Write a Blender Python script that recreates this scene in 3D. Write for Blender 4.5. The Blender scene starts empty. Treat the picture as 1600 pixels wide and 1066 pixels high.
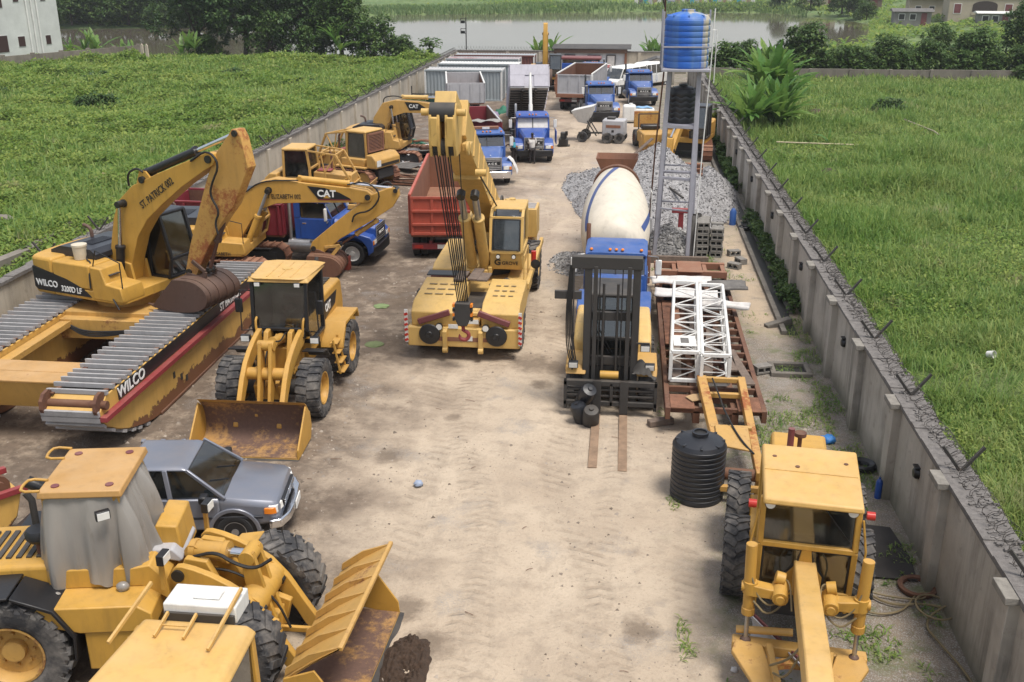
import bpy, bmesh, math, random
import numpy as np
from mathutils import Matrix, Vector, noise
random.seed(7); RNG = np.random.default_rng(11)
R = math.radians; PI = math.pi
scene = bpy.context.scene
COL = scene.collection

# ------------------------------------------------------------------ mesh builder
GM = [None]       # current working frame: authoring coordinates -> the thing's own coordinates
class MB:
    def __init__(s):
        s.v = []; s.f = []; s.M = GM[0]
    def add(s, vs, fs):
        o = len(s.v)
        for q in vs:
            q = Vector(q)
            s.v.append(s.M @ q if s.M else q)
        for f in fs: s.f.append(tuple(i + o for i in f))
        return s
    def at(s, loc=(0, 0, 0), rz=0, rx=0, ry=0):
        s.M = Matrix.Translation(loc) @ Matrix.Rotation(R(rz), 4, 'Z') @ Matrix.Rotation(R(ry), 4, 'Y') @ Matrix.Rotation(R(rx), 4, 'X')
        if GM[0]: s.M = GM[0] @ s.M
        return s
    def by(s, m):
        s.M = GM[0] @ m if GM[0] else m
        return s
    def box(s, x0, x1, y0, y1, z0, z1):
        vs = [(x0, y0, z0), (x1, y0, z0), (x1, y1, z0), (x0, y1, z0), (x0, y0, z1), (x1, y0, z1), (x1, y1, z1), (x0, y1, z1)]
        return s.add(vs, [(3, 2, 1, 0), (4, 5, 6, 7), (0, 1, 5, 4), (1, 2, 6, 5), (2, 3, 7, 6), (3, 0, 4, 7)])
    def cb(s, c, d):
        return s.box(c[0] - d[0] / 2, c[0] + d[0] / 2, c[1] - d[1] / 2, c[1] + d[1] / 2, c[2] - d[2] / 2, c[2] + d[2] / 2)
    def hexa(s, b, t):      # 4 bottom points and 4 top points, counter-clockwise from above
        return s.add(list(b) + list(t), [(3, 2, 1, 0), (4, 5, 6, 7), (0, 1, 5, 4), (1, 2, 6, 5), (2, 3, 7, 6), (3, 0, 4, 7)])
    def prism(s, pts, a0, a1, ax='y'):      # polygon swept along an axis; 'y': pts are (x,z); 'x': (y,z); 'z': (x,y)
        A = sum(pts[i][0] * pts[(i + 1) % len(pts)][1] - pts[(i + 1) % len(pts)][0] * pts[i][1] for i in range(len(pts)))
        if A < 0: pts = pts[::-1]
        g = {'y': lambda p, a: (p[0], a, p[1]), 'x': lambda p, a: (a, p[0], p[1]), 'z': lambda p, a: (p[0], p[1], a)}[ax]
        n = len(pts)
        lo, hi = min(a0, a1), max(a0, a1)
        if ax == 'y': lo, hi = hi, lo
        vs = [g(p, lo) for p in pts] + [g(p, hi) for p in pts]
        fs = [tuple(range(n))[::-1], tuple(range(n, 2 * n))] + [(i, (i + 1) % n, n + (i + 1) % n, n + i) for i in range(n)]
        return s.add(vs, fs)
    def cyl(s, p, q, r, r2=None, n=16, cap=True):
        p = Vector(p); q = Vector(q); r2 = r if r2 is None else r2
        d = (q - p).normalized(); u = d.orthogonal().normalized(); w = d.cross(u)
        vs = [p + (u * math.cos(a) + w * math.sin(a)) * r for a in [2 * PI * i / n for i in range(n)]] + \
             [q + (u * math.cos(a) + w * math.sin(a)) * r2 for a in [2 * PI * i / n for i in range(n)]]
        fs = [(i, (i + 1) % n, n + (i + 1) % n, n + i) for i in range(n)]
        if cap: fs += [tuple(range(n))[::-1], tuple(range(n, 2 * n))]
        return s.add(vs, fs)
    def bar(s, p, q, w, h=None, up=(0, 0, 1)):     # rectangular beam
        h = w if h is None else h
        p = Vector(p); q = Vector(q); d = (q - p).normalized(); up = Vector(up)
        if abs(d.dot(up)) > 0.98: up = Vector((1, 0, 0))
        a = d.cross(up).normalized() * (w / 2); b = a.cross(d).normalized() * (h / 2)
        vs = [p - a - b, p + a - b, p + a + b, p - a + b, q - a - b, q + a - b, q + a + b, q - a + b]
        return s.add(vs, [(0, 1, 2, 3)[::1], (7, 6, 5, 4), (4, 5, 1, 0), (5, 6, 2, 1), (6, 7, 3, 2), (7, 4, 0, 3)])
    def tube(s, pts, r, n=8, smooth=0):
        P = [Vector(p) for p in pts]
        for _ in range(smooth):
            Q = [P[0]]
            for i in range(len(P) - 1):
                Q += [P[i] * .75 + P[i + 1] * .25, P[i] * .25 + P[i + 1] * .75]
            P = Q + [P[-1]]
        rings = []; u = None
        for i, p in enumerate(P):
            d = (P[min(i + 1, len(P) - 1)] - P[max(i - 1, 0)]).normalized()
            u = d.orthogonal().normalized() if u is None else (u - d * u.dot(d)).normalized()
            w = d.cross(u); rr = r[i] if isinstance(r, (list, tuple)) else r
            rings.append([p + (u * math.cos(a) + w * math.sin(a)) * rr for a in [2 * PI * k / n for k in range(n)]])
        return s.loft(rings)
    def loft(s, rings, cap=True, closed=True):
        n = len(rings[0]); vs = [p for r in rings for p in r]; fs = []
        for i in range(len(rings) - 1):
            for k in range(n if closed else n - 1):
                k2 = (k + 1) % n
                fs.append((i * n + k, i * n + k2, (i + 1) * n + k2, (i + 1) * n + k))
        if cap and closed: fs += [tuple(range(n))[::-1], tuple(range((len(rings) - 1) * n, len(rings) * n))]
        return s.add(vs, fs)
    def lathe(s, prof, o, ax='y', n=32, cap=False):      # prof: (radius, along)
        g = {'y': lambda r, a, h: (o[0] + r * math.cos(a), o[1] + h, o[2] + r * math.sin(a)),
             'x': lambda r, a, h: (o[0] + h, o[1] + r * math.cos(a), o[2] + r * math.sin(a)),
             'z': lambda r, a, h: (o[0] + r * math.cos(a), o[1] + r * math.sin(a), o[2] + h)}[ax]
        return s.loft([[g(r, 2 * PI * k / n, h) for k in range(n)] for r, h in prof], cap=cap)
    def plate(s, pts, t):        # planar 3-D polygon given thickness t along its normal
        P = [Vector(p) for p in pts]; nrm = Vector((0, 0, 0))
        for i in range(len(P)): nrm += (P[i] - P[0]).cross(P[(i + 1) % len(P)] - P[0])
        nrm = nrm.normalized() * t; n = len(P)
        return s.add(P + [p - nrm for p in P], [tuple(range(n)), tuple(range(n, 2 * n))[::-1]] + [((i + 1) % n, i, n + i, n + (i + 1) % n) for i in range(n)])
    def grid(s, fn, nu, nv):
        vs = [fn(i / nu, j / nv) for j in range(nv + 1) for i in range(nu + 1)]
        return s.add(vs, [(j * (nu + 1) + i, j * (nu + 1) + i + 1, (j + 1) * (nu + 1) + i + 1, (j + 1) * (nu + 1) + i) for j in range(nv) for i in range(nu)])
    def ball(s, c, r, n=12, m=8, sq=(1, 1, 1)):
        return s.loft([[(c[0] + sq[0] * r * math.sin(PI * (j + .02) / (m + .04)) * math.cos(2 * PI * k / n), c[1] + sq[1] * r * math.sin(PI * (j + .02) / (m + .04)) * math.sin(2 * PI * k / n), c[2] - sq[2] * r * math.cos(PI * (j + .02) / (m + .04))) for k in range(n)] for j in range(m + 1)])
    def mesh(s, name, angle=32):
        me = bpy.data.meshes.new(name)
        me.from_pydata([tuple(p) for p in s.v], [], s.f)
        me.update()
        if angle:
            me.polygons.foreach_set('use_smooth', [True] * len(me.polygons))
            me.set_sharp_from_angle(angle=R(angle))
        return me

def P(name, mb, mat, parent=None, bevel=0, angle=32, seg=2, label=None):
    """link one mesh object: a part (parent given) or a one-mesh thing"""
    o = bpy.data.objects.new(name, mb.mesh(name, angle) if isinstance(mb, MB) else mb)
    COL.objects.link(o)
    if not o.data.materials: o.data.materials.append(mat)
    if parent is not None: o.parent = parent
    if bevel:
        m = o.modifiers.new('Bevel', 'BEVEL'); m.width = bevel; m.segments = seg; m.limit_method = 'ANGLE'; m.angle_limit = R(38); m.harden_normals = False
        m.use_clamp_overlap = True
    if label: o['label'] = label
    return o
def tag(o, label, cat, group=None):
    o['label'] = label; o['category'] = cat
    if group: o['group'] = group
    return o
def thing(name, label, cat, loc=(0, 0, 0), rz=0, group=None):
    o = bpy.data.objects.new(name, None); COL.objects.link(o)
    o.location = loc; o.rotation_euler = (0, 0, R(rz)); o.empty_display_size = .3
    return tag(o, label, cat, group)
def struct(name, mb, mat, angle=0):
    o = P(name, mb, mat, angle=angle); o['kind'] = 'structure'; return o
def stuff(o): o['kind'] = 'stuff'; return o
def dup(root, loc, rz, label, group=None, sc=None):
    r = root.copy(); COL.objects.link(r); r.location = loc; r.rotation_euler = (0, 0, R(rz)); r['label'] = label
    if group: r['group'] = group
    if sc: r.scale = sc
    for ch in list(root.children):
        c = ch.copy(); COL.objects.link(c); c.parent = r
        for g in ch.children:
            d = g.copy(); COL.objects.link(d); d.parent = c
    return r
_txt = {}
def text(mb, s, size, M, depth=.006, sx=1.0, bold=0.0, shear=0):
    """raised lettering added to mb; M maps text x->x, y->y, out->z"""
    key = (s, bold, shear)
    if key not in _txt:
        c = bpy.data.curves.new('lettering', 'FONT'); c.body = s; c.align_x = 'CENTER'; c.align_y = 'CENTER'; c.size = 1; c.extrude = .5; c.offset = bold; c.resolution_u = 3; c.shear = shear
        o = bpy.data.objects.new('lettering', c); COL.objects.link(o)
        dg = bpy.context.evaluated_depsgraph_get(); me = bpy.data.meshes.new_from_object(o.evaluated_get(dg))
        _txt[key] = ([v.co.copy() for v in me.vertices], [tuple(p.vertices) for p in me.polygons])
        bpy.data.objects.remove(o); bpy.data.curves.remove(c); bpy.data.meshes.remove(me)
    vs, fs = _txt[key]
    mb.M = GM[0]
    mb.add([M @ Vector((v.x * size * sx, v.y * size, (v.z + .5) * depth)) for v in vs], fs)
    return mb
def frame(o, x, y):
    """matrix with origin o, x axis along x, y axis near y"""
    x = Vector(x).normalized(); z = x.cross(Vector(y)).normalized(); y = z.cross(x)
    return Matrix(((x.x, y.x, z.x, o[0]), (x.y, y.y, z.y, o[1]), (x.z, y.z, z.z, o[2]), (0, 0, 0, 1)))
def arc(cx, cy, r, a0, a1, n=8):
    return [(cx + r * math.cos(R(a0 + (a1 - a0) * i / n)), cy + r * math.sin(R(a0 + (a1 - a0) * i / n))) for i in range(n + 1)]
def smooth2(pts, it=2):      # Chaikin on an open 2-D polyline
    for _ in range(it):
        q = [pts[0]]
        for a, b in zip(pts[:-1], pts[1:]): q += [(a[0] * .75 + b[0] * .25, a[1] * .75 + b[1] * .25), (a[0] * .25 + b[0] * .75, a[1] * .25 + b[1] * .75)]
        pts = q + [pts[-1]]
    return pts

def world(t, extra=None):
    """author the parts of thing t in world coordinates (times an extra placing matrix)"""
    m = (Matrix.Translation(t.location) @ Matrix.Rotation(t.rotation_euler[2], 4, 'Z')).inverted()
    GM[0] = m @ extra if extra else m
def place(loc, rz=0): return Matrix.Translation(loc) @ Matrix.Rotation(R(rz), 4, 'Z')
def local(): GM[0] = None
# ------------------------------------------------------------------ materials
class N:
    def __init__(s, name):
        s.m = bpy.data.materials.new(name); s.m.use_nodes = True; s.t = s.m.node_tree
        s.b = s.t.nodes['Principled BSDF']; s.out = s.t.nodes['Material Output']
        s._tc = None
    def n(s, kind, **kw):
        x = s.t.nodes.new('ShaderNode' + kind)
        for k, v in kw.items(): setattr(x, k, v)
        return x
    def l(s, a, b): s.t.links.new(a, b)
    def co(s, which='Object'):
        s._tc = s._tc or s.n('TexCoord'); return s._tc.outputs[which]
    def noise(s, scale, detail=4, rough=.6, stretch=None, which='Object', dist=0):
        x = s.n('TexNoise'); x.inputs['Scale'].default_value = scale; x.inputs['Detail'].default_value = detail; x.inputs['Roughness'].default_value = rough; x.inputs['Distortion'].default_value = dist
        c = s.co(which)
        if stretch:
            mp = s.n('Mapping'); mp.inputs['Scale'].default_value = stretch; s.l(c, mp.inputs['Vector']); c = mp.outputs[0]
        s.l(c, x.inputs['Vector']); return x.outputs['Fac']
    def ramp(s, f, a, b, c0=0, c1=1):
        x = s.n('MapRange'); x.inputs[1].default_value = a; x.inputs[2].default_value = b; x.inputs[3].default_value = c0; x.inputs[4].default_value = c1
        s.l(f, x.inputs[0]); return x.outputs[0]
    def mix(s, f, a, b, mode='MIX'):
        x = s.n('Mix', data_type='RGBA', blend_type=mode)
        for k, v in ((0, f), (6, a), (7, b)):
            if hasattr(v, 'is_output'): s.l(v, x.inputs[k])
            elif k == 0: x.inputs[0].default_value = v
            else: x.inputs[k].default_value = (*v, 1)
        return x.outputs[2]
    def math(s, op, a, b=0.0):
        x = s.n('Math', operation=op)
        for k, v in ((0, a), (1, b)):
            if hasattr(v, 'is_output'): s.l(v, x.inputs[k])
            else: x.inputs[k].default_value = v
        return x.outputs[0]
    def bump(s, f, strength=.3, dist=.02):
        x = s.n('Bump'); x.inputs['Strength'].default_value = strength; x.inputs['Distance'].default_value = dist
        s.l(f, x.inputs['Height']); s.l(x.outputs[0], s.b.inputs['Normal'])
    def set(s, **kw):
        for k, v in kw.items():
            i = s.b.inputs[k.replace('_', ' ')]
            if hasattr(v, 'is_output'): s.l(v, i)
            elif isinstance(v, tuple): i.default_value = (*v, 1)
            else: i.default_value = v
        return s.m
DUST = (.36, .29, .21)
def paint(name, col, rust=.15, rough=.55, dust=.35, rustcol=(.13, .05, .022), var=.16, sc=1.0, metal=0.0, spec=.5, peel=False):
    k = N(name)
    c = k.mix(k.ramp(k.noise(1.3 * sc, 5), .35, .7), col, tuple(x * (1 - var) for x in col))
    # vertical streaks of grime
    st = k.ramp(k.noise(3.0 * sc, 5, .65, stretch=(2.2, 2.2, .35)), .5, .78)
    c = k.mix(k.math('MULTIPLY', st, .5), c, tuple(x * .5 + .008 for x in col))
    # greasy smudges and faded panels
    c = k.mix(k.math('MULTIPLY', k.ramp(k.noise(2.6 * sc, 7, .72, dist=.8), .62, .74), .55), c, tuple(x * .28 + .01 for x in col))
    c = k.mix(k.math('MULTIPLY', k.ramp(k.noise(.7 * sc, 4), .5, .72), .35), c, tuple(min(1, x * 1.12 + .035) for x in col))
    # dust lying on faces that look up
    g = k.n('NewGeometry'); sp = k.n('SeparateXYZ'); k.l(g.outputs['Normal'], sp.inputs[0])
    up = k.math('MULTIPLY', k.ramp(sp.outputs[2], .3, .95), k.ramp(k.noise(2.2 * sc, 5), .3, .72))
    c = k.mix(k.math('MULTIPLY', up, dust), c, tuple(a * .6 + b * .6 for a, b in zip(DUST, col)))
    if rust:
        big = k.noise(1.1 * sc, 3, .5); fine = k.noise(9 * sc, 8, .75)
        f = k.math('ADD', k.math('MULTIPLY', big, .62), k.math('MULTIPLY', fine, .5))
        f = k.ramp(f, .82 - rust * .55, .90 - rust * .5)
        rc = k.mix(k.noise(14 * sc, 4), rustcol, tuple(x * 1.9 for x in rustcol))
        c = k.mix(f, c, rc)
        k.set(Roughness=k.ramp(f, 0, 1, rough, .85))
    else: k.set(Roughness=k.ramp(k.noise(5, 3), .3, .7, rough - .06, rough + .12))
    # worn edges: paint rubbed thin along corners
    bv = k.n('Bevel'); bv.samples = 3; bv.inputs['Radius'].default_value = .035
    dt = k.n('VectorMath', operation='DOT_PRODUCT'); k.l(bv.outputs[0], dt.inputs[0]); k.l(g.outputs['Normal'], dt.inputs[1])
    ew = k.math('MULTIPLY', k.ramp(dt.outputs['Value'], .985, .90), k.ramp(k.noise(6 * sc, 5, .7), .46, .62))
    c = k.mix(k.math('MULTIPLY', ew, .75), c, tuple(x * .35 + y * .5 for x, y in zip(col, rustcol)))
    if peel:    # paint flaked off along the bottom of the hull, bare rust beneath
        sp2 = k.n('SeparateXYZ'); k.l(k.co(), sp2.inputs[0])
        hz = k.math('SUBTRACT', k.math('ADD', k.math('MULTIPLY', k.noise(1.6, 6, .7), 1.0), k.math('MULTIPLY', k.noise(.35, 3), .4)), sp2.outputs[2])
        c = k.mix(k.ramp(hz, .30, .33), c, (.16, .065, .028)); c = k.mix(k.ramp(hz, .27, .30, 0, 1), c, k.mix(k.ramp(hz, .30, .31), (.07, .04, .025), (.17, .07, .03)))
    k.bump(k.noise(30 * sc, 3), .06, .01)
    return k.set(Base_Color=c, Metallic=metal, Specular_IOR_Level=spec)
def plain(name, col, rough=.6, metal=0.0, var=.3, sc=4.0, bump=.1):
    k = N(name)
    c = k.mix(k.ramp(k.noise(sc, 6, .65), .3, .75), col, tuple(x * (1 - var) for x in col))
    if bump: k.bump(k.noise(sc * 6, 4), bump, .02)
    return k.set(Base_Color=c, Roughness=rough, Metallic=metal)
def glassy(name, tint=(.30, .36, .37), clear=.55):
    k = N(name)
    tr = k.n('BsdfTransparent'); tr.inputs[0].default_value = (*tint, 1)
    gl = k.n('BsdfGlossy'); gl.inputs['Roughness'].default_value = .06
    df = k.n('BsdfDiffuse'); df.inputs[0].default_value = (.18, .18, .16, 1)
    lw = k.n('LayerWeight'); lw.inputs[0].default_value = .42
    m0 = k.n('MixShader'); k.l(k.ramp(k.noise(3, 5), .45, .8, 0.02, .22), m0.inputs[0]); k.l(tr.outputs[0], m0.inputs[1]); k.l(df.outputs[0], m0.inputs[2])
    m1 = k.n('MixShader'); k.l(k.ramp(lw.outputs['Fresnel'], 0, 1, .10, .85), m1.inputs[0]); k.l(m0.outputs[0], m1.inputs[1]); k.l(gl.outputs[0], m1.inputs[2])
    k.l(m1.outputs[0], k.out.inputs[0]); return k.m

YEL = (.50, .275, .05); PALE = (.58, .375, .115)
M = {
 'yellow': paint('machine_yellow', YEL, .10),
 'yellow_clean': paint('machine_yellow_clean', (.52, .29, .048), .05, dust=.3),
 'yellow_worn': paint('machine_yellow_worn', (.50, .29, .075), .30),
 'yellow_rusty': paint('machine_yellow_rusty', (.50, .28, .07), .45, rustcol=(.19, .06, .018)),
 'pontoon': paint('pontoon_yellow', (.57, .34, .085), .10, rustcol=(.16, .055, .02), sc=.7, peel=True),
 'pale': paint('crane_pale_yellow', PALE, .14, sc=1.3),
 'pale_clean': paint('faded_yellow', (.62, .41, .14), .08),
 'roof_yellow': paint('roof_yellow', (.58, .355, .105), .07, dust=.5),
 'roof_brown': paint('roof_brown_worn', (.46, .26, .085), .22, dust=.5, rustcol=(.2, .09, .04)),
 'blue': paint('truck_blue', (.018, .075, .33), .04, rough=.33, dust=.22),
 'blue_dull': paint('truck_blue_dull', (.03, .10, .33), .07, rough=.45, dust=.35),
 'red': paint('dump_red', (.20, .018, .03), .12, dust=.25),
 'orange': paint('tipper_orange', (.40, .075, .045), .16, dust=.35),
 'crimson': paint('paint_crimson', (.25, .03, .035), .15),
 'maroon': paint('maroon', (.16, .04, .045), .12),
 'greygrey': paint('grey_paint', (.42, .42, .44), .12, dust=.2),
 'lilac': paint('pale_lilac_grey', (.44, .43, .49), .08, dust=.2),
 'white': paint('white_paint', (.72, .72, .70), .05, dust=.25),
 'white_rust': paint('white_paint_chipped', (.68, .68, .66), .2, dust=.25),
 'cream': paint('drum_cream', (.66, .60, .50), .03, dust=.25, sc=.7),
 'stripe': paint('stripe_blue', (.03, .07, .24), .03),
 'steel_post': paint('tower_grey', (.33, .33, .38), .05, dust=.1),
 'rust': paint('rust_brown', (.14, .06, .032), .45, rough=.8, rustcol=(.07, .03, .02), dust=.3),
 'rust_light': paint('rust_orange', (.24, .105, .06), .3, rough=.8, rustcol=(.12, .05, .03), dust=.4),
 'bucket': paint('bucket_brown', (.10, .055, .04), .4, rough=.65, rustcol=(.05, .028, .02), dust=.25),
 'dark': paint('grimy_steel_and_shade', (.035, .033, .032), .12, rough=.6, dust=.25, rustcol=(.10, .055, .03)),
 'black': plain('black_paint', (.014, .014, .016), .4, var=.3),
 'hood': plain('black_hood', (.022, .025, .034), .38, var=.3),
 'rubber': plain('tyre_rubber', (.028, .028, .030), .85, var=.4, sc=6, bump=.3),
 'rubber_dusty': None,
 'steel': plain('bare_steel', (.42, .42, .43), .35, .8, sc=9),
 'chrome': plain('chrome_rod', (.72, .73, .76), .16, 1.0, var=.1, bump=0),
 'pin': plain('grease_and_shade_dark', (.02, .018, .016), .45),
 'glass': glassy('cab_glass'),
 'glass_dark': glassy('cab_glass_dark', (.22, .26, .27)),
 'cleat': paint('cleat_silver', (.36, .355, .36), .14, rough=.5, dust=.2, rustcol=(.10, .06, .04)), 'liner': paint('worn_liner', (.40, .22, .07), .62, rough=.6, rustcol=(.085, .05, .038), dust=.3),
 'seat': plain('seat_black', (.02, .02, .025), .8),
 'seat_red': plain('seat_red', (.35, .02, .03), .7),
 'interior': plain('cab_interior', (.06, .055, .05), .8),
 'lamp': plain('lamp_lens', (.75, .75, .72), .15, 0, var=.15, bump=0),
 'amber': plain('amber_lens', (.75, .22, .02), .25, 0, var=.15, bump=0),
 'red_lens': plain('red_lens', (.5, .03, .02), .3, 0, bump=0),
 'text_white': plain('lettering_white', (.75, .75, .73), .6, bump=0, var=.1),
 'text_dark': plain('lettering_dark', (.03, .022, .015), .6, bump=0),
 'wood': plain('weathered_board', (.20, .15, .12), .85, var=.5, sc=7, bump=.5),
 'concrete': None, 'fork_dust': plain('fork_dusty', (.30, .20, .13), .85, var=.5, sc=4, bump=.3), 'slot': plain('slot_grime', (.26, .19, .10), .85), 'plank_rust': plain('rust_plank', (.26, .12, .07), .85, var=.55, sc=5, bump=.4),
 'skin': plain('skin_dark', (.06, .03, .02), .55, bump=0), 'tarp': None,
 'plastic_black': plain('tank_black', (.018, .02, .026), .42, var=.35, sc=2),
 'clutter': plain('scrap_grey', (.18, .17, .16), .7, .2, var=.6, sc=3),
 'cloth_white': plain('cloth_white', (.66, .64, .62), .9), 'cloth_teal': plain('cloth_teal', (.06, .32, .42), .9), 'trouser': plain('cloth_dark', (.035, .03, .032), .9),
 'hose': plain('hose_tan', (.22, .17, .09), .7), 'cable': plain('cable_black', (.015, .014, .014), .6),
}
def tyre_mat():
    k = N('tyre_dusty')
    c = k.mix(k.ramp(k.noise(2.4, 6, .7), .42, .68), (.032, .032, .035), (.17, .155, .14))
    k.bump(k.noise(25, 4), .25, .02)
    return k.set(Base_Color=c, Roughness=.9)
M['rubber_dusty'] = tyre_mat()
def tarp_mat():
    k = N('grey_tarpaulin')
    c = k.mix(k.ramp(k.noise(2, 4, .55, stretch=(1, 1, .3)), .3, .75), (.21, .195, .18), (.29, .275, .255))
    c = k.mix(k.math('MULTIPLY', k.ramp(k.noise(4, 6, .7, stretch=(1, 1, .2)), .6, .75), .6), c, (.13, .105, .08))
    k.bump(k.noise(9, 3, .5, stretch=(1, 1, .12), dist=.5), .22, .03)
    return k.set(Base_Color=c, Roughness=.33, Specular_IOR_Level=.65)
M['tarp'] = tarp_mat()
# ------------------------------------------------------------------ terrain, lake, yard
LAKE = [(-160, 178), (-160, 113), (-62, 113.5), (-44, 116), (-20, 113), (10, 117), (22, 143), (31, 152), (38, 174), (47, 216), (40, 248), (30, 261), (3, 265), (-27, 249), (-55, 240), (-72, 206), (-84, 187), (-104, 184)]
def poly_sd(x, y, poly):
    d = np.full(x.shape, 1e9); ins = np.zeros(x.shape, bool); n = len(poly)
    for i in range(n):
        ax, ay = poly[i]; bx, by = poly[(i + 1) % n]
        ex, ey = bx - ax, by - ay
        t = np.clip(((x - ax) * ex + (y - ay) * ey) / (ex * ex + ey * ey), 0, 1)
        d = np.minimum(d, np.hypot(x - ax - t * ex, y - ay - t * ey))
        c = ((ay > y) != (by > y)); xi = ax + (y - ay) / (by - ay + 1e-12) * (bx - ax)
        ins ^= c & (x < xi)
    return np.where(ins, -d, d)
def fnoise(x, y, seed=0, octs=4, base=1.0):
    """cheap value noise on numpy arrays, 0..1"""
    out = np.zeros(x.shape); amp = 1; tot = 0; f = base
    for o in range(octs):
        xi = np.floor(x * f).astype(np.int64); yi = np.floor(y * f).astype(np.int64); fx = x * f - xi; fy = y * f - yi
        fx = fx * fx * (3 - 2 * fx); fy = fy * fy * (3 - 2 * fy)
        def h(a, b):
            v = (a * 374761393 + b * 668265263 + (seed + o) * 2147483647 + 974711) & 0x7fffffff
            v = ((v ^ (v >> 13)) * 1274126177) & 0x7fffffff
            return ((v ^ (v >> 16)) & 0xffff) / 65535.
        out += amp * ((h(xi, yi) * (1 - fx) + h(xi + 1, yi) * fx) * (1 - fy) + (h(xi, yi + 1) * (1 - fx) + h(xi + 1, yi + 1) * fx) * fy)
        tot += amp; amp *= .5; f *= 2
    return out / tot
def np_mesh(name, verts, faces_flat, nper, smooth=False):
    me = bpy.data.meshes.new(name); nv = len(verts); nf = len(faces_flat) // nper
    me.vertices.add(nv); me.vertices.foreach_set('co', np.ascontiguousarray(verts, dtype=np.float32).ravel())
    me.loops.add(nf * nper); me.loops.foreach_set('vertex_index', np.ascontiguousarray(faces_flat, dtype=np.int32))
    me.polygons.add(nf); me.polygons.foreach_set('loop_start', np.arange(0, nf * nper, nper, dtype=np.int32))
    try: me.polygons.foreach_set('loop_total', np.full(nf, nper, dtype=np.int32))
    except Exception: pass
    if smooth: me.polygons.foreach_set('use_smooth', np.ones(nf, bool))
    me.update(calc_edges=True); me.validate(); return me
def np_grid(name, xs, ys, zf):
    X, Y = np.meshgrid(xs, ys); Z = zf(X, Y); nx, ny = len(xs), len(ys)
    i = (np.arange(ny - 1)[:, None] * nx + np.arange(nx - 1)[None, :]).ravel()
    F = np.stack([i, i + 1, i + nx + 1, i + nx], 1).ravel()
    return np_mesh(name, np.stack([X.ravel(), Y.ravel(), Z.ravel()], 1), F, 4, True)

def terrain_z(X, Y):
    d = poly_sd(X, Y, LAKE)
    z = np.where(d < 0, np.maximum(-2.5, d * .25) - .95, np.clip(d * .3 - .95, -1.0, -.08))
    far = np.clip((Y - 255) / 120, 0, 1); z = np.where(d > 0, z + far * 5 * (0.5 + fnoise(X, Y, 3, 3, .02)), z)
    rt = np.clip((X - 48) / 60, 0, 1) * np.clip((Y - 130) / 50, 0, 1); z = np.where(d > 0, z + rt * 5, z)
    return z + np.where((d > 2) & (Y > 112), (fnoise(X, Y, 5, 3, .15) - .5) * .5, 0)
xs = np.concatenate([[-2500, -1200, -600, -350], np.arange(-240, 241, 4.), [350, 600, 1200, 2500]])
ys = np.concatenate([[-600, -200, -60], np.arange(-20, 400, 3.), [430, 480, 560, 700, 1000, 1600, 3000]])
def terrain_mat():
    k = N('terrain_green')
    c = k.mix(k.ramp(k.noise(.08, 6), .35, .65), (.085, .15, .042), (.14, .19, .065))
    c = k.mix(k.ramp(k.noise(.5, 5), .6, .75), c, (.16, .12, .07))
    c = k.mix(k.ramp(k.noise(.9, 6, .7), .5, .62), c, (.05, .09, .026)); k.bump(k.noise(2, 5), .5, .2)
    return k.set(Base_Color=c, Roughness=.95)
struct('terrain', np_grid('terrain', xs, ys, terrain_z), terrain_mat())
def water_mat():
    k = N('lake_water')
    k.bump(k.noise(.55, 3, .5, stretch=(1, .35, 1)), .022, .1)
    return k.set(Base_Color=k.mix(k.ramp(k.noise(.03, 3), .3, .7), (.10, .085, .06), (.15, .13, .10)), Roughness=.06, Specular_IOR_Level=.6)
struct('lake_water', MB().box(-400, 80, 108, 300, -3.2, -.82), water_mat())

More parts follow.
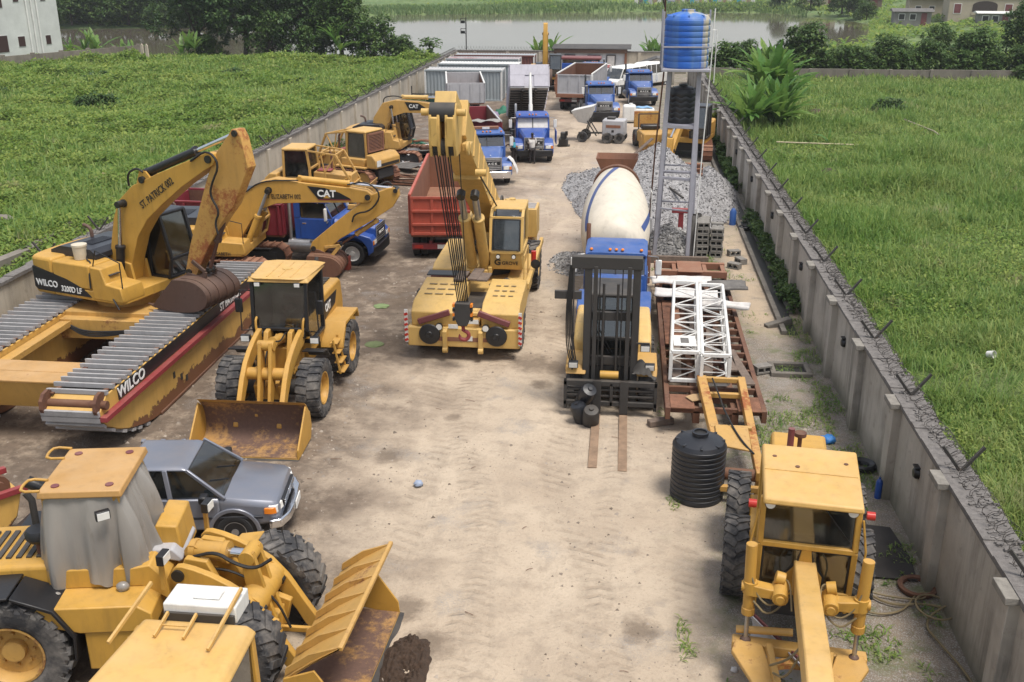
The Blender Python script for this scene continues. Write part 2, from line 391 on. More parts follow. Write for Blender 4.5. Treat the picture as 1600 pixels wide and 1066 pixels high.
def yard_mat():
    k = N('yard_dirt'); co = k.co('Object'); sp = k.n('SeparateXYZ'); k.l(co, sp.inputs[0]); X, Y = sp.outputs[0], sp.outputs[1]
    n1 = k.noise(.35, 6, .6); n2 = k.noise(2.2, 6, .65); n3 = k.noise(16, 5, .7)
    sand = k.mix(k.ramp(n1, .35, .68), (.515, .425, .325), (.40, .32, .24))
    sand = k.mix(k.ramp(n2, .48, .75), sand, (.34, .275, .21))
    sand = k.mix(k.math('MULTIPLY', k.ramp(n3, .52, .75), .55), sand, (.25, .195, .145))
    # the far end is stonier and greyer
    far = k.math('MULTIPLY', k.ramp(Y, 26, 46), k.ramp(k.noise(.5, 5), .36, .6))
    sand = k.mix(k.math('MULTIPLY', far, .8), sand, (.34, .275, .22))
    # dark churned mud on the left side of the yard
    wob = k.math('MULTIPLY', k.math('SUBTRACT', k.noise(.45, 5), .5), 9.0)
    xm = k.math('ADD', X, wob)
    mud = k.math('MULTIPLY', k.ramp(xm, -4.0, -6.8), k.ramp(k.noise(1.1, 7, .7), .20, .50))
    sand = k.mix(k.math('MULTIPLY', mud, .88), sand, k.mix(k.ramp(k.noise(2.8, 6, .7), .35, .65), (.135, .098, .072), (.07, .05, .037)))
    dk = k.math('MULTIPLY', k.ramp(k.noise(.23, 6, .72), .55, .68), k.ramp(k.noise(3, 6, .7), .35, .6)); sand = k.mix(k.math('MULTIPLY', dk, .6), sand, (.19, .14, .10))
    # damp earth, gravel and weeds in the strip by the right-hand wall
    wob2 = k.math('MULTIPLY', k.math('SUBTRACT', k.noise(.8, 5), .5), 3.4)
    xr = k.math('ADD', X, wob2); strip = k.ramp(xr, 1.2, 2.6)
    earth = k.mix(k.ramp(k.noise(1.6, 6, .7), .38, .62), (.23, .185, .14), (.12, .10, .078))
    earth = k.mix(k.ramp(k.noise(45, 2, .5), .5, .62), earth, (.30, .29, .28))
    earth = k.mix(k.math('MULTIPLY', k.ramp(k.noise(1.3, 6, .75), .5, .62), .75), earth, (.085, .115, .035))
    sand = k.mix(k.math('MULTIPLY', strip, .9), sand, earth)
    # pale sand between trailer and drain
    b = k.math('MULTIPLY', k.ramp(X, 3.6, 4.2), k.math('MULTIPLY', k.ramp(Y, 28.5, 31), k.ramp(Y, 46, 40)))
    sand = k.mix(k.math('MULTIPLY', b, k.ramp(k.noise(1.5, 5), .3, .5, .3, 1)), sand, (.43, .34, .245))
    # grey grit patches
    grit = k.math('MULTIPLY', k.ramp(k.noise(.55, 5, .6), .58, .68), k.ramp(k.noise(38, 2), .42, .58))
    sand = k.mix(k.math('MULTIPLY', grit, .7), sand, (.30, .285, .27))
    st_ = None
    for x_, y_, r_ in ((-2.3, 26.4, .75), (-2.9, 13.7, .55), (-3.4, 14.7, .4), (-5.0, 20.4, .4), (-1.6, 26.2, .5), (-4.7, 15.2, .9), (-6.2, 27.5, .8), (-3.0, 12.4, .35), (.6, 14.5, .4), (-7.2, 31.5, .9), (-1.9, 24.9, .35), (-3.9, 22.7, .25)):
        q_ = k.math('MULTIPLY', k.math('ABSOLUTE', k.math('SUBTRACT', X, x_)), 1. / r_); w_ = k.math('MULTIPLY', k.math('ABSOLUTE', k.math('SUBTRACT', Y, y_)), .8 / r_)
        b_ = k.math('ADD', k.math('MULTIPLY', q_, q_), k.math('MULTIPLY', w_, w_)); st_ = b_ if st_ is None else k.math('MINIMUM', st_, b_)
    sand = k.mix(k.math('MULTIPLY', k.ramp(k.math('ADD', st_, k.math('MULTIPLY', k.noise(3.2, 7, .75), 2.2)), 2.0, 1.2), .7), sand, (.12, .088, .062))
    oil = k.ramp(k.noise(.9, 7, .75, dist=.6), .64, .72)
    sand = k.mix(k.math('MULTIPLY', oil, .75), sand, (.07, .055, .042))
    # lug marks pressed into wandering wheel lanes that cross one another
    tot = None; grv = None
    yv = k.n('CombineXYZ'); k.l(Y, yv.inputs[1])
    for q, (c0, amp, wd, fr) in enumerate(((-4.4, 3.0, .34, 20.), (-2.9, 2.2, .30, 23.), (-1.3, 2.6, .34, 19.), (.2, 1.6, .28, 24.), (-5.9, 3.4, .32, 21.), (-3.4, -3.2, .26, 27.), (1.3, 1.4, .26, 22.))):
        nz = k.n('TexNoise'); nz.inputs['Scale'].default_value = .085; nz.inputs['Detail'].default_value = 1.5
        mp = k.n('Mapping'); mp.inputs['Location'].default_value = (q * 3.7, q * 1.3, q * 5.1); k.l(yv.outputs[0], mp.inputs['Vector']); k.l(mp.outputs[0], nz.inputs['Vector'])
        dx = k.math('SUBTRACT', X, k.math('ADD', k.math('MULTIPLY', k.math('SUBTRACT', nz.outputs['Fac'], .5), amp * 2), c0)); ad_ = k.math('ABSOLUTE', dx)
        ln = k.ramp(ad_, wd * 1.15, wd * .75)
        ph = k.math('ADD', k.math('MULTIPLY', Y, fr), k.math('MULTIPLY', ad_ if q % 2 else dx, 9.)); sn = k.math('SINE', k.math('ADD', ph, k.math('MULTIPLY', k.noise(3.0, 3), 3.0)))
        g_ = k.math('MULTIPLY', k.ramp(sn, .0, .8), ln); g_ = k.math('MULTIPLY', g_, k.ramp(k.noise(.8 + .07 * q, 5, .7), .42, .62))
        grv = g_ if grv is None else k.math('MAXIMUM', grv, g_); tot = ln if tot is None else k.math('MAXIMUM', tot, ln)
    h = k.math('SUBTRACT', k.math('ADD', k.math('MULTIPLY', n2, .8), k.math('MULTIPLY', n3, .45)), k.math('ADD', k.math('MULTIPLY', grv, .36), k.math('MULTIPLY', tot, .18)))
    sand = k.mix(k.math('MULTIPLY', grv, .38), sand, (.225, .168, .12)); sand = k.mix(k.math('MULTIPLY', tot, k.ramp(k.noise(1.8, 5), .4, .7, .05, .35)), sand, (.33, .265, .20))
    # scattered straw, bark and grit marks
    sc_ = k.ramp(k.noise(24, 6, .8, stretch=(1, 2.2, 1)), .62, .68); sand = k.mix(k.math('MULTIPLY', sc_, k.ramp(k.noise(.7, 4), .45, .6, .15, .85)), sand, (.13, .095, .07))
    k.bump(h, 1.0, .07)
    return k.set(Base_Color=sand, Roughness=.95)
def yard_z(X, Y):
    z = .03 + (fnoise(X, Y, 21, 4, .35) - .5) * .10 + (fnoise(X, Y, 9, 3, 1.7) - .5) * .05
    lane = np.exp(-((X + 4.05) / .5) ** 2) + np.exp(-((X + 1.2) / .45) ** 2)
    return z - .035 * lane
struct('yard_ground', np_grid('yard_ground', np.arange(-17.3, 6.35, .16), np.concatenate([np.arange(-6, 34, .16), np.arange(34, 111, .5)]), yard_z), yard_mat())

def field_mat():
    k = N('field_ground')
    c = k.mix(k.ramp(k.noise(.25, 6), .35, .65), (.06, .10, .026), (.12, .16, .045))
    c = k.mix(k.ramp(k.noise(1.2, 6, .7), .66, .74), c, (.15, .105, .06))
    k.bump(k.noise(5, 5), .8, .15)
    return k.set(Base_Color=c, Roughness=.95)
def fieldR_z(X, Y):
    e = np.clip((X - 6.2) / 1.5, 0, 1)
    return .04 + e * ((fnoise(X, Y, 31, 4, .12)) * .55 + (fnoise(X, Y, 32, 3, .6)) * .22)
def fieldL_z(X, Y):
    e = np.clip((-17.2 - X) / 2.5, 0, 1)
    b = fnoise(X, Y, 41, 4, .14)
    return .04 + e * (np.clip(b - .28, 0, 1) * 2.0 + fnoise(X, Y, 42, 3, .7) * .35) * (.55 + .45 * np.clip((Y - 45) / 25, 0, 1))
struct('field_right', np_grid('field_right', np.concatenate([np.arange(6.0, 40, .5), np.arange(40, 76, 1.5)]), np.arange(-4, 101, .6), fieldR_z), field_mat())
struct('field_left', np_grid('field_left', np.concatenate([np.arange(-92, -45, 1.), np.arange(-45, -17, .5)]), np.arange(14, 112.5, .6), fieldL_z), field_mat())

# ------------------------------------------------------------------ vegetation in bulk
def leaf_mat(name, c1, c2, c3, scale=.12, trans=.35, rough=.55, dry=None):
    k = N(name)
    g = k.n('NewGeometry')
    c = k.mix(k.ramp(k.noise(scale, 5, .6), .36, .64), c1, c2)
    c = k.mix(k.ramp(k.noise(scale * 6, 3, .6), .5, .7), c, c3)
    if dry: c = k.mix(k.ramp(k.noise(scale * 2.2, 5, .7), .60, .70), c, dry)
    r = g.outputs['Random Per Island']
    c = k.mix(k.ramp(r, 0, 1, 0, .5), c, tuple(x * .45 for x in c1))
    hs = k.n('HueSaturation'); k.l(k.ramp(r, 0, 1, .475, .52), hs.inputs['Hue']); k.l(c, hs.inputs['Color']); c = hs.outputs[0]
    k.set(Base_Color=c, Roughness=rough, Specular_IOR_Level=.35)
    tl = k.n('BsdfTranslucent'); k.l(c, tl.inputs[0]); mx = k.n('MixShader'); mx.inputs[0].default_value = trans
    k.l(k.b.outputs[0], mx.inputs[1]); k.l(tl.outputs[0], mx.inputs[2]); k.l(mx.outputs[0], k.out.inputs[0])
    return k.m
def leaves(P0, L, W, tilt=(20, 75), fold=False, curl=.35):
    """one bent blade (2 quads) per point, random heading; P0 Nx3, L,W arrays"""
    n = len(P0); a = RNG.uniform(0, 2 * PI, n); t = np.radians(RNG.uniform(tilt[0], tilt[1], n))
    d = np.stack([np.cos(a) * np.cos(t), np.sin(a) * np.cos(t), np.sin(t)], 1); s = np.stack([-np.sin(a), np.cos(a), RNG.uniform(-.4, .4, n)], 1)
    L = L[:, None]; W = W[:, None]
    d2 = d.copy(); d2[:, 2] -= curl * 2; d2 /= np.linalg.norm(d2, axis=1)[:, None]
    mid = P0 + d * L * .55; end = mid + d2 * L * .45
    V = np.stack([P0 - s * W * .25, P0 + s * W * .25, mid + s * W * .5, mid - s * W * .5, end], 1).reshape(-1, 3)
    b = np.arange(n)[:, None] * 5
    F = np.concatenate([b + np.array([[0, 1, 2]]), b + np.array([[0, 2, 3]]), b + np.array([[3, 2, 4]])], 1).ravel()
    return V, F
def leaf_mesh(name, V, F): return np_mesh(name, V, F, 3)
def scatter(n, x0, x1, y0, y1, zf, near=14., power=1.6):
    """points on a field, thinning with distance from the near end"""
    out = []; need = n
    while need > 0:
        x = RNG.uniform(x0, x1, need * 3); y = RNG.uniform(y0, y1, need * 3)
        r = np.hypot(x, y); keep = RNG.uniform(0, 1, len(x)) < (near / np.maximum(r, near)) ** power
        # leave out what the frame could never show
        keep &= (x < 4 + y * .60) & (x > -5 - y * .66)
        q = np.stack([x[keep], y[keep]], 1)[:need]; out.append(q); need -= len(q)
    p = np.concatenate(out); r = np.hypot(p[:, 0], p[:, 1])
    return np.stack([p[:, 0], p[:, 1], zf(p[:, 0], p[:, 1])], 1), r
gm = leaf_mat('grass_blades', (.215, .355, .08), (.34, .425, .135), (.115, .22, .05), .19, trans=.5, dry=(.42, .40, .21))
cm = leaf_mat('creeper_leaves', (.215, .345, .062), (.33, .43, .105), (.11, .20, .042), .15, trans=.5, dry=(.36, .34, .16))
# right field: grass in tussocks plus broad-leaved weeds
p, r = scatter(260000, 6.35, 62, 9, 99, fieldR_z, 22, 1.4)
n51 = fnoise(p[:, 0], p[:, 1], 51, 4, .28); bare = fnoise(p[:, 0], p[:, 1], 52, 4, .2); kp = (bare > .30) | (RNG.uniform(0, 1, len(p)) < .25); p, r, n51 = p[kp], r[kp], n51[kp]
hgt = .28 + n51 ** 2 * 2.2 + .35 * np.exp(-(p[:, 0] - 6.5) / 1.2)
V, F = leaves(p - [0, 0, .02], hgt * RNG.uniform(.35, .8, len(p)) * np.clip(r / 40, .7, 1.25), .011 + .0008 * r, (35, 85), curl=.3)
stuff(P('grass', leaf_mesh('grass', V, F), gm, angle=0))
p, r = scatter(110000, 6.4, 62, 9, 99, fieldR_z, 20, 1.5)
m = fnoise(p[:, 0], p[:, 1], 61, 4, .22) > .50; p, r = p[m], r[m]
p[:, 2] += RNG.uniform(.0, .38, len(p)) * np.clip(fnoise(p[:, 0], p[:, 1], 61, 4, .22) * 2 - .7, .1, 1.)
V, F = leaves(p, (.05 + .0016 * r) * RNG.uniform(.6, 1.5, len(p)), .035 + .0012 * r, (-10, 55), curl=.15)
stuff(P('weeds', leaf_mesh('weeds', V, F), cm, angle=0))
# left field: a rolling mat of creepers
p, r = scatter(300000, -90, -17.35, 24, 112, fieldL_z, 38, 1.2)
bm_ = fnoise(p[:, 0], p[:, 1], 43, 4, .33)
p[:, 2] += RNG.uniform(0, .30, len(p)) + np.clip(bm_ - .55, 0, 1) * 2.6 * RNG.uniform(.3, 1, len(p))
V, F = leaves(p, (.07 + .0016 * r) * RNG.uniform(.5, 1.5, len(p)), .045 + .0013 * r, (-15, 60), curl=.15)
stuff(P('creeper', leaf_mesh('creeper', V, F), cm, angle=0))
p, r = scatter(50000, -90, -17.35, 24, 112, fieldL_z, 38, 1.2)
m = (fnoise(p[:, 0], p[:, 1], 44, 4, .16) > .48); p, r = p[m], r[m]
V, F = leaves(p, RNG.uniform(.35, .9, len(p)), .02 + .0009 * r, (40, 85), curl=.25)
stuff(P('grass', leaf_mesh('grass', V, F), gm, angle=0))
# reeds on the far bank and thin weeds inside the yard
x = RNG.uniform(-75, 40, 16000); y = RNG.uniform(238, 268, 16000); d = poly_sd(x, y, LAKE); m = (d > -.5) & (d < 14)
p = np.stack([x[m], y[m], terrain_z(x[m], y[m])], 1)
V, F = leaves(p, RNG.uniform(.7, 1.5, len(p)), np.full(len(p), .3), (60, 88), curl=.12)
stuff(P('reeds', leaf_mesh('reeds', V, F), leaf_mat('reed_leaves', (.20, .31, .11), (.25, .34, .14), (.18, .27, .10), .05, trans=.5), angle=0))
n_ = 26000; x = np.concatenate([RNG.uniform(18, 80, n_), RNG.uniform(-110, -60, n_ // 2), RNG.uniform(-60, 45, n_ // 2)]); y = np.concatenate([RNG.uniform(118, 270, n_), RNG.uniform(183, 215, n_ // 2), RNG.uniform(255, 330, n_ // 2)]); d = poly_sd(x, y, LAKE); m = (d > .3) & (fnoise(x, y, 77, 4, .12) > .47); x, y = x[m], y[m]
p = np.stack([x, y, terrain_z(x, y) + RNG.uniform(0, 1.3, len(x)) * fnoise(x, y, 78, 3, .2)], 1)
V, F = leaves(p, RNG.uniform(.5, 1.3, len(p)), RNG.uniform(.25, .6, len(p)), (-10, 60)); stuff(P('bank_scrub', leaf_mesh('bank_scrub', V, F), cm, angle=0))
x = RNG.uniform(1.2, 5.7, 46000); y = RNG.uniform(11, 45, 46000)
m = (fnoise(x, y, 71, 4, .9) > .57 + .07 * (x < 3.2) - .09 * (x > 5.0)) & ~((x > 3.7) & (x < 4.9) & (y > 30) & (RNG.uniform(0, 1, len(x)) < .75)) & ~((x > 5.0) & (y > 31)); x, y = x[m], y[m]
p = np.stack([x, y, yard_z(x, y)], 1)
V, F = leaves(p, RNG.uniform(.06, .22, len(p)), RNG.uniform(.012, .03, len(p)), (15, 75))
stuff(P('yard_weeds', leaf_mesh('yard_weeds', V, F), gm, angle=0))

# ------------------------------------------------------------------ walls
def wall_mat(name, c1, c2, stain=.75):
    k = N(name)
    c = k.mix(k.ramp(k.noise(.7, 6), .35, .7), c1, c2)
    st = k.math('MULTIPLY', k.ramp(k.noise(1.3, 7, .75, stretch=(1.0, 1.0, .10), dist=.3), .44, .66), k.ramp(k.noise(.55, 4), .38, .58))
    c = k.mix(k.math('MULTIPLY', st, stain), c, (.075, .068, .06))
    c = k.mix(k.math('MULTIPLY', k.ramp(k.noise(4, 6, .7), .58, .72), .5), c, (.16, .145, .12))
    sp = k.n('SeparateXYZ'); k.l(k.co('Object'), sp.inputs[0])
    c = k.mix(k.math('MULTIPLY', k.ramp(k.math('ADD', sp.outputs[2], k.math('MULTIPLY', k.noise(1.2, 4), .9)), 1.15, .5), .65), c, (.12, .115, .075))
    k.bump(k.noise(9, 6, .7), .35, .02)
    return k.set(Base_Color=c, Roughness=.92)
WR = wall_mat('plaster_grey', (.47, .43, .38), (.36, .325, .28)); WL = wall_mat('plaster_pale', (.50, .45, .37), (.40, .355, .285), .5)
WB = wall_mat('block_wall_dark', (.22, .195, .165), (.15, .13, .11), .6)
cope = plain('rubble_coping', (.20, .185, .175), .95, var=.5, sc=9, bump=.7)
RW = 5.78
t = thing('boundary_wall', 'tall grey stained plaster wall with pilasters on the right side of the yard', 'wall', (0, 0, 0))
P('panel', MB().box(RW, RW + .24, 6, 98.2, -.2, 2.12), WR, t, angle=0)
cp = MB()
yy = 6.0
while yy < 98:
    w0 = .46 + random.uniform(-.05, .06); l = random.uniform(.25, .7); h = random.uniform(-.012, .03)
    cp.box(RW - .07, RW + w0, yy, min(yy + l, 98.2), 2.12, 2.2 + h); yy += l
P('coping', cp, cope, t, angle=0)
rb = MB()
for i in range(2600):
    y = 6 + 74 * random.random() ** 1.5; x = random.uniform(RW + .08, RW + .5); s = random.uniform(.015, .055)
    rb.at((x, y, 2.21), random.uniform(0, 90)).cb((0, 0, 0), (s * 2, s, s))
P('rubble', rb, cope, t, angle=0)
CAPM = plain('cap_concrete', (.27, .25, .22), .95, var=.45, sc=6, bump=.5)
YP = [13.04 + 3.35 * i for i in range(-2, 26)]
for y in YP:
    m = MB(); m.box(RW - .17, RW + .01, y - .19, y + .19, -.2, 2.09); P('pilaster', m, WR, t, .01)
    m = MB(); m.box(RW - .26, RW - .06, y - .27, y + .27, 2.09, 2.207); P('cap', m, CAPM, t, .01)
def bracket(x, y, z, s, rz=0):
    m = MB(); m.bar((x, y, z), (x - .32 * s, y + .1, z + .42), .05); m.bar((x, y, z), (x + .36 * s, y + .06, z + .46), .05)
    return m
for i, y in enumerate(YP):
    if y > 80: break
    o = P('wire_bracket', bracket(RW + .26, y + .25, 2.2, 1), M['dark']); tag(o, 'bent black angle iron bracket standing on the coping of the right wall', 'bracket', 'wire brackets along the right wall')
pts = []
for i in range(9 * 480):
    a = i / 9 * 2 * PI; y = 8 + i / 9 * .15
    pts.append((RW + .27 + .16 * math.cos(a) + .03 * math.sin(y * 5), y + .05 * math.sin(a * .5), 2.34 + .13 * math.sin(a) + .04 * math.sin(y * 2.3)))
wire = P('razor_wire', MB().tube(pts, .0055, 3), M['dark'], angle=0); tag(wire, 'coiled rusty razor wire lying along the top of the right wall', 'razor wire')
for i, y in enumerate([18.0, 25.1, 32.0, 39.0, 46.0, 53, 60, 67]):
    l = thing('wall_lamp', 'small black oval bulkhead lamp fixed to the face of the right wall', 'lamp', (RW, y, 1.45), 0, 'bulkhead lamps on the right wall')
    m = MB(); m.lathe([(.005, -.10), (.08, -.095), (.115, -.05), (.12, 0), (.1, .01)], (0, 0, 0), 'x', 14); P('housing', m, M['black'], l)
    m = MB(); m.cb((-.02, 0, .13), (.16, .2, .03)); P('hood', m, M['black'], l, .008)
# left wall
LW = -16.95
t = thing('boundary_wall', 'pale plaster wall with pilasters along the left side of the yard', 'wall')
P('panel', MB().box(LW - .22, LW, 14, 106.3, -.2, 2.12), WL, t, angle=0)
cp = MB(); yy = 14.
while yy < 106:
    l = random.uniform(.3, .8); cp.box(LW - .3 + random.uniform(-.08, .06), LW + .06, yy, min(yy + l, 106.3), 2.12, 2.2 + random.uniform(-.01, .035)); yy += l
P('coping', cp, cope, t, angle=0)
for i in range(27):
    y = 17.5 + 3.35 * i
    P('pilaster', MB().box(LW - .01, LW + .13, y - .18, y + .18, -.2, 2.1), WL, t, .01)
for i in range(22):
    y = 17.9 + 3.35 * i
    o = P('wire_bracket', bracket(LW - .12, y, 2.2, -1), M['dark']); tag(o, 'bent black angle iron bracket standing on the coping of the left wall', 'bracket', 'wire brackets along the left wall')
pts = [(LW - .14 + .17 * math.cos(i / 7 * 2 * PI), 30 + i / 7 * .3, 2.36 + .16 * math.sin(i / 7 * 2 * PI)) for i in range(7 * 250)]
tag(P('razor_wire', MB().tube(pts, .009, 3), M['dark'], angle=0), 'coiled razor wire lying along the top of the left wall', 'razor wire')
# back walls
t = thing('boundary_wall', 'cream plaster wall closing the far end of the yard by the water', 'wall')
P('panel', MB().box(LW - .1, 6.0, 106.3, 106.55, -.3, 2.05), WL, t, angle=0)
P('coping', MB().box(LW - .2, 6.0, 106.2, 106.65, 2.05, 2.17), cope, t, .02, angle=0)
for i in range(7): P('pilaster', MB().box(LW + 1.6 + 3.3 * i, LW + 1.9 + 3.3 * i, 106.17, 106.3, -.3, 2.05), WL, t, .01)
pts = [(LW + i / 7 * .3, 106.4 + .2 * math.cos(i / 7 * 2 * PI), 2.36 + .19 * math.sin(i / 7 * 2 * PI)) for i in range(7 * 48)]
tag(P('razor_wire', MB().tube(pts, .012, 3), M['dark'], angle=0), 'razor wire coils on top of the cream wall at the far end of the yard', 'razor wire')
t = thing('boundary_wall', 'dark weathered block wall at the far side of the right hand grass field', 'wall')
m = MB()
for i in range(11):
    x0 = 6.05 + 3.55 * i
    m.box(x0, x0 + 3.5, 98.2 + .02 * i, 98.42 + .02 * i, -.3, 1.38 + random.uniform(-.04, .04))
P('panel', m, WB, t, angle=0)
for i in range(12): P('pilaster', MB().box(5.95 + 3.55 * i, 6.2 + 3.55 * i, 98.1 + .02 * i, 98.5 + .02 * i, -.3, 1.42), WB, t, .015)
# low ruined walls outside the left wall, and the fence by the white building
t = tag(P('ruined_wall', MB().prism([(-40, .9), (-27.5, 1.0), (-24.5, .98), (-23.9, .7), (-20.6, .95), (-20.6, -.2), (-40, -.2)], 37.6, 38.0), WB, angle=0), 'low unfinished grey block wall in the grass outside the left wall', 'wall')
t = tag(P('ruined_wall', MB().prism([(28.0, .8), (31.2, .95), (33.5, .85), (37.2, 1.05), (37.2, -.2), (28, -.2)], -21.4, -21.0, 'x'), WB, angle=0), 'short grey block stub running beside the left wall, overgrown', 'wall')
t = thing('fence_wall', 'mossy dark concrete fence in front of the white building', 'wall')
F0, F1 = Vector((-61.6, 94, 0)), Vector((-53.5, 112, 0)); dF = (F1 - F0).normalized()
P('panel', MB().bar(F0 + Vector((0, 0, .7)), F1 + Vector((0, 0, .7)), .2, 2.4), WB, t, angle=0)
for i in range(7): q = F0.lerp(F1, i / 6); P('post', MB().at(q, 20).cb((0, 0, .8), (.4, .4, 2.5)), WB, t, .02)
for i, (x, y) in enumerate([(-50.6, 106.6), (-49.9, 106.2)]):
    tag(P('fence_post', MB().prism([(x - .16, 0), (x + .16, 0), (x + .12, 2.3), (x, 2.5), (x - .12, 2.3)], y, y + .25), WL), 'broken concrete post standing in the creepers left of the palms', 'post', 'broken posts in the left field')
# drain along the right wall
conc = plain('concrete_wet', (.20, .18, .155), .9, var=.5, sc=3, bump=.5); M['concrete'] = conc
struct('kerb', MB().box(4.93, 5.08, 29.5, 97, -.1, .16), conc)
struct('kerb', MB().box(5.42, 5.56, 31.5, 97, -.1, .14), conc)
struct('drain', MB().box(5.08, 5.42, 29.5, 97, -.1, .045), plain('drain_silt', (.035, .032, .028), .55, sc=2))
# ------------------------------------------------------------------ shared machine pieces
def cabin(t, prof, y0, y1, fm, rm, post=.07, seat='seat', glass='glass', roofh=.07, over=.05, split=None, rear=True, bars=None):
    """cab of posts, panes and roof; prof = (x,z) side outline, lower rear, lower front ... upper front, upper rear; front is +x"""
    n = len(prof); m = MB()
    for y in (y0, y1):
        for i in range(n): m.bar((prof[i][0], y, prof[i][1]), (prof[(i + 1) % n][0], y, prof[(i + 1) % n][1]), post, post, (0, 1, 0))
    for x, z in prof: m.bar((x, y0, z), (x, y1, z), post * .9, post * .9)
    if split is not None:
        zt = max(p[1] for p in prof); zb = min(p[1] for p in prof)
        for y in (y0, y1): m.bar((split, y, zb), (split, y, zt), post * .8, post * .8)
    P('cab_frame', m, fm, t, .012)
    for y, s in ((y0, 1), (y1, -1)):
        P('window', MB().prism([(x, z) for x, z in prof], y + s * .012, y + s * .022), M[glass], t)
    x0 = prof[0]; up = prof[-1]
    def pane(a, b):
        d = Vector((b[0] - a[0], 0, b[1] - a[1])); nn = Vector((d.z, 0, -d.x)).normalized() * .012
        P('window', MB().plate([(a[0] - nn.x, y0 + .03, a[1] - nn.z), (a[0] - nn.x, y1 - .03, a[1] - nn.z), (b[0] - nn.x, y1 - .03, b[1] - nn.z), (b[0] - nn.x, y0 + .03, b[1] - nn.z)], .01), M[glass], t)
    for i in range(1, n - 2): pane(prof[i], prof[i + 1])
    if rear: pane(prof[n - 1], prof[0])
    zt = max(p[1] for p in prof); xr = [p[0] for p in prof if p[1] > zt - .12]
    P('roof', MB().hexa([(min(xr) - over, y0 - over, zt), (max(xr) + over, y0 - over, zt), (max(xr) + over, y1 + over, zt), (min(xr) - over, y1 + over, zt)],
                        [(min(xr) - over * .3, y0 - over * .3, zt + roofh), (max(xr) + over * .3, y0 - over * .3, zt + roofh), (max(xr) + over * .3, y1 + over * .3, zt + roofh), (min(xr) - over * .3, y1 + over * .3, zt + roofh)]), rm, t, .025)
    zb = min(p[1] for p in prof); xc = (prof[0][0] + prof[1][0]) / 2; yc = (y0 + y1) / 2
    m = MB().box(min(p[0] for p in prof) + .04, max(p[0] for p in prof[:2]) - .04, y0 + .04, y1 - .04, zb - .03, zb + .03)
    P('floor', m, M['interior'], t)
    m = MB().box(xc - .3, xc + .2, yc - .25, yc + .25, zb + .28, zb + .45); m.box(xc - .36, xc - .22, yc - .25, yc + .25, zb + .4, zb + 1.0); m.box(xc - .2, xc + .1, yc - .15, yc + .15, zb, zb + .3)
    P('seat', m, M[seat], t, .04)
    m = MB(); fx = max(p[0] for p in prof[:2]) - .2
    m.bar((fx - .05, yc, zb), (fx - .16, yc, zb + .7), .09); m.at((fx - .2, yc, zb + .74), 0, 0, 20).lathe([(.19, -.015), (.21, 0), (.19, .015), (.17, 0), (.19, -.015)], (0, 0, 0), 'z', 18)
    P('steering_column', m, M['black'], t)
def pole_cyl(t, a, b, f=.6, r=.085, mat='yellow', y=0, rod='chrome', r2=None):
    """hydraulic ram from a (barrel end) to b (rod end), points in (x,z) or 3-D"""
    a = Vector((a[0], y, a[1])) if len(a) == 2 else Vector(a); b = Vector((b[0], y, b[1])) if len(b) == 2 else Vector(b)
    c = a.lerp(b, f); d = (b - a).normalized()
    m = MB().cyl(a, c, r, n=16); m.cyl(c - d * .05, c + d * .03, r * 1.18, n=16); m.cyl(a - d * .06, a + d * .04, r * 1.1, n=16)
    u = d.cross(Vector((0, 1, 0))).normalized()
    w = d.cross(u)
    m.cyl(a - w * .12, a + w * .12, r * .9, n=12); 
    o = P('hydraulic_cylinder', m, M[mat], t)
    q = MB().cyl(c, b, r2 or r * .52, n=12); P('rod', q, M[rod], o)
    q = MB().cyl(b - w * .11, b + w * .11, r * .8, n=12); P('pin', q, M['pin'], o)
    return o
def hose(t, pts, r=.018, mat='cable', name='hose'): P(name, MB().tube(pts, r, 6, 2), M[mat], t)
def arm(t, name, poly, w, mat, pins=(), bev=.015):
    o = P(name, MB().prism(poly, -w / 2, w / 2), mat, t, bev)
    for x, z, r in pins: P('pin', MB().cyl((x, -w / 2 - .05, z), (x, w / 2 + .05, z), r, n=14), M['pin'], o)
    return o
def dig_bucket(t, prof, hinge, w, mat):
    """prof: curved back from lip (tooth end) round to the hinge end, (x,z) points"""
    m = MB(); th = .035
    sh = smooth2(prof, 2)
    cx = sum(p[0] for p in sh) / len(sh); cz = sum(p[1] for p in sh) / len(sh)
    inn = [(p[0] + (cx - p[0]) * .07, p[1] + (cz - p[1]) * .07) for p in sh]
    m.prism(sh + inn[::-1], -w / 2, w / 2)
    for y in (-w / 2 - .02, w / 2 - .03): m.prism(sh, y, y + .05)
    o = P('bucket', m, mat, t, .008)
    for f in (-.36, -.12, .12, .36): P('wear_strip', MB().prism([(cx + (p[0] - cx) * 1.035, cz + (p[1] - cz) * 1.035) for p in sh[2:-3]] + [(cx + (p[0] - cx) * .99, cz + (p[1] - cz) * .99) for p in sh[2:-3]][::-1], f * w - .05, f * w + .05), mat, o)
    d = Vector((prof[0][0] - prof[1][0], 0, prof[0][1] - prof[1][1])).normalized()
    for i in range(5):
        y = -w / 2 + .08 + (w - .16) * i / 4; a = Vector((prof[0][0], y, prof[0][1]))
        P('tooth', MB().cyl(a - d * .06, a + d * .20, .06, .018, n=6), mat, o)
    m = MB()
    for y in (-.22, .18): m.prism([hinge, (hinge[0] + .22, hinge[1] - .05), prof[-2], prof[-1]], y, y + .05)
    P('bracket', m, mat, o, .006)
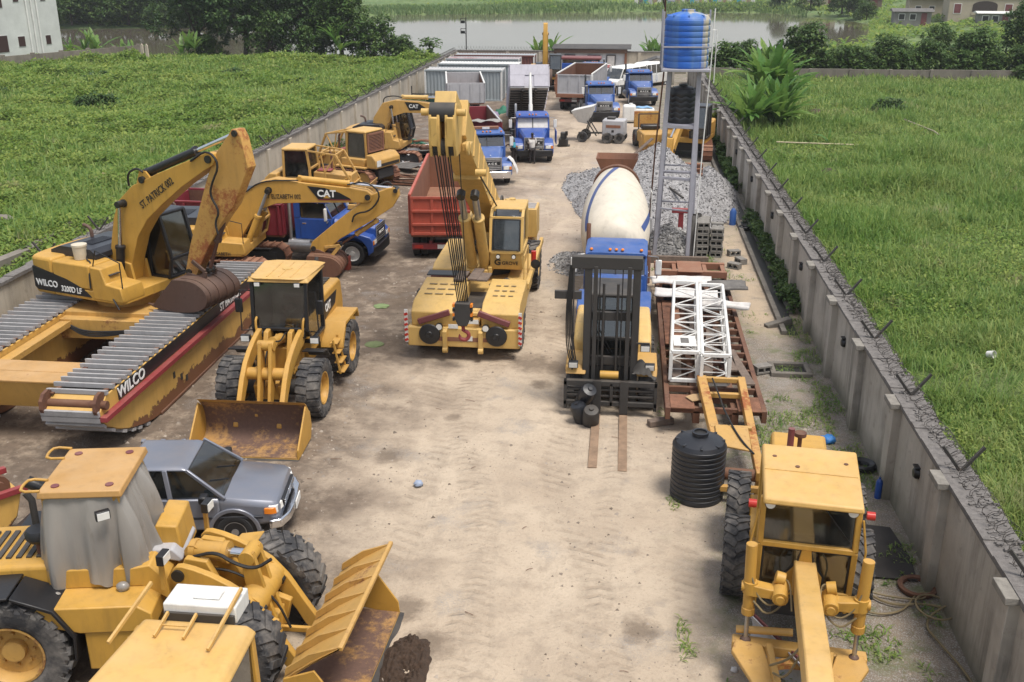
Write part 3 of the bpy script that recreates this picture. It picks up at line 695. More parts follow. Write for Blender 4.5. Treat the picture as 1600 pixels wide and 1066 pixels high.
def track(t, y, L, h, w, n=40, z0=0.0, x0=0.0, mat='rust_light', fmat='dark'):
    r = h / 2; a = L / 2 - r; per = 4 * a + 2 * PI * r; m = MB()
    def at(s):
        s %= per
        if s < 2 * a: return (-a + s, h, 0)
        s -= 2 * a
        if s < PI * r: th = s / r; return (a + r * math.sin(th), r + r * math.cos(th), th)
        s -= PI * r
        if s < 2 * a: return (a - s, 0, PI)
        s -= 2 * a; th = s / r; return (-a - r * math.sin(th), r - r * math.cos(th), PI + th)
    pitch = per / n; base = GM[0]
    for i in range(n):
        x, z, th = at(i * pitch)
        m.by(Matrix.Translation((x0 + x, y, z0 + z)) @ Matrix.Rotation(th, 4, 'Y'))
        m.cb((0, 0, -.03), (pitch * .93, w, .035)); m.cb((pitch * .3, 0, 0), (.035, w, .06)); m.cb((0, 0, -.09), (pitch * .8, w * .45, .09))
    P('track', m, M[mat], t)
    m = MB().box(x0 - a, x0 + a, y - w * .3, y + w * .3, z0 + h * .32, z0 + h * .68)
    for s in (-1, 1): m.cyl((x0 + s * a, y - w * .28, z0 + r), (x0 + s * a, y + w * .28, z0 + r), r - .1, n=18)
    k = max(4, int(a * 2 / .42))
    for i in range(k):
        xx = x0 - a + (2 * a) * (i + .5) / k; m.cyl((xx, y - w * .33, z0 + .2), (xx, y + w * .33, z0 + .2), .13, n=12)
    P('track_frame', m, M[fmat], t, .01)

def excavator_upper(t, zb, tail, front, W, boom, stick, bucket, hinge, cyls, ymat, cab_h=1.6, boomw=.46, stickw=.36, bw=1.15, cab=True, hood=True, cabmat='black', bmat='bucket', scale=1):
    hw = W / 2
    P('deck', MB().prism([(-tail * .55, -hw), (front - .1, -hw), (front, -hw + .12), (front, hw - .1), (front - .1, hw), (-tail * .55, hw)], zb, zb + .28, 'z'), ymat, t, .03)
    cwp = [(-tail * .55, -hw), (-tail * .55, hw), (-tail * .86, hw * .97)] + [(-tail * .86 - tail * .14 * math.sin(R(a)), hw * .97 * math.cos(R(a))) for a in range(15, 180, 15)] + [(-tail * .86, -hw * .97)]
    P('counterweight', MB().prism(cwp, zb - .03, zb + 1.02, 'z'), ymat, t, .09, seg=3)
    P('side_panel', MB().box(-tail * .55 + .012, .12, -hw, -hw * .36, zb + .29, zb + .97), ymat, t, .05, seg=3)
    P('side_panel', MB().box(-tail * .55 + .012, -.05, hw * .30, hw, zb + .29, zb + .97), ymat, t, .05)
    P('tool_box', MB().prism([(.15, zb + .285), (.15, zb + .95), (.52, zb + .93), (.66, zb + .52), (front - .05, zb + .47), (front + .02, zb + .16), (front, zb + .06), (.15, zb + .06)], -hw - .012, -hw * .42), ymat, t, .03)
    P('hatch', MB().box(.50, .66, -hw * .86, -hw * .6, zb + .70, zb + .735), M['dark'], t, .01)
    P('house_floor', MB().box(-tail * .55, .1, -hw * .35, hw * .29, zb + .285, zb + .60), M['dark'], t)
    if hood:
        m = MB().prism([(-tail * .78, zb + .98), (-.12, zb + .98), (-.12, zb + 1.12), (-.3, zb + 1.24), (-tail * .62, zb + 1.24), (-tail * .78, zb + 1.10)], -hw * .62, hw * .70)
        for i in range(7): m.box(-tail * .48 + i * .065, -tail * .48 + i * .065 + .03, -hw * .3, hw * .3, zb + 1.24, zb + 1.262)
        for i in range(9): m.box(-tail * .78 - .008, -tail * .78, -hw * .5 + i * hw * .12, -hw * .5 + i * hw * .12 + .04, zb + 1.0, zb + 1.1)
        P('engine_hood', m, M['hood'], t, .03)
    P('exhaust_pipe', MB().tube([(-tail * .6, hw * .2, zb + 1.1), (-tail * .6, hw * .2, zb + 1.42), (-tail * .64, hw * .2, zb + 1.52), (-tail * .72, hw * .2, zb + 1.56)], .05, 10, 1), M['bucket'], t)
    if cab:
        c0 = zb + .30
        cabin(t, [(.02, c0), (front + .02, c0), (front + .16, c0 + .55), (front - .12, c0 + cab_h), (.0, c0 + cab_h)], hw * .30, hw, M[cabmat], M['hood'], .085, split=front * .48)
    hr = MB().tube([(front - .05, -hw + .08, zb + .45), (front - .05, -hw + .08, zb + 1.15), (.35, -hw + .08, zb + 1.4), (.2, -hw + .08, zb + .96)], .017, 6)
    P('hand_rail', hr, M['black'], t)
    hd = boom[0]; m = MB()
    P('boom_foot', MB().prism([(-.3, zb + .2), (.65, zb + .2), (.55, zb + .8), (.05, zb + .9), (-.3, zb + .6)], -boomw * .72, -boomw * .54).prism([(-.3, zb + .2), (.65, zb + .2), (.55, zb + .8), (.05, zb + .9), (-.3, zb + .6)], boomw * .54, boomw * .72), ymat, t, .01)
# ------------------------------------------------------------------ amphibious excavator on pontoons
C1 = (-13.7, 26.2)
t = thing('amphibious_excavator', 'yellow long reach excavator standing on two big pontoon tracks with silver cleats', 'excavator', (C1[0], C1[1], 0))
world(t)
side = smooth2([(19.25, 1.32), (19.3, 1.0), (20.2, .45), (21.4, .10), (22.3, .02), (27.6, .02), (28.6, .12), (29.8, .6), (30.45, 1.2), (30.4, 1.4)], 1)
for xa, xb, face in ((-12.42, -11.08, 1), (-16.25, -14.92, 0)):
    pr = side + [(30.2, 1.58), (19.6, 1.58)]
    o = P('pontoon', MB().prism(pr, xa, xb, 'x'), M['pontoon'], t, .02)
    m = MB()         # cleats: silver channel bars carried on the chain round the hull
    ys = np.arange(19.66, 30.2, .285)
    for y in ys:
        dz = random.uniform(-.015, .015); dy = random.uniform(-.03, .03)
        m.box(xa - .02, xb + .02, y - .055 + dy, y + .055 + dy, 1.60 + dz, 1.63 + dz); m.box(xa - .02, xb + .02, y - .055 + dy, y - .01 + dy, 1.63 + dz, 1.70 + dz); m.box(xa - .02, xb + .02, y + .03 + dy, y + .055 + dy, 1.63 + dz, 1.68 + dz)
    for i in range(len(side) - 1):     # bars on the bow and stern and underneath
        a, b = Vector((0, side[i][0], side[i][1])), Vector((0, side[i + 1][0], side[i + 1][1])); L = (b - a).length; k = max(1, int(L / .3))
        for j in range(k):
            q = a.lerp(b, (j + .5) / k); d = (b - a).normalized(); nn = Vector((0, d.z, -d.y)) * .05
            if q.z + nn.z < .03: continue
            m.bar((xa, q.y + nn.y, q.z + nn.z), (xb, q.y + nn.y, q.z + nn.z), .15, .07, nn)
    P('cleat_track', m, M['cleat'], o)
    m = MB()
    for x in (xa + .12, xb - .12): m.box(x - .05, x + .05, 19.5, 30.2, 1.585, 1.62)
    m.cyl((xa - .1, 19.42, 1.42), (xb + .1, 19.42, 1.42), .10, n=12); m.cyl((xa + .02, 19.42, 1.42), (xa + .1, 19.42, 1.42), .3, n=10); m.cyl((xb - .1, 19.42, 1.42), (xb - .02, 19.42, 1.42), .3, n=10)
    P('gap_shade_plate', MB().box(xa + .03, xb - .03, 19.6, 30.2, 1.575, 1.59), M['pin'], o)  # dark plate added under the cleats, painting shade into their gaps
    P('drive_chain', m, M['rust'], o)
    if face:
        P('rub_rail', MB().hexa([(xb, 19.2, 1.10), (xb + .16, 19.2, 1.10), (xb + .16, 30.2, 1.12), (xb, 30.2, 1.12)], [(xb, 19.2, 1.22), (xb + .16, 19.2, 1.22), (xb + .16, 30.2, 1.24), (xb, 30.2, 1.24)]), M['crimson'], o, .01)
        P('name_band', MB().box(xb, xb + .02, 20.1, 30.0, 1.25, 1.56), M['black'], o)
        tx = MB(); text(tx, 'WILCO', .36, frame((xb + .02, 20.75, 1.40), (0, 1, 0), (0, 0, 1)), .01, 1.15, .02); P('lettering', tx, M['text_white'], o, angle=0); tx = MB(); text(tx, 'ST PATRICK', .30, frame((xb + .02, 27.0, 1.40), (0, 1, 0), (0, 0, 1)), .01, 1.0, .015)
        P('lettering', tx, M['text_white'], o, angle=0)
        P('chine', MB().box(xb - .05, xb + .035, 22.0, 28.2, .03, .10), M['rust'], o, .01)
        for y in (22.9, 23.3, 23.6): P('vent_hole', MB().box(xb, xb + .014, y, y + .11, .62 - (y - 22.9) * .5, .78 - (y - 22.9) * .5), M['dark'], o)
m = MB().box(-14.92, -12.42, 24.6, 25.0, .95, 1.5); m.box(-14.92, -12.42, 27.4, 27.8, .95, 1.5); m.prism([(-14.92, 24.9), (-12.42, 24.9), (-12.42, 27.5), (-14.92, 27.5)], 1.45, 1.62, 'z')
m.cyl((-13.7, 26.2, 1.6), (-13.7, 26.2, 1.96), .85, n=28)
P('cross_frame', m, M['yellow_worn'], t, .02)
m = MB().box(-14.93, -12.45, 20.25, 20.84, 1.50, 1.545); m.box(-14.93, -12.45, 20.86, 21.5, 1.50, 1.545)
P('deck_plate', m, M['roof_brown'], t, .01)
P('front_beam', MB().prism([(20.3, 1.49), (21.5, 1.49), (21.5, .8), (20.6, .75)], -14.9, -12.44, 'x'), M['pontoon'], t, .02)
P('side_walkway', MB().box(-14.9, -14.62, 21.5, 24.6, 1.38, 1.44).box(-14.62, -14.58, 21.5, 24.6, 1.30, 1.46), M['yellow_worn'], t, .01)
m = MB()
for i in range(4): m.tube([(-14.6, 24.55, 1.35 - i * .03), (-14.2, 24.5, 1.2 - i * .05), (-13.4, 24.5, 1.22 - i * .04), (-12.6, 24.55, 1.3)], .022, 6, 2)
P('hose', m, M['cable'], t)
world(t, place((C1[0], C1[1], 0), -18))
boom = [(-.36, 2.41), (-.09, 3.38), (.09, 3.99), (.35, 4.49), (.89, 4.93), (1.8, 5.32), (2.82, 5.72), (3.53, 6.0), (3.72, 5.98), (3.77, 5.84), (3.67, 5.69), (3.35, 5.51), (2.6, 5.05), (1.88, 4.53), (1.28, 4.05), (.87, 3.53), (.53, 2.73), (.42, 2.2), (.1, 2.1), (-.25, 2.25)]
stick = [(4.19, 6.47), (4.30, 6.62), (4.46, 6.62), (4.57, 6.42), (4.71, 5.69), (4.16, 4.69), (3.72, 4.2), (3.2, 3.5), (2.65, 2.61), (2.45, 2.5), (2.29, 2.62), (2.57, 3.45), (3.03, 4.53), (3.38, 5.32), (3.78, 6.03)]
excavator_upper(t, 1.95, 2.25, 1.2, 2.75, boom, stick, None, None, None, M['yellow_clean'], 1.75)
dm = MB().prism([(-1.95, 2.70), (-1.95, 2.12), (-1.85, 2.04), (.1, 2.04), (-.06, 2.18), (-.35, 2.32), (-.75, 2.46), (-1.3, 2.58)], -1.375 - .014, -1.33)
P('decal', dm, M['black'], t)
tx = MB(); text(tx, 'WILCO', .25, frame((-1.48, -1.39, 2.25), (1, 0, 0), (0, 0, 1)), .008, .95, .025); P('lettering', tx, M['text_white'], t, angle=0); tx = MB(); text(tx, '3200D LF', .22, frame((-.60, -1.39, 2.17), (1, 0, 0), (0, 0, 1)), .008, .85, .02)
P('lettering', tx, M['text_white'], t, angle=0)
b = arm(t, 'boom', boom, .48, M['yellow_clean'], [(3.55, 5.83, .10), (.54, 4.43, .11), (1.27, 5.12, .09)])
tx = MB(); text(tx, 'ST. PATRICK 002', .27, frame((1.72, -.245, 4.80), (.83, 0, .56), (0, 0, 1)), .008, .72, .012); P('lettering', tx, M['text_dark'], b, angle=0)
s = arm(t, 'stick', stick, .33, M['yellow_rusty'], [(4.4, 6.52, .08), (2.46, 2.72, .09)])
m = MB().prism([(1.02, 5.0), (1.16, 5.34), (1.36, 5.34), (1.5, 5.18)], -.19, -.13).prism([(1.02, 5.0), (1.16, 5.34), (1.36, 5.34), (1.5, 5.18)], .13, .19); P('lug', m, M['yellow_clean'], b)
pole_cyl(t, (1.27, 5.27), (4.32, 6.5), .56, .115, 'black')
for y in (-.40, .40): pole_cyl(t, (.16, 1.95), (.54, 4.43), .52, .115, 'black', y)
pole_cyl(t, (3.92, 4.95), (3.02, 2.80), .60, .095, 'bucket', rod='rust')
for y in (-.2, .2): m = MB(); m.bar((2.62, y, 3.05), (3.02, y, 2.8), .06, .1); m.bar((3.02, y, 2.8), (2.95, y, 2.45), .06, .12); P('linkage', m, M['bucket'], t, .01)
dig_bucket(t, [(1.50, 1.78), (2.0, 1.70), (2.9, 1.76), (3.4, 2.0), (3.42, 2.38), (3.1, 2.62), (2.75, 2.66), (2.3, 2.62)], (2.46, 2.72), 1.35, M['bucket'])
hose(t, [(.7, -.15, 4.9), (.75, -.2, 5.25), (1.1, -.2, 5.42), (1.3, -.2, 5.32)], .03); hose(t, [(3.0, -.27, 5.75), (3.6, -.3, 6.1), (3.95, -.3, 5.75), (3.6, -.28, 5.2), (3.5, -.26, 4.9), (3.75, -.24, 4.5), (3.55, -.24, 4.2), (3.62, -.24, 3.9)], .03)
hose(t, [(.0, -.9, 2.9), (.25, -.95, 2.4), (.9, -1.42, 2.1), (1.1, -1.45, 1.85)], .025)
hose(t, [(-.3, -.95, 3.1), (-.33, -1.0, 2.95), (-.05, -1.1, 2.95), (.1, -1.36, 2.8), (.12, -1.40, 2.3)], .02)
local()
t = tag(P('plastic_pail', MB().lathe([(.001, 0), (.16, 0), (.19, .36), (.205, .36), (.205, .41), (.19, .41), (.001, .415)], (0, 0, 0), 'z', 22), plain('pail_white', (.62, .56, .44), .6, var=.3)), 'dirty white plastic pail with a lid standing on the amphibious excavator', 'pail'); t.location = (-14.55, 25.5, 2.93)

# ------------------------------------------------------------------ tracked excavators
def tracked(t, zt, L, gauge, w, h, head, n=38):
    local(); GM[0] = Matrix.Rotation(R(head), 4, 'Z')
    for y in (-gauge / 2, gauge / 2): track(t, y, L, h, w, n)
    m = MB().box(-L * .18, L * .18, -gauge / 2, gauge / 2, h * .45, h * .9); m.cyl((0, 0, h * .9), (0, 0, zt), .62, n=24)
    P('undercarriage', m, M['dark'], t, .02); local()
C2 = (-14.3, 34.15)
t = thing('tracked_excavator', 'yellow tracked excavator with folded boom in front of the blue and red tipper', 'excavator', (C2[0], C2[1], 0), 3)
tracked(t, .98, 4.6, 2.1, .6, .86, -4)
boom = [(.30, .95), (.45, 1.5), (.56, 1.85), (.99, 2.67), (1.38, 3.03), (1.82, 3.34), (2.39, 3.48), (3.44, 3.33), (4.95, 3.18), (5.55, 3.08), (5.74, 2.93), (5.70, 2.75), (5.59, 2.67), (4.93, 2.67), (3.4, 2.65), (2.37, 2.61), (1.84, 2.42), (1.42, 2.0), (.9, 1.2), (.75, .9)]
stick = [(6.5, 3.2), (6.63, 3.12), (6.66, 2.89), (6.44, 2.53), (5.65, 2.01), (4.54, 1.37), (3.89, .83), (3.6, .78), (3.42, .98), (3.5, 1.22), (4.59, 2.1), (5.22, 2.57), (5.65, 2.92), (6.3, 3.18)]
excavator_upper(t, .98, 2.4, 1.45, 2.7, boom, stick, None, None, None, M['yellow'], 1.55, cabmat='yellow_worn')
b = arm(t, 'boom', boom, .46, M['yellow'], [(5.58, 2.87, .1), (2.13, 3.08, .12)])
P('decal', MB().prism([(3.50, 3.24), (4.1, 3.18), (4.6, 3.02), (4.95, 2.83), (5.0, 2.78), (3.85, 2.78), (3.72, 2.95)], -.245, -.22), M['black'], b)
P('stripe', MB().prism([(3.86, 2.78), (5.0, 2.78), (5.02, 2.755), (3.86, 2.755)], -.246, -.22), M['crimson'], b)
tx = MB(); text(tx, 'CAT', .33, frame((4.15, -.247, 2.975), (1, 0, -.02), (0, 0, 1)), .008, 1.0, .03); P('lettering', tx, M['text_white'], b, angle=0)
tx = MB().prism([(4.03, 2.82), (4.28, 2.82), (4.155, 2.93)], -.258, -.25); P('triangle_mark', tx, M['yellow'], b)
tx = MB(); text(tx, 'ST ELIZABETH 002', .215, frame((2.62, -.236, 2.86), (1, 0, .0), (0, 0, 1)), .008, .72, .008); P('lettering', tx, M['text_dark'], b, angle=0)
tx = MB(); text(tx, 'ELIZABETH', .16, frame((.6, -1.37, 1.08), (1, 0, 0), (0, 0, 1)), .008, .9, .008); P('lettering', tx, M['text_dark'], t, angle=0)
s = arm(t, 'stick', stick, .36, M['yellow'], [(6.55, 3.1, .08), (3.55, 1.0, .09)])
pole_cyl(t, (3.2, 3.45), (6.5, 3.14), .52, .11, 'yellow_clean')
for y in (-.38, .38): pole_cyl(t, (1.22, 1.1), (2.13, 3.08), .55, .11, 'yellow_clean', y, rod='steel')
pole_cyl(t, (5.8, 1.98), (4.5, 1.12), .55, .085, 'yellow_worn', rod='rust')
for y in (-.19, .19): m = MB(); m.bar((3.95, y, 1.05), (4.5, y, 1.12), .06, .1); m.bar((4.5, y, 1.12), (4.2, y, .75), .06, .12); P('linkage', m, M['yellow_worn'], t, .01)
dig_bucket(t, [(3.22, .10), (3.4, -.02), (4.0, .02), (4.5, .12), (4.66, .42), (4.42, .74), (4.0, .84), (3.42, .85)], (3.55, 1.0), 1.3, M['rust'])
hose(t, [(4.9, -.25, 3.3), (5.6, -.3, 3.45), (6.1, -.3, 3.0), (5.7, -.28, 2.4), (5.1, -.27, 2.3), (5.0, -.26, 2.0)], .03); hose(t, [(1.3, -.25, 3.0), (1.9, -.25, 3.42), (3.2, -.25, 3.44)], .025); hose(t, [(5.9, .1, 3.2), (6.3, .2, 3.4), (6.5, .2, 2.9), (6.2, .2, 2.4)], .03)

t = thing('tracked_excavator', 'weathered yellow excavator with a rusty arched boom beside the scrap heap by the left wall', 'excavator', (-12.9, 56.0, 0), -4)
tracked(t, .95, 4.2, 2.1, .6, .85, 0)
boom = [(-.88, 1.0), (-.88, 1.76), (-.75, 2.5), (-.21, 3.29), (.5, 3.46), (1.9, 3.40), (3.0, 3.25), (3.2, 3.0), (3.0, 2.7), (2.0, 2.8), (1.0, 2.8), (.25, 2.54), (-.05, 1.8), (-.1, 1.0)]
excavator_upper(t, .95, 2.3, 1.0, 2.6, boom, None, None, None, None, M['yellow_worn'], 1.75, cabmat='dark')
GM[0] = None
b = arm(t, 'boom', boom, .46, M['yellow_worn'], [(3.0, 2.95, .1), (.3, 3.1, .1)])
P('decal', MB().prism([(1.05, 3.38), (1.8, 3.34), (2.2, 3.1), (2.3, 2.98), (1.3, 2.93)], -.245, -.22), M['black'], b)
tx = MB(); text(tx, 'CAT', .27, frame((1.55, -.247, 3.15), (1, 0, -.02), (0, 0, 1)), .008, 1.0, .02); P('lettering', tx, M['text_white'], b, angle=0)
pole_cyl(t, (.9, 3.62), (3.4, 3.62), .55, .11, 'pale_clean'); pole_cyl(t, (.55, 1.2), (.3, 3.1), .5, .1, 'yellow_worn', -.36); pole_cyl(t, (.55, 1.2), (.3, 3.1), .5, .1, 'yellow_worn', .36)
arm(t, 'stick', [(3.3, 3.7), (3.5, 3.6), (3.4, 3.0), (3.0, 1.3), (2.75, 1.3), (2.9, 2.8)], .34, M['yellow_worn'], [(2.88, 1.4, .08)])
dig_bucket(t, [(2.2, .15), (2.6, .08), (3.3, .2), (3.6, .6), (3.4, 1.0), (2.9, 1.25), (2.6, 1.3)], (2.88, 1.4), 1.2, M['rust'])
hose(t, [(-.2, -.1, 3.3), (-.1, -.2, 3.62), (.5, -.2, 3.7), (.9, -.15, 3.6)], .03)

t = thing('tracked_excavator', 'yellow excavator behind the gravel heap under the water tower, boom lowered towards the yard', 'excavator', (3.7, 60.0, 0), -105)
tracked(t, .95, 4.3, 2.15, .6, .95, 12)
boom = [(.1, 1.1), (.3, 2.2), (1.0, 2.9), (1.6, 2.95), (4.6, 1.25), (4.75, .95), (4.5, .8), (1.7, 2.3), (1.1, 2.1), (.7, 1.1)]
excavator_upper(t, .95, 2.1, 1.3, 2.5, boom, None, None, None, None, M['yellow'], 1.7, cabmat='dark')
b = arm(t, 'boom', boom, .42, M['yellow'], [(4.6, 1.05, .09), (1.3, 2.6, .1)])
for y in (-.33, .33): pole_cyl(t, (.9, 1.2), (1.9, 2.3), .5, .1, 'yellow', y)
arm(t, 'stick', [(4.55, 1.75), (4.8, 1.7), (5.0, 1.0), (4.9, .35), (4.65, .35), (4.5, 1.0)], .34, M['yellow'], [(4.75, .45, .08)])
pole_cyl(t, (2.2, 2.75), (4.6, 1.7), .6, .09, 'black')
dig_bucket(t, [(4.1, .10), (4.5, .08), (5.2, .12), (5.5, .4), (5.3, .8), (4.9, .85), (4.6, .6)], (4.75, .45), 1.0, M['yellow_worn'])

t = thing('tracked_excavator', 'yellow excavator raising its folded boom above the grey tipper at the far end', 'excavator', (-7.0, 92.0, 0), -86)
tracked(t, .98, 4.4, 2.2, .6, .9, 0)
boom = [(.1, 1.1), (.05, 2.2), (.5, 3.6), (1.3, 4.7), (1.7, 4.95), (1.95, 4.75), (1.6, 4.2), (1.1, 3.2), (.85, 2.0), (.75, 1.1)]
excavator_upper(t, .98, 2.4, 1.35, 2.7, boom, None, None, None, None, M['yellow'], 1.7)
arm(t, 'boom', boom, .46, M['yellow_clean'], [(1.7, 4.8, .1)])
arm(t, 'stick', [(1.55, 5.7), (1.8, 5.6), (2.1, 4.8), (2.2, 3.0), (2.0, 1.9), (1.8, 1.9), (1.75, 3.6), (1.55, 4.8)], .36, M['yellow_clean'], [(1.9, 2.0, .08)])
pole_cyl(t, (.3, 3.5), (1.55, 5.5), .6, .1, 'yellow'); pole_cyl(t, (.85, 1.3), (1.0, 3.3), .5, .1, 'yellow', .36)
dig_bucket(t, [(1.2, .6), (1.6, .5), (2.2, .7), (2.5, 1.1), (2.35, 1.6), (2.0, 1.9), (1.75, 1.9)], (1.9, 2.0), 1.2, M['bucket'])
# ------------------------------------------------------------------ wheels
def wheel(t, c, r, w, rimmat, out=1, lugs='bar', rr=.56, tmat='rubber_dusty', axis='y', dish=.3, nl=22):
    """tyre with tread lugs, rim as its sub-part; out = side (+1/-1 along the axis) the rim face looks to"""
    h = w / 2; base = GM[0]; ori = Matrix.Translation(c)
    if axis == 'x': ori = ori @ Matrix.Rotation(-PI / 2, 4, 'Z')
    m = MB().by(ori)
    m.lathe([(r * rr, -h * .8), (r * .72, -h), (r * .90, -h * .97), (r * .965, -h * .8), (r * .975, 0), (r * .965, h * .8), (r * .90, h * .97), (r * .72, h), (r * rr, h * .8)], (0, 0, 0), 'y', 36)
    if lugs:
        for k in range(nl):
            a = 2 * PI * k / nl
            for s in (-1, 1):
                aa = a + (PI / nl if s > 0 else 0)
                m.by(ori @ Matrix.Rotation(-aa, 4, 'Y') @ Matrix.Translation((r * .975, s * h * .47, 0)) @ Matrix.Rotation(s * R(28 if lugs == 'chev' else 8), 4, 'X'))
                m.cb((0, 0, 0), (r * .07, h * (1.04 if lugs == 'chev' else .92), r * (.14 if lugs == 'chev' else .20)))
                m.by(ori @ Matrix.Rotation(-aa, 4, 'Y') @ Matrix.Translation((r * .90, s * h * .955, 0)))
                m.cb((0, 0, 0), (r * .13, h * .09, r * .15))
    o = P('wheel', m, M[tmat], t)
    m = MB().by(ori)
    e = h * .82 * out
    m.lathe([(r * rr * 1.02, e * 1.05), (r * rr * .95, e * 1.06), (r * rr * .90, e * .9), (r * rr * .86, e * dish), (r * .20, e * dish * .8), (r * .19, e * (dish + .35)), (.001, e * (dish + .36))], (0, 0, 0), 'y', 28)
    m.lathe([(r * rr * 1.0, -h * .8), (r * rr * .9, h * .8)], (0, 0, 0), 'y', 28)
    for k in range(8):
        a = 2 * PI * k / 8; m.cyl((r * .31 * math.cos(a), e * dish * .7, r * .31 * math.sin(a)), (r * .31 * math.cos(a), e * (dish + .14), r * .31 * math.sin(a)), r * .035, n=6)
    P('rim', m, M[rimmat], o)
    return o
def work_lamp(t, c, s=.16, d=(1, 0, 0), name='work_lamp'):
    d = Vector(d).normalized(); c = Vector(c)
    o = P(name, MB().bar(c - d * s * .55, c, s * 1.2, s * .85), M['black'], t, .012)
    P('lens', MB().bar(c, c + d * .012, s * 1.0, s * .66), M['lamp'], o); return o

def loader(t, rear_m, front_m, r, w, tr, cab, ymat, rimmat, arm_mat, hoodH=2.15, bw=2.55, lugs='bar', bucket_m=None, black_fender=False, bucketmat=None, bprof=None, rx=-1.48, ak=1.0, steps=True, rr_=None):
    rr_ = rr_ or r; A = lambda pts: [(x * ak, z) for x, z in pts]
    """articulated wheel loader; both frames authored with the joint at x=0, forward +x"""
    # rear frame
    GM[0] = rear_m
    P('rear_frame', MB().prism([(-2.6, .75), (-.05, .7), (-.05, 1.15), (-.5, 1.25), (-2.6, 1.25)], -.45, .45), ymat, t, .03)
    P('engine_hood', MB().prism([(-2.95, 1.05), (-2.98, 1.6), (-2.85, hoodH - .12), (-2.7, hoodH - .03), (-1.0, hoodH), (-1.0, 1.2), (-2.5, 1.2)], -.64, .64), ymat, t, .07, seg=3)
    m = MB()
    for i in range(9): m.box(-2.6 + i * .15, -2.52 + i * .15, -.4, .4, hoodH - .03 + .02 * i / 9, hoodH + .012)
    P('grille', m, M['dark'], t)
    P('counterweight', MB().box(-3.1, -2.65, -.95, .95, .75, 1.28), ymat, t, .06)
    for s in (-1, 1):
        if not black_fender:
            P('fender', MB().prism([(-2.45, 1.30), (-2.3, 1.56), (-.95, 1.60), (-.55, 1.20), (-.5, 1.02), (-.62, 1.02), (-1.0, 1.50), (-2.25, 1.48), (-2.38, 1.26)], s * .62, s * 1.22), ymat, t, .015)
        m = MB()
        for x in (-.72, -.22) if steps else (): m.bar((x, s * 1.2, .42), (x * .9, s * 1.05, 1.35), .05, .05)
        for i in range(4 if steps else 0): f = i / 3; m.box(-.74 + f * .08, -.2, s * (1.2 - .14 * f) - .1, s * (1.2 - .14 * f) + .1, .45 + .26 * i, .48 + .26 * i)
        if steps: P('step_ladder', m, ymat, t, .006)
        wheel(t, (rx, s * tr, rr_), rr_, w, rimmat, s, lugs)
    P('axle', MB().cyl((rx, -tr, rr_), (rx, tr, rr_), .2, n=14), M['dark'], t)
    P('exhaust_stack', MB().tube([(-1.9, .25, hoodH - .1), (-1.9, .25, hoodH + .62), (-1.98, .25, hoodH + .75)], .055, 10), M['dark'], t)
    if cab: cab()
    # front frame
    GM[0] = front_m
    P('front_frame', MB().prism([(.05, .72), (.3, .62), (1.9, .55), (2.0, .95), (1.3, 1.2), (.95, 1.95), (.6, 1.98), (.35, 1.3), (.05, 1.1)], -.36, -.24).prism([(.05, .72), (.3, .62), (1.9, .55), (2.0, .95), (1.3, 1.2), (.95, 1.95), (.6, 1.98), (.35, 1.3), (.05, 1.1)], .24, .36).box(.3, 1.9, -.24, .24, .55, .9).box(.55, .85, -.24, .24, .9, 1.5), ymat, t, .02)
    for s in (-1, 1):
        wheel(t, (1.45, s * tr, r), r, w, rimmat, s, lugs)
        P('front_fender', MB().prism([(.62, 1.28), (.85, 1.52), (1.25, 1.60), (1.25, 1.565), (.87, 1.48), (.66, 1.26)], s * .66, s * 1.2), M['black'] if not black_fender else ymat, t, .01)
    P('axle', MB().cyl((1.45, -tr, r), (1.45, tr, r), .2, n=14), M['dark'], t)
    for s in (-1, 1):
        y = s * .52
        a = P('lift_arm', MB().prism(smooth2(A([(.55, 1.72), (.62, 1.95), (.85, 1.98), (1.5, 1.80), (2.15, 1.45), (2.75, .62), (2.98, .35), (2.9, .2), (2.65, .28), (2.35, .75), (1.85, 1.22), (1.2, 1.5), (.7, 1.6)]), 1), y - .06, y + .06), arm_mat, t, .015)
        P('pin', MB().cyl((.72 * ak, y - .1, 1.82), (.72 * ak, y + .1, 1.82), .1, n=14), M['pin'], a); P('pin', MB().cyl((2.85 * ak, y - .1, .32), (2.85 * ak, y + .1, .32), .085, n=14), M['pin'], a)
        pole_cyl(t, (.75, s * .40, .95), (1.8, s * .46, 1.22), .6, .075, 'yellow')
    P('cross_tube', MB().cyl((1.95 * ak, -.5, 1.25), (1.95 * ak, .5, 1.25), .15 if ak == 1 else .24, n=20), arm_mat, t)
    bc = A([(1.72, 1.98), (1.98, 2.04), (2.18, 1.3), (2.40, .62), (2.2, .55), (1.80, 1.2)]); P('bell_crank', MB().prism(bc, -.17, -.09).prism(bc, .09, .17).cyl((1.98 * ak, -.2, 1.25), (1.98 * ak, .2, 1.25), .14, n=16).cyl((1.85 * ak, -.2, 1.93), (1.85 * ak, .2, 1.93), .13, n=16), arm_mat, t, .01)
    pole_cyl(t, (.75 * ak, 0, 1.72 if ak == 1 else 1.92), (1.86 * ak, 0, 1.92), .58, .12 if ak == 1 else .15, 'yellow')
    P('tilt_link', MB().bar((2.28 * ak, 0, .6), (2.95 * ak, 0, .62), .07, .09), arm_mat, t, .01)
    hose(t, [(.5, .12, 1.6), (.9, .2, 1.98), (1.3, .18, 1.85), (1.6, .16, 1.95)], .02); hose(t, [(.5, -.12, 1.5), (1.0, -.17, 1.75), (1.5, -.15, 1.6), (1.9, -.1, 1.2), (2.1, -.1, .7)], .02)
    # bucket
    if bucket_m: GM[0] = front_m @ bucket_m
    bp = bprof or [(4.0, .03), (3.2, .04), (2.98, .10), (2.86, .38), (2.92, .75), (3.12, 1.02), (3.28, 1.12)]
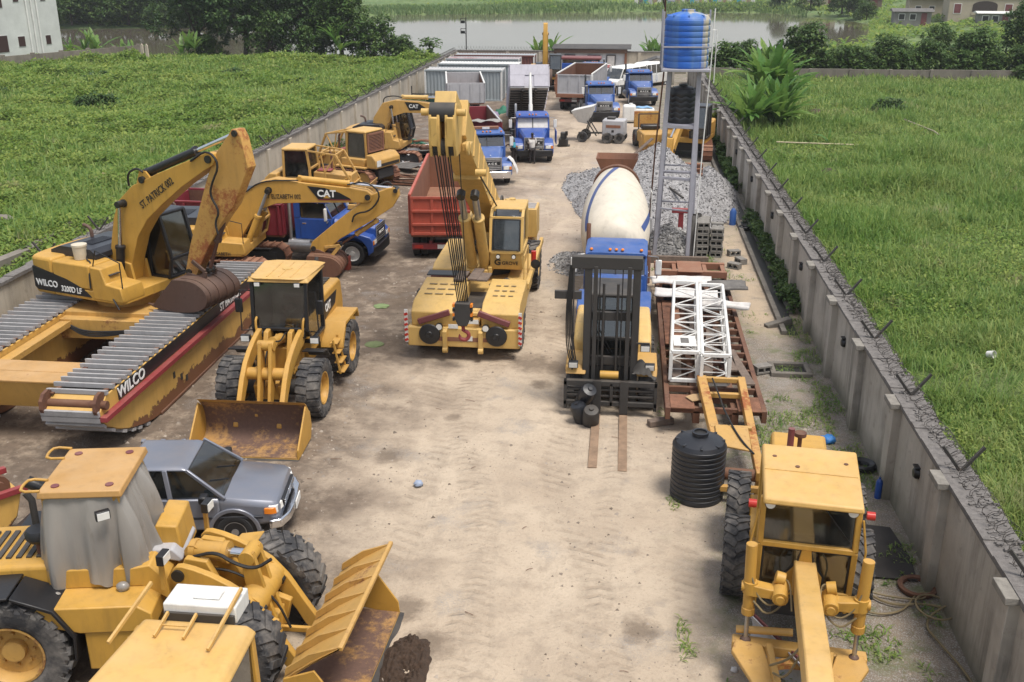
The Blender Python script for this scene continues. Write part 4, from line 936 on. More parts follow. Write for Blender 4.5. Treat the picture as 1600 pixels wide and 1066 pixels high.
    lip = bp[0][0]; prof = smooth2(bp, 2); cx_, cz_ = lip - .1, .75
    inn = []
    for x, z in prof:
        d = Vector((cx_ - x, cz_ - z)); d = d.normalized() * .035 if d.length > .05 else Vector((0, 0)); inn.append((x + d.x, z + max(d.y, .012)))
    o = P('bucket', MB().prism(prof + inn[::-1], -bw / 2, bw / 2), bucketmat or ymat, t, .006)
    l2 = []
    for x, z in inn[:-6]:
        d = Vector((cx_ - x, cz_ - z)); d = d.normalized() * .012 if d.length > .05 else Vector((0, 0)); l2.append((x + d.x, z + d.y))
    P('wear_liner', MB().prism(inn[:-6] + l2[::-1], -bw / 2 + .03, bw / 2 - .03), M['liner'], o)
    sp_ = [bp[0]] + bp[2:5] + [(bp[5][0] + .08, bp[5][1] - (.02 if bprof is None else .1)), (lip - .02, .26)]
    for s in (-1, 1): P('side_plate', MB().prism(sp_, s * bw / 2 - .02, s * bw / 2 + .02), ymat, o, .008)
    P('cutting_edge', MB().prism([(lip - .1, .062), (lip + .14, .012), (lip - .1, .012)], -bw / 2 - .02, bw / 2 + .02), M['dark'], o)
    return o

# ------------------------------------------------------------------ wheel loader in the middle
t = thing('wheel_loader', 'yellow wheel loader with a full glass cab and lowered bucket behind the pickup', 'loader', (-8.3, 23.93, 0), -89)
def cab2():
    cabin(t, [(-.72, 1.52), (.38, 1.52), (.72, 1.95), (.60, 3.14), (-.78, 3.14)], -.68, .68, M['black'], M['roof_yellow'], .085, 'seat_red', roofh=.1, over=.10)
    P('roof_cap', MB().cyl((-.2, 0, 3.24), (-.2, 0, 3.262), .13, n=20), M['pale'], t)
    P('roof_gutter', MB().prism([(-.86, -.80), (.62, -.70), (.70, -.55), (.72, .55), (.62, .70), (-.86, .80), (-.98, .5), (-.98, -.5)], 3.225, 3.247, 'z'), M['roof_yellow'], t, .008)
    for i in range(-1, 2):
        P('roof_rib', MB().box(-.8, .55, i * .3 - .02, i * .3 + .02, 3.247, 3.258), M['roof_yellow'], t, .005)
    P('cab_base', MB().box(-.75, .4, -.66, .66, 1.2, 1.5), M['yellow'], t, .02)
    for s in (-1, 1):
        o = P('mirror', MB().tube([(.62, s * .7, 2.9), (.75, s * .95, 2.95), (.75, s * .98, 1.9), (.55, s * .72, 1.85)], .018, 6), M['black'], t); P('mirror_head', MB().box(.66, .72, s * 1.02 - .1, s * 1.02 + .1, 2.35, 2.72), M['black'], o, .03)
        work_lamp(t, (.74, s * .5, 3.1), .13)
    P('side_decal', MB().prism([(-1.05, 1.62), (-1.05, 2.1), (-2.3, 2.06), (-2.1, 1.75)], .641, .65), M['black'], t)
    tx = MB(); text(tx, 'CAT', .30, frame((-1.35, .653, 1.88), (-1, 0, 0), (0, 0, 1)), .008, .9, .03); P('lettering', tx, M['text_white'], t, angle=0)
    P('label_card', MB().at((.60, .35, 1.95), 0, 0, -30).box(0, .012, 0, .28, 0, .18), M['cloth_white'], t)
loader(t, None, None, .72, .58, .98, cab2, M['yellow'], 'yellow', M['yellow'], 2.3, 2.52, bucketmat=M['yellow_worn'])
for s in (-1, 1):
    o = P('lamp_bracket', MB().bar((.55, s * .36, 1.7), (.7, s * .85, 1.72), .07, .05), M['yellow'], t, .01)
    work_lamp(t, (.86, s * .88, 1.72), .2)
    P('rib_hoop', MB().tube([(.5, s * .58, 1.8), (.5, s * .6, 2.15), (.65, s * .6, 2.25), (.8, s * .6, 2.15), (.8, s * .58, 1.8)], .03, 8, 1), M['yellow'], t)

# ------------------------------------------------------------------ loader with the tarpaulin cab, lower left
t = thing('wheel_loader', 'yellow wheel loader with torn grey tarpaulin wrapped round its cab, lower left corner', 'loader', (-7.0, 13.25, 0))
rm = place((0, 0, 0), 10); fm = place((0, 0, 0), -2)
def tarpcab():
    Y = M['yellow_clean']
    P('roof', MB().hexa([(-1.42, -.70, 3.18), (-.20, -.70, 3.18), (-.20, .78, 3.18), (-1.42, .78, 3.18)], [(-1.40, -.68, 3.29), (-.22, -.68, 3.29), (-.22, .76, 3.29), (-1.40, .76, 3.29)]), M['roof_brown'], t, .02)
    for x in (-1.2, -.42):
        for y in (-.5, .56): P('bolt_plate', MB().cyl((x, y, 3.288), (x, y, 3.305), .06, n=14), M['maroon'], t)
    for y, s in ((-.5, -1), (.56, 1)):
        P('grab_rail', MB().tube([(-1.36, y - .16, 3.3), (-1.62, y - .2, 3.32), (-1.66, y, 3.32), (-1.62, y + .2, 3.32), (-1.36, y + .18, 3.3)], .022, 8, 1), M['yellow'], t)
    for x, y in ((-1.33, -.58), (-.32, -.58), (-.32, .64), (-1.33, .64)): P('cab_post', MB().bar((x, y, 1.6), (x, y, 3.18), .1), Y, t, .01)
    # tarpaulin: pleated cloth hung round three sides, gathered at the bottom
    path = [(-1.36, .70), (-1.38, .05), (-1.36, -.62), (-.90, -.66), (-.30, -.64), (-.27, -.35), (-.25, .1), (-.27, .62), (-.32, .74)]
    Pt = [Vector((x, y, 0)) for x, y in path]; cum = [0]
    for a, b in zip(Pt[:-1], Pt[1:]): cum.append(cum[-1] + (b - a).length)
    def fn(u, v):
        sdist = u * cum[-1]; i = max(j for j in range(len(cum)) if cum[j] <= sdist + 1e-9); i = min(i, len(Pt) - 2)
        q = Pt[i].lerp(Pt[i + 1], (sdist - cum[i]) / (cum[i + 1] - cum[i])); d = (Pt[i + 1] - Pt[i]).normalized(); o = Vector((d.y, -d.x, 0))
        fold = (math.sin(sdist * 11 + 2.4 * math.sin(sdist * 2.3) + v * (1.2 - sdist * .4)) ** 3) * .095 * (.2 + v) + math.sin(sdist * 23 + 3 * noise.noise((sdist * 1.5, v * .8, 1)) + v * 2) * .032 * (.3 + v) + noise.noise((sdist * 1.6, v * .9, 3)) * .14 * v
        swag = .05 * math.sin(v * PI) + .03 * v + (.20 * v if sdist > cum[4] else .05 * v)
        zb = 1.66 + .10 * math.sin(sdist * 4.2) + .06 * noise.noise((sdist * 5, 0, 0)) + (.35 if sdist > cum[4] else 0)
        z = 3.17 + (zb - 3.17) * v - .03 * math.sin(sdist * 9) * math.sin(v * PI)
        q = q + o * (fold + swag); return (q.x, q.y, z)
    P('tarpaulin', MB().grid(fn, 240, 70), M['tarp'], t, angle=180)
    for (y, x, z) in ((-.84, -1.32, 1.62), (-.78, -.35, 1.72)):
        P('tarpaulin_knot', MB().ball((x, y, z), .10, 10, 8, (1, .8, .8)).tube([(x, y, z), (x - .05, y - .05, z - .18), (x - .12, y - .02, z - .3)], [.05, .04, .01], 6), M['tarp'], t)
    work_lamp(t, (-.42, -.92, 3.0), .17, (.5, -.85, 0))
    # platform and stepped side tank below the cab
    for s, lab in ((-1, 0), (1, 0)):
        P('platform', MB().prism([(-1.7, 1.40), (-1.45, 1.66), (-.05, 1.66), (.16, 1.52), (.16, 1.22), (-.9, 1.22), (-1.2, 1.3)], s * .50, s * 1.22), Y, t, .02)
        P('side_tank', MB().box(-.86, -.10, s * .66, s * 1.18, .55, 1.215), Y, t, .025)
        m = MB().prism([(-2.75, 1.60), (-2.4, 1.90), (-1.82, 1.92), (-1.82, 1.88), (-2.38, 1.86), (-2.70, 1.58)], s * .62, s * 1.30)
        P('rear_fender', m, M['black'], t, .012)
        P('mud_flap', MB().prism([(-1.80, 1.90), (-1.22, 1.66), (-.95, 1.20), (-.98, .78), (-1.02, .78), (-1.0, 1.18), (-1.25, 1.61), (-1.80, 1.85)], s * .66, s * 1.28), M['black'], t, .012)
    P('cab_skirt', MB().prism([(-1.45, 1.66), (-1.45, 1.98), (-.2, 1.98), (.05, 2.02), (.28, 1.75), (.3, 1.4), (-.1, 1.66)], -.70, .76), Y, t, .02)
    P('dash_cover', MB().prism([(-.02, 2.04), (.30, 2.04), (.45, 1.86), (.4, 1.80), (.0, 1.9)], -.30, .62), M['greygrey'], t, .03)
    P('front_cowl', MB().prism([(-.05, 1.98), (.02, 2.35), (.35, 2.32), (.42, 1.75), (.3, 1.55)], -.1, .74), Y, t, .03)
    P('air_intake', MB().tube([(-1.72, .55, 1.95), (-1.74, .55, 2.55), (-1.82, .55, 2.72), (-2.05, .55, 2.84)], .10, 14), M['black'], t)
    o = P('pre_cleaner', MB().cyl((-1.66, -.28, 2.0), (-1.66, -.28, 2.28), .06, n=12), M['rust'], t)
    P('bowl', MB().lathe([(.001, 0), (.15, .02), (.19, .08), (.19, .16), (.16, .21), (.001, .22)], (-1.66, -.28, 2.26), 'z', 20), M['black'], o)
    tx = MB(); text(tx, 'CAT', .28, frame((-2.2, -.645, 1.72), (1, 0, 0), (0, 0, 1)), .008, .9, .03); P('lettering', tx, M['text_white'], t, angle=0)
bkt = loader(t, rm, fm, .80, .66, .96, tarpcab, M['yellow_clean'], 'yellow_worn', M['yellow_clean'], 2.05, 2.86, 'chev', black_fender=True, bucketmat=M['yellow_worn'], bprof=[(3.45, .03), (2.72, .04), (2.46, .14), (2.36, .46), (2.48, .82), (2.86, 1.10), (3.34, 1.40)], rx=-1.95, ak=.82, steps=False, rr_=.88)
GM[0] = fm
for s in (-1, 1):
    work_lamp(t, (.55, s * .78, 2.25), .2); P('lamp_post', MB().bar((.45, s * .78, 1.7), (.45, s * .78, 2.2), .06), M['yellow'], t)
hose(t, [(.7, -.25, 1.95), (1.1, -.32, 2.12), (1.4, -.35, 1.95), (1.7, -.3, 1.85), (1.95, -.25, 2.02)], .028)
# stiffened back of the spill guard
for i in range(7):
    y = -1.38 + 2.76 * i / 6
    P('gusset', MB().prism([(2.48, .84), (3.33, 1.415), (2.86, 1.235), (2.5, .96)], y - .02, y + .02), M['yellow_worn'], bkt)
P('edge_bar', MB().bar((3.35, -1.43, 1.41), (3.35, 1.43, 1.41), .07, .07), M['yellow_worn'], bkt, .012)
P('top_plate', MB().prism([(2.45, .78), (2.88, 1.12), (3.33, 1.41), (3.35, 1.395), (2.9, 1.09), (2.5, .77)], -1.42, 1.42), M['yellow_worn'], bkt)
local()
md = plain('soil_load', (.075, .046, .03), .98, var=.6, sc=9, bump=1.0)
def soil(u, v):
    a = 2 * PI * u; w = 1 + .30 * noise.noise((math.cos(a) * 1.4, math.sin(a) * 1.4, 7)) + .16 * noise.noise((math.cos(a) * 5, math.sin(a) * 5, 3)); x = -3.12 + .40 * v * w * math.cos(a); y = 13.1 + 1.1 * v * w * math.sin(a); e = max(0, 1 - v)
    return (x, y, .015 + min(e * 3, 1) * (.10 + .10 * noise.noise((x * 2.4, y * 2.4, 2)) + .07 * noise.noise((x * 7, y * 7, 1)) + .06 * noise.noise((x * 19, y * 19, 4))) - .02 * (e < .02))
g_ = P('soil_heap', MB().grid(soil, 150, 60), md, angle=180); tag(g_, 'low heap of dark soil spilt in front of the big loader bucket', 'soil heap')

# ------------------------------------------------------------------ machine at the bottom edge: only its roof and nose show
t = thing('road_roller', 'pale yellow machine roof with a white cooling box and rails at the bottom edge', 'roller', (-4.9, 8.9, 0), 0)
RFM = M['roof_yellow']
P('roof', MB().hexa([(-.62, -1.0, 3.2), (.95, -1.0, 3.2), (.92, .72, 3.2), (-.5, .72, 3.2)], [(-.6, -1.0, 3.34), (.86, -1.0, 3.34), (.80, .66, 3.34), (-.44, .66, 3.34)]), RFM, t, .06, seg=3)
for x0, x1 in ((-.55, -.18), (.55, .80)): P('roof_rail', MB().bar((x0 + .1, .95, 3.62), (x0 - .05 if x0 < 0 else x0, .1, 3.38), .035, .05), RFM, t, .006)
m = MB()
for x in (-.12, .22): m.bar((x, .62, 3.46), (x - .03, .28, 3.37), .03, .05)
m.bar((-.13, .45, 3.41), (.2, .45, 3.41), .02, .02)
P('roof_bracket', m, RFM, t, .006)
o = P('cooling_box', MB().box(-.22, .66, .70, 1.12, 3.30, 3.52), M['white_rust'], t, .02); P('lid_plate', MB().box(.1, .42, .82, 1.0, 3.525, 3.54), M['white'], o, .005); P('dark_side', MB().box(-.2, .64, .66, .70, 3.3, 3.42), M['dark'], o)
for x, y in ((-.5, .62), (.82, .62), (.82, -.9), (-.5, -.9)): P('cab_post', MB().bar((x * 1.05, y, 1.7), (x, y, 3.22), .10), M['yellow'], t, .012)
P('window', MB().box(.83, .845, -.86, .56, 1.85, 3.15).box(-.45, .78, .615, .625, 1.85, 3.15), M['glass'], t)
P('seat', MB().box(-.3, .15, -.45, .05, 1.85, 2.0).box(-.38, -.26, -.45, .05, 1.9, 2.5), M['seat'], t, .04)
P('body', MB().prism([(-2.2, .7), (-2.2, 1.6), (-.6, 1.75), (1.0, 1.75), (1.1, 1.5), (2.05, 1.42), (2.15, .8), (1.4, .7)], -.8, .8), M['yellow'], t, .05)
P('nose', MB().box(1.02, 1.58, -.95, .66, 1.55, 2.35), M['yellow'], t, .05)
o = P('headlamp', MB().lathe([(.001, -.10), (.05, -.08), (.085, 0), (.09, .02), (.001, .03)], (1.38, .35, 2.48), 'x', 18).cyl((1.38, .35, 2.34), (1.38, .35, 2.42), .03), M['chrome'], t)
P('lens', MB().cyl((1.41, .35, 2.48), (1.425, .35, 2.48), .075, n=18), M['lamp'], o)
for x in (-1.3, 1.45):
    for s in (-1, 1): wheel(t, (x, s * .75, .72), .72, .5, 'yellow', s, 'bar')
P('handle', MB().tube([(-.62, .74, 2.0), (-.78, .82, 2.1), (-.8, .82, 2.9), (-.62, .74, 3.0)], .02, 6, 1), M['yellow'], t)

# ------------------------------------------------------------------ pickup
t = thing('pickup_truck', 'blue grey extended cab pickup with chrome bumper parked among the loaders', 'pickup', (-8.68, 16.91, 0), 8)
k = N('pickup_metallic'); k.l(k.ramp(k.noise(2, 5), .3, .7, .28, .42), k.b.inputs['Roughness']); PK = k.set(Base_Color=k.mix(k.ramp(k.noise(1.5, 5), .4, .7), (.20, .215, .26), (.235, .235, .26)), Metallic=.45, Coat_Weight=.4, Coat_Roughness=.15)
def body(y0, y1, mat=PK): pass
hw = .84
def shell(secs, name, bev=.03, mat=None, parent=None):
    """loft of cross-sections (x, [(y,z)...])"""
    return P(name, MB().loft([[(x, y, z) for y, z in s] for x, s in secs]), mat or PK, parent or t, bev)
def sec(x, w, zb, zt, wt=None, r=.08):
    wt = w if wt is None else wt
    return (x, [(-w, zb), (w, zb), (w + .02, (zb + zt) / 2), (w, zt - r * .6), (wt - r, zt), (0, zt + .02), (-wt + r, zt), (-w, zt - r * .6), (-w - .02, (zb + zt) / 2)][::-1])
shell([sec(2.40, .74, .62, .90), sec(2.25, .80, .50, .97), sec(1.75, .83, .45, 1.03), sec(1.28, .83, .45, 1.07)], 'hood', .07)
shell([sec(1.30, .83, .40, 1.07), sec(.2, .84, .38, 1.06), sec(-.52, .84, .38, 1.06)], 'body', .05)
shell([sec(-.56, .84, .42, 1.06), sec(-1.85, .84, .45, 1.06)], 'cargo_box', .04)
P('box_floor', MB().box(-1.78, -.66, -.72, .72, 1.09, 1.094), M['dark'], t)
GM[0] = None
cp = [(1.42, 1.06), (.72, 1.60), (-.42, 1.62), (-.56, 1.06)]
m = MB(); m.loft([[(x, y * (1 if z < 1.2 else .86), z) for y in (-.80, .80)] + [] for x, z in cp], closed=False)
wp = {'windscreen': ((1.36, 1.08), (.74, 1.575)), 'rear_window': ((-.42, 1.58), (-.55, 1.1))}
P('windscreen', MB().add([(1.38, -.74, 1.075), (1.38, .74, 1.075), (.74, .64, 1.585), (.74, -.64, 1.585)], [(0, 1, 2, 3)]), M['glass_dark'], t)
P('rear_window', MB().add([(-.55, -.66, 1.1), (-.55, .66, 1.1), (-.45, .60, 1.54), (-.45, -.60, 1.54)], [(3, 2, 1, 0)]), M['glass_dark'], t)
P('roof', MB().hexa([(.75, -.68, 1.56), (.75, .68, 1.56), (-.5, .68, 1.57), (-.5, -.68, 1.57)][::-1], [(.62, -.60, 1.635), (.62, .60, 1.635), (-.42, .60, 1.645), (-.42, -.60, 1.645)][::-1]), PK, t, .06, seg=4)
for s in (-1, 1):
    for a, b, w1, w2, up in (((1.40, .80, 1.05), (.70, .67, 1.60), .06, .07, (0, 0, 1)), ((.40, .825, 1.05), (.30, .67, 1.6), .05, .09, (1, 0, 0)), ((-.10, .825, 1.05), (-.10, .67, 1.6), .06, .10, (1, 0, 0)), ((-.56, .82, 1.05), (-.48, .66, 1.6), .09, .09, (1, 0, 0))):
        P('pillar', MB().bar((a[0], s * a[1], a[2]), (b[0], s * b[1], b[2]), w1, w2, up), PK, t, .015)
for s in (-1, 1):
    P('window', MB().add([(1.30, s * .79, 1.09), (.68, s * .675, 1.57), (-.48, s * .665, 1.57), (-.52, s * .80, 1.09)], [(0, 1, 2, 3)]), M['glass_dark'], t)
    d = P('door', MB().prism([(1.02, .46), (1.02, 1.06), (-.06, 1.06), (-.06, .46)], s * .853, s * .868), PK, t, .008)
    P('handle', MB().box(.02, .16, s * .868 - .012, s * .868 + .018, .92, .96), M['black'], d, .008)
    o = P('mirror', MB().box(.98, 1.14, s * .98 - .11, s * .98 + .11, 1.08, 1.24), M['black'], t, .04)
    # arches
    for cx_ in (1.55, -1.2):
        P('wheel_arch', MB().prism(arc(cx_, .38, .50, -5, 185, 14) + arc(cx_, .38, .42, 185, -5, 14), s * .835, s * .885), PK, t, .015)
        P('arch_gap', MB().prism(arc(cx_, .38, .43, -15, 195, 14), s * .80, s * .862), M['black'], t)
        wheel(t, (cx_, s * .76, .37), .37, .24, 'steel', s, None, .58, 'rubber', dish=.8)
    P('headlamp', MB().hexa([(2.30, s * .55, .74), (2.44, s * .55, .74), (2.36, s * .80, .74), (2.22, s * .83, .74)][::s], [(2.28, s * .55, .90), (2.42, s * .55, .88), (2.34, s * .80, .88), (2.2, s * .83, .90)][::s]), M['lamp'], t, .01)
    P('indicator', MB().hexa([(2.20, s * .70, .74), (2.36, s * .82, .74), (2.26, s * .862, .74), (2.12, s * .85, .74)][::s], [(2.18, s * .70, .86), (2.34, s * .81, .86), (2.24, s * .855, .86), (2.12, s * .85, .86)][::s]), M['amber'], t, .01)
P('grille', MB().box(2.38, 2.45, -.52, .52, .72, .88), M['black'], t, .02)
m = MB()
for i in range(3): m.box(2.44, 2.462, -.5, .5, .75 + i * .045, .765 + i * .045)
m.box(2.44, 2.47, -.08, .08, .75, .86)
P('grille_bar', m, M['chrome'], t, .004)
b = P('front_bumper', MB().prism([(2.25, -.93), (2.44, -.86), (2.56, -.55), (2.60, 0), (2.56, .55), (2.44, .86), (2.25, .93), (2.2, .9), (2.36, .5), (2.38, 0), (2.36, -.5), (2.2, -.9)], .46, .64, 'z'), M['chrome'], t, .03)
P('number_plate', MB().box(2.595, 2.615, -.22, .22, .50, .66), M['white'], b)
for s in (-1, 1):
    for x in (1.03, -.07): P('shut_line', MB().box(x - .008, x + .008, s * .858 - .008, s * .858 + .008, .47, 1.06), M['black'], t)
    P('side_trim', MB().box(-1.8, 2.1, s * .866 - .01, s * .866 + .012, .66, .71), M['hood'], t, .006)
    P('wheel_badge', MB().box(1.08, 1.2, s * .872 - .004, s * .872 + .004, .86, .90), M['chrome'], t)
P('hood_gap', MB().box(1.27, 1.295, -.78, .78, 1.072, 1.084), M['black'], t); P('wiper', MB().bar((1.33, -.1, 1.12), (1.1, -.55, 1.32), .018), M['black'], t); P('wiper', MB().bar((1.33, .45, 1.12), (1.1, .02, 1.32), .018), M['black'], t)
P('lower_valance', MB().box(2.2, 2.42, -.78, .78, .30, .46), M['black'], t, .03)
P('seat', MB().box(.1, .5, -.6, -.12, .8, .95).box(0, .12, -.6, -.12, .9, 1.4).box(.1, .5, .12, .6, .8, .95).box(0, .12, .12, .6, .9, 1.4), M['interior'], t, .04)
P('dashboard', MB().box(.9, 1.3, -.72, .72, .9, 1.05), M['interior'], t, .04)
# ------------------------------------------------------------------ conventional trucks
def dump_body(t, x0, x1, w, zf, zt, mat, inmat, ribs=7, tailgate=True, canopy=0, tailmat=None, M0=None, flare=.0, ribmat=None, rail=None):
    """open tipper box, x0 rear, x1 front"""
    GM[0] = M0; h = w / 2; T = .05
    for s in (-1, 1):
        o = P('side_wall', MB().hexa([(x0, s * (h - T), zf), (x1, s * (h - T), zf), (x1, s * h, zf), (x0, s * h, zf)][::s], [(x0, s * (h - T + flare), zt), (x1, s * (h - T + flare), zt), (x1, s * (h + flare), zt), (x0, s * (h + flare), zt)][::s]), mat, t, .006)
        P('inner_lining', MB().hexa([(x0 + .02, s * (h - T - .012), zf + .05), (x1 - .06, s * (h - T - .012), zf + .05), (x1 - .06, s * (h - T - .002), zf + .05), (x0 + .02, s * (h - T - .002), zf + .05)][::s], [(x0 + .02, s * (h - T - .012 + flare), zt - .02), (x1 - .06, s * (h - T - .012 + flare), zt - .02), (x1 - .06, s * (h - T - .002 + flare), zt - .02), (x0 + .02, s * (h - T - .002 + flare), zt - .02)][::s]), inmat, o)
        for i in range(ribs):
            x = x0 + .12 + (x1 - x0 - .24) * i / (ribs - 1)
            P('rib', MB().bar((x, s * (h + .035), zf + .02), (x, s * (h + .035 + flare), zt - .02), .09, .07, (0, 1, 0)), ribmat or mat, o, .008)
        P('top_rail', MB().bar((x0, s * (h + flare), zt + .03), (x1, s * (h + flare), zt + .03), .11, .07), rail or mat, o, .012)
    o = P('head_board', MB().box(x1 - T, x1, -h, h, zf, zt + .06), mat, t, .006)
    P('inner_lining', MB().box(x1 - T - .012, x1 - T - .002, -h + .05, h - .05, zf + .05, zt), inmat, o)
    for i in range(4): y = -h * .8 + i * h * .533; P('rib', MB().box(x1, x1 + .05, y - .04, y + .04, zf, zt), mat, o, .006)
    if canopy: P('canopy', MB().box(x1 - .05, x1 + canopy, -h, h, zt + .03, zt + .09), mat, t, .015)
    P('floor', MB().box(x0, x1, -h + .02, h - .02, zf - .08, zf + .03), inmat, t)
    if tailgate:
        o = P('tailgate', MB().box(x0 - .06, x0 - .005, -h + .02, h - .02, zf + .02, zt - .02), tailmat or mat, t, .008)
        for i in range(4): y = -h * .93 + i * h * .62; P('rib', MB().box(x0 - .10, x0 - .05, y - .05, y + .05, zf, zt - .02), tailmat or mat, o, .01)
        for z in (zf + .06, zt - .06): P('rail', MB().box(x0 - .105, x0 - .055, -h + .02, h - .02, z - .05, z + .05), tailmat or mat, o, .01)
    for s in (-1, 1): P('chassis_bearer', MB().box(x0 + .1, x1 - .1, s * .42 - .06, s * .42 + .06, zf - .24, zf - .08), M['dark'], t)
    GM[0] = None

def conventional(t, paintm, bumper='chrome', cover=False, stack='steel', light_bar=False, letter='MACK', Lf=-7.6, rear=(-5.9, -7.1), hl=1.75, grille='steel', sun_visor=True, opendoor=False, duals=True):
    c0 = -hl - .02; c1 = c0 - 1.55
    # bumper, hood, grille
    P('front_bumper', MB().prism([(-.28, -1.15), (-.08, -1.12), (0, -.8), (0, .8), (-.08, 1.12), (-.28, 1.15)], .42, .80, 'z'), M[bumper], t, .03)
    P('hood', MB().loft([[(x, y, z) for y, z in ((-w, .85), (w, .85), (w, zt - .16), (w - .12, zt - .02), (0, zt + .01), (-w + .12, zt - .02), (-w, zt - .16))][::-1] for x, w, zt in ((-.14, .60, 1.56), (-.5, .64, 1.63), (-hl, .88, 1.86))]), paintm, t, .03)
    g = P('grille', MB().box(-.145, -.11, -.55, .55, .86, 1.50), M['black'], t, .02)
    for i in range(7): P('grille_bar', MB().box(-.112, -.085, -.53, .53, .90 + i * .088, .935 + i * .088), M[grille], g, .006)
    P('grille_surround', MB().box(-.13, -.09, -.60, -.54, .84, 1.54).box(-.13, -.09, .54, .60, .84, 1.54).box(-.13, -.09, -.54, .54, 1.49, 1.54), M[grille], g, .008)
    P('name_plate', MB().box(-.10, -.08, -.5, .5, 1.13, 1.29), M['black'], g)
    tx = MB(); text(tx, ' '.join(letter), .15, frame((-.08, 0, 1.21), (0, 1, 0), (0, 0, 1)), .012, 1.25, .03); P('lettering', tx, M['text_white'], g, angle=0)
    P('hood_ornament', MB().bar((-.22, 0, 1.58), (-.1, 0, 1.66), .04, .07), M['chrome'], t, .01)
    for s in (-1, 1):
        arch = arc(-.98, .52, .66, -8, 188, 14)
        P('fender', MB().prism([(-.10, .62), (-.10, 1.06), (-.22, 1.20), (-.75, 1.34), (-1.35, 1.34), (-hl + .02, 1.15), (-hl + .02, .5)] + [(x, max(z, .45)) for x, z in arch[::-1]], s * .60, s * 1.16), paintm, t, .04)
        o = P('headlamp', MB().box(-.12, -.085, s * .88 - .22, s * .88 + .22, .86, 1.08), M['steel'], t, .015)
        P('lens', MB().box(-.09, -.072, s * .84 - .14, s * .84 + .14, .89, 1.05), M['lamp'], o, .01); P('indicator', MB().box(-.13, -.07, s * 1.07 - .06, s * 1.07 + .06, .89, 1.05), M['amber'], o, .01)
        wheel(t, (-.98, s * .98, .50), .50, .28, 'white_rust', s, None, .60, 'rubber', dish=.6)
        # cab sides
        d = P('door', MB().prism([(c0 - .10, 1.02), (c0 - .10, 1.82), (c1 + .25, 1.82), (c1 + .25, 1.02)], s * 1.005, s * 1.03), paintm, t, .012)
        P('handle', MB().box(c1 + .33, c1 + .5, s * 1.03 - .01, s * 1.03 + .03, 1.62, 1.67), M['chrome'], d, .008)
        P('window', MB().prism([(c0 - .02, 1.86), (c0 - .30, 2.44), (c1 + .30, 2.44), (c1 + .30, 1.86)], s * .985, s * .995), M['glass_dark'], t)
        P('side_panel', MB().prism([(c1 + .25, 1.86), (c1 + .25, 2.52), (c1, 2.52), (c1, 1.86)], s * .95, s * 1.005), paintm, t, .01)
        P('pillar', MB().bar((c0 - .02, s * .96, 1.85), (c0 - .32, s * .94, 2.5), .07, .07), paintm, t, .01)
        o = P('mirror', MB().tube([(c0 - .15, s * 1.02, 1.75), (c0 - .1, s * 1.32, 1.75), (c0 - .1, s * 1.34, 2.45), (c0 - .2, s * 1.02, 2.45)], .02, 6), M['steel'], t); P('mirror_head', MB().box(c0 - .17, c0 - .08, s * 1.36 - .10, s * 1.36 + .10, 1.85, 2.35), M['white'], o, .03)
        P('fuel_tank', MB().cyl((c0 - .3, s * .92, .72), (c1 - .25, s * .92, .72), .30, n=20), M['steel'], t)
        P('step', MB().box(c0 - .3, c0 - .9, s * .98, s * 1.2, .95, .99), M['steel'], t)
    P('cab_body', MB().prism([(c0, .98), (c0, 1.86), (c1, 1.86), (c1, .98)], -1.0, 1.0), paintm, t, .03)
    P('back_wall', MB().box(c1, c1 + .05, -.95, .95, 1.86, 2.52), paintm, t, .01)
    P('windscreen', MB().add([(c0 - .03, -.93, 1.87), (c0 - .03, .93, 1.87), (c0 - .31, .90, 2.46), (c0 - .31, -.90, 2.46)], [(0, 1, 2, 3)]), M['cloth_white'] if cover else M['glass'], t)
    P('screen_divider', MB().bar((c0 - .015, 0, 1.87), (c0 - .30, 0, 2.46), .05, .03), M['black'], t)
    P('seat', MB().box(c1 + .2, c1 + .7, -.75, -.2, 1.5, 1.65).box(c1 + .12, c1 + .25, -.75, -.2, 1.6, 2.2).box(c1 + .2, c1 + .7, .2, .75, 1.5, 1.65).box(c1 + .12, c1 + .25, .2, .75, 1.6, 2.2), M['interior'], t, .04)
    r = P('roof', MB().loft([[(x, y, z) for y, z in ((-w, 2.46), (w, 2.46), (w, zt - .08), (w - .12, zt), (-w + .12, zt), (-w, zt - .08))][::-1] for x, w, zt in ((c0 - .05, .98, 2.56), (c0 - .28, 1.0, 2.66), (c1 + .05, 1.0, 2.68), (c1, .98, 2.62))]), paintm, t, .03)
    for y in (-.8, -.2, 0, .2, .8): P('marker_light', MB().ball((c0 - .14, y, 2.645), .055, 8, 6, (1.4, 1, .8)), M['amber'], r)
    if light_bar:
        P('light_bar', MB().box(c0 - .75, c0 - .5, -.72, .72, 2.72, 2.86), M['rust_light'], t, .02); P('light_bar_sign', MB().box(c0 - .5, c0 - .49, -.2, .2, 2.73, 2.85), M['white'], t)
    P('exhaust_stack', MB().tube([(c1 - .18, -.98, 1.0), (c1 - .18, -.98, 2.9), (c1 - .28, -.98, 3.05)], .075, 12), M[stack], t)
    P('air_cleaner', MB().cyl((c0 - .05, .98, 1.3), (c0 - .05, .98, 1.95), .16, n=16) if False else MB().cyl((c1 - .15, .98, 1.1), (c1 - .15, .98, 2.2), .15, n=16), M[stack], t)
    for s in (-1, 1):
        P('frame_rail', MB().box(Lf, -.25, s * .42 - .05, s * .42 + .05, .68, .95), M['dark'], t)
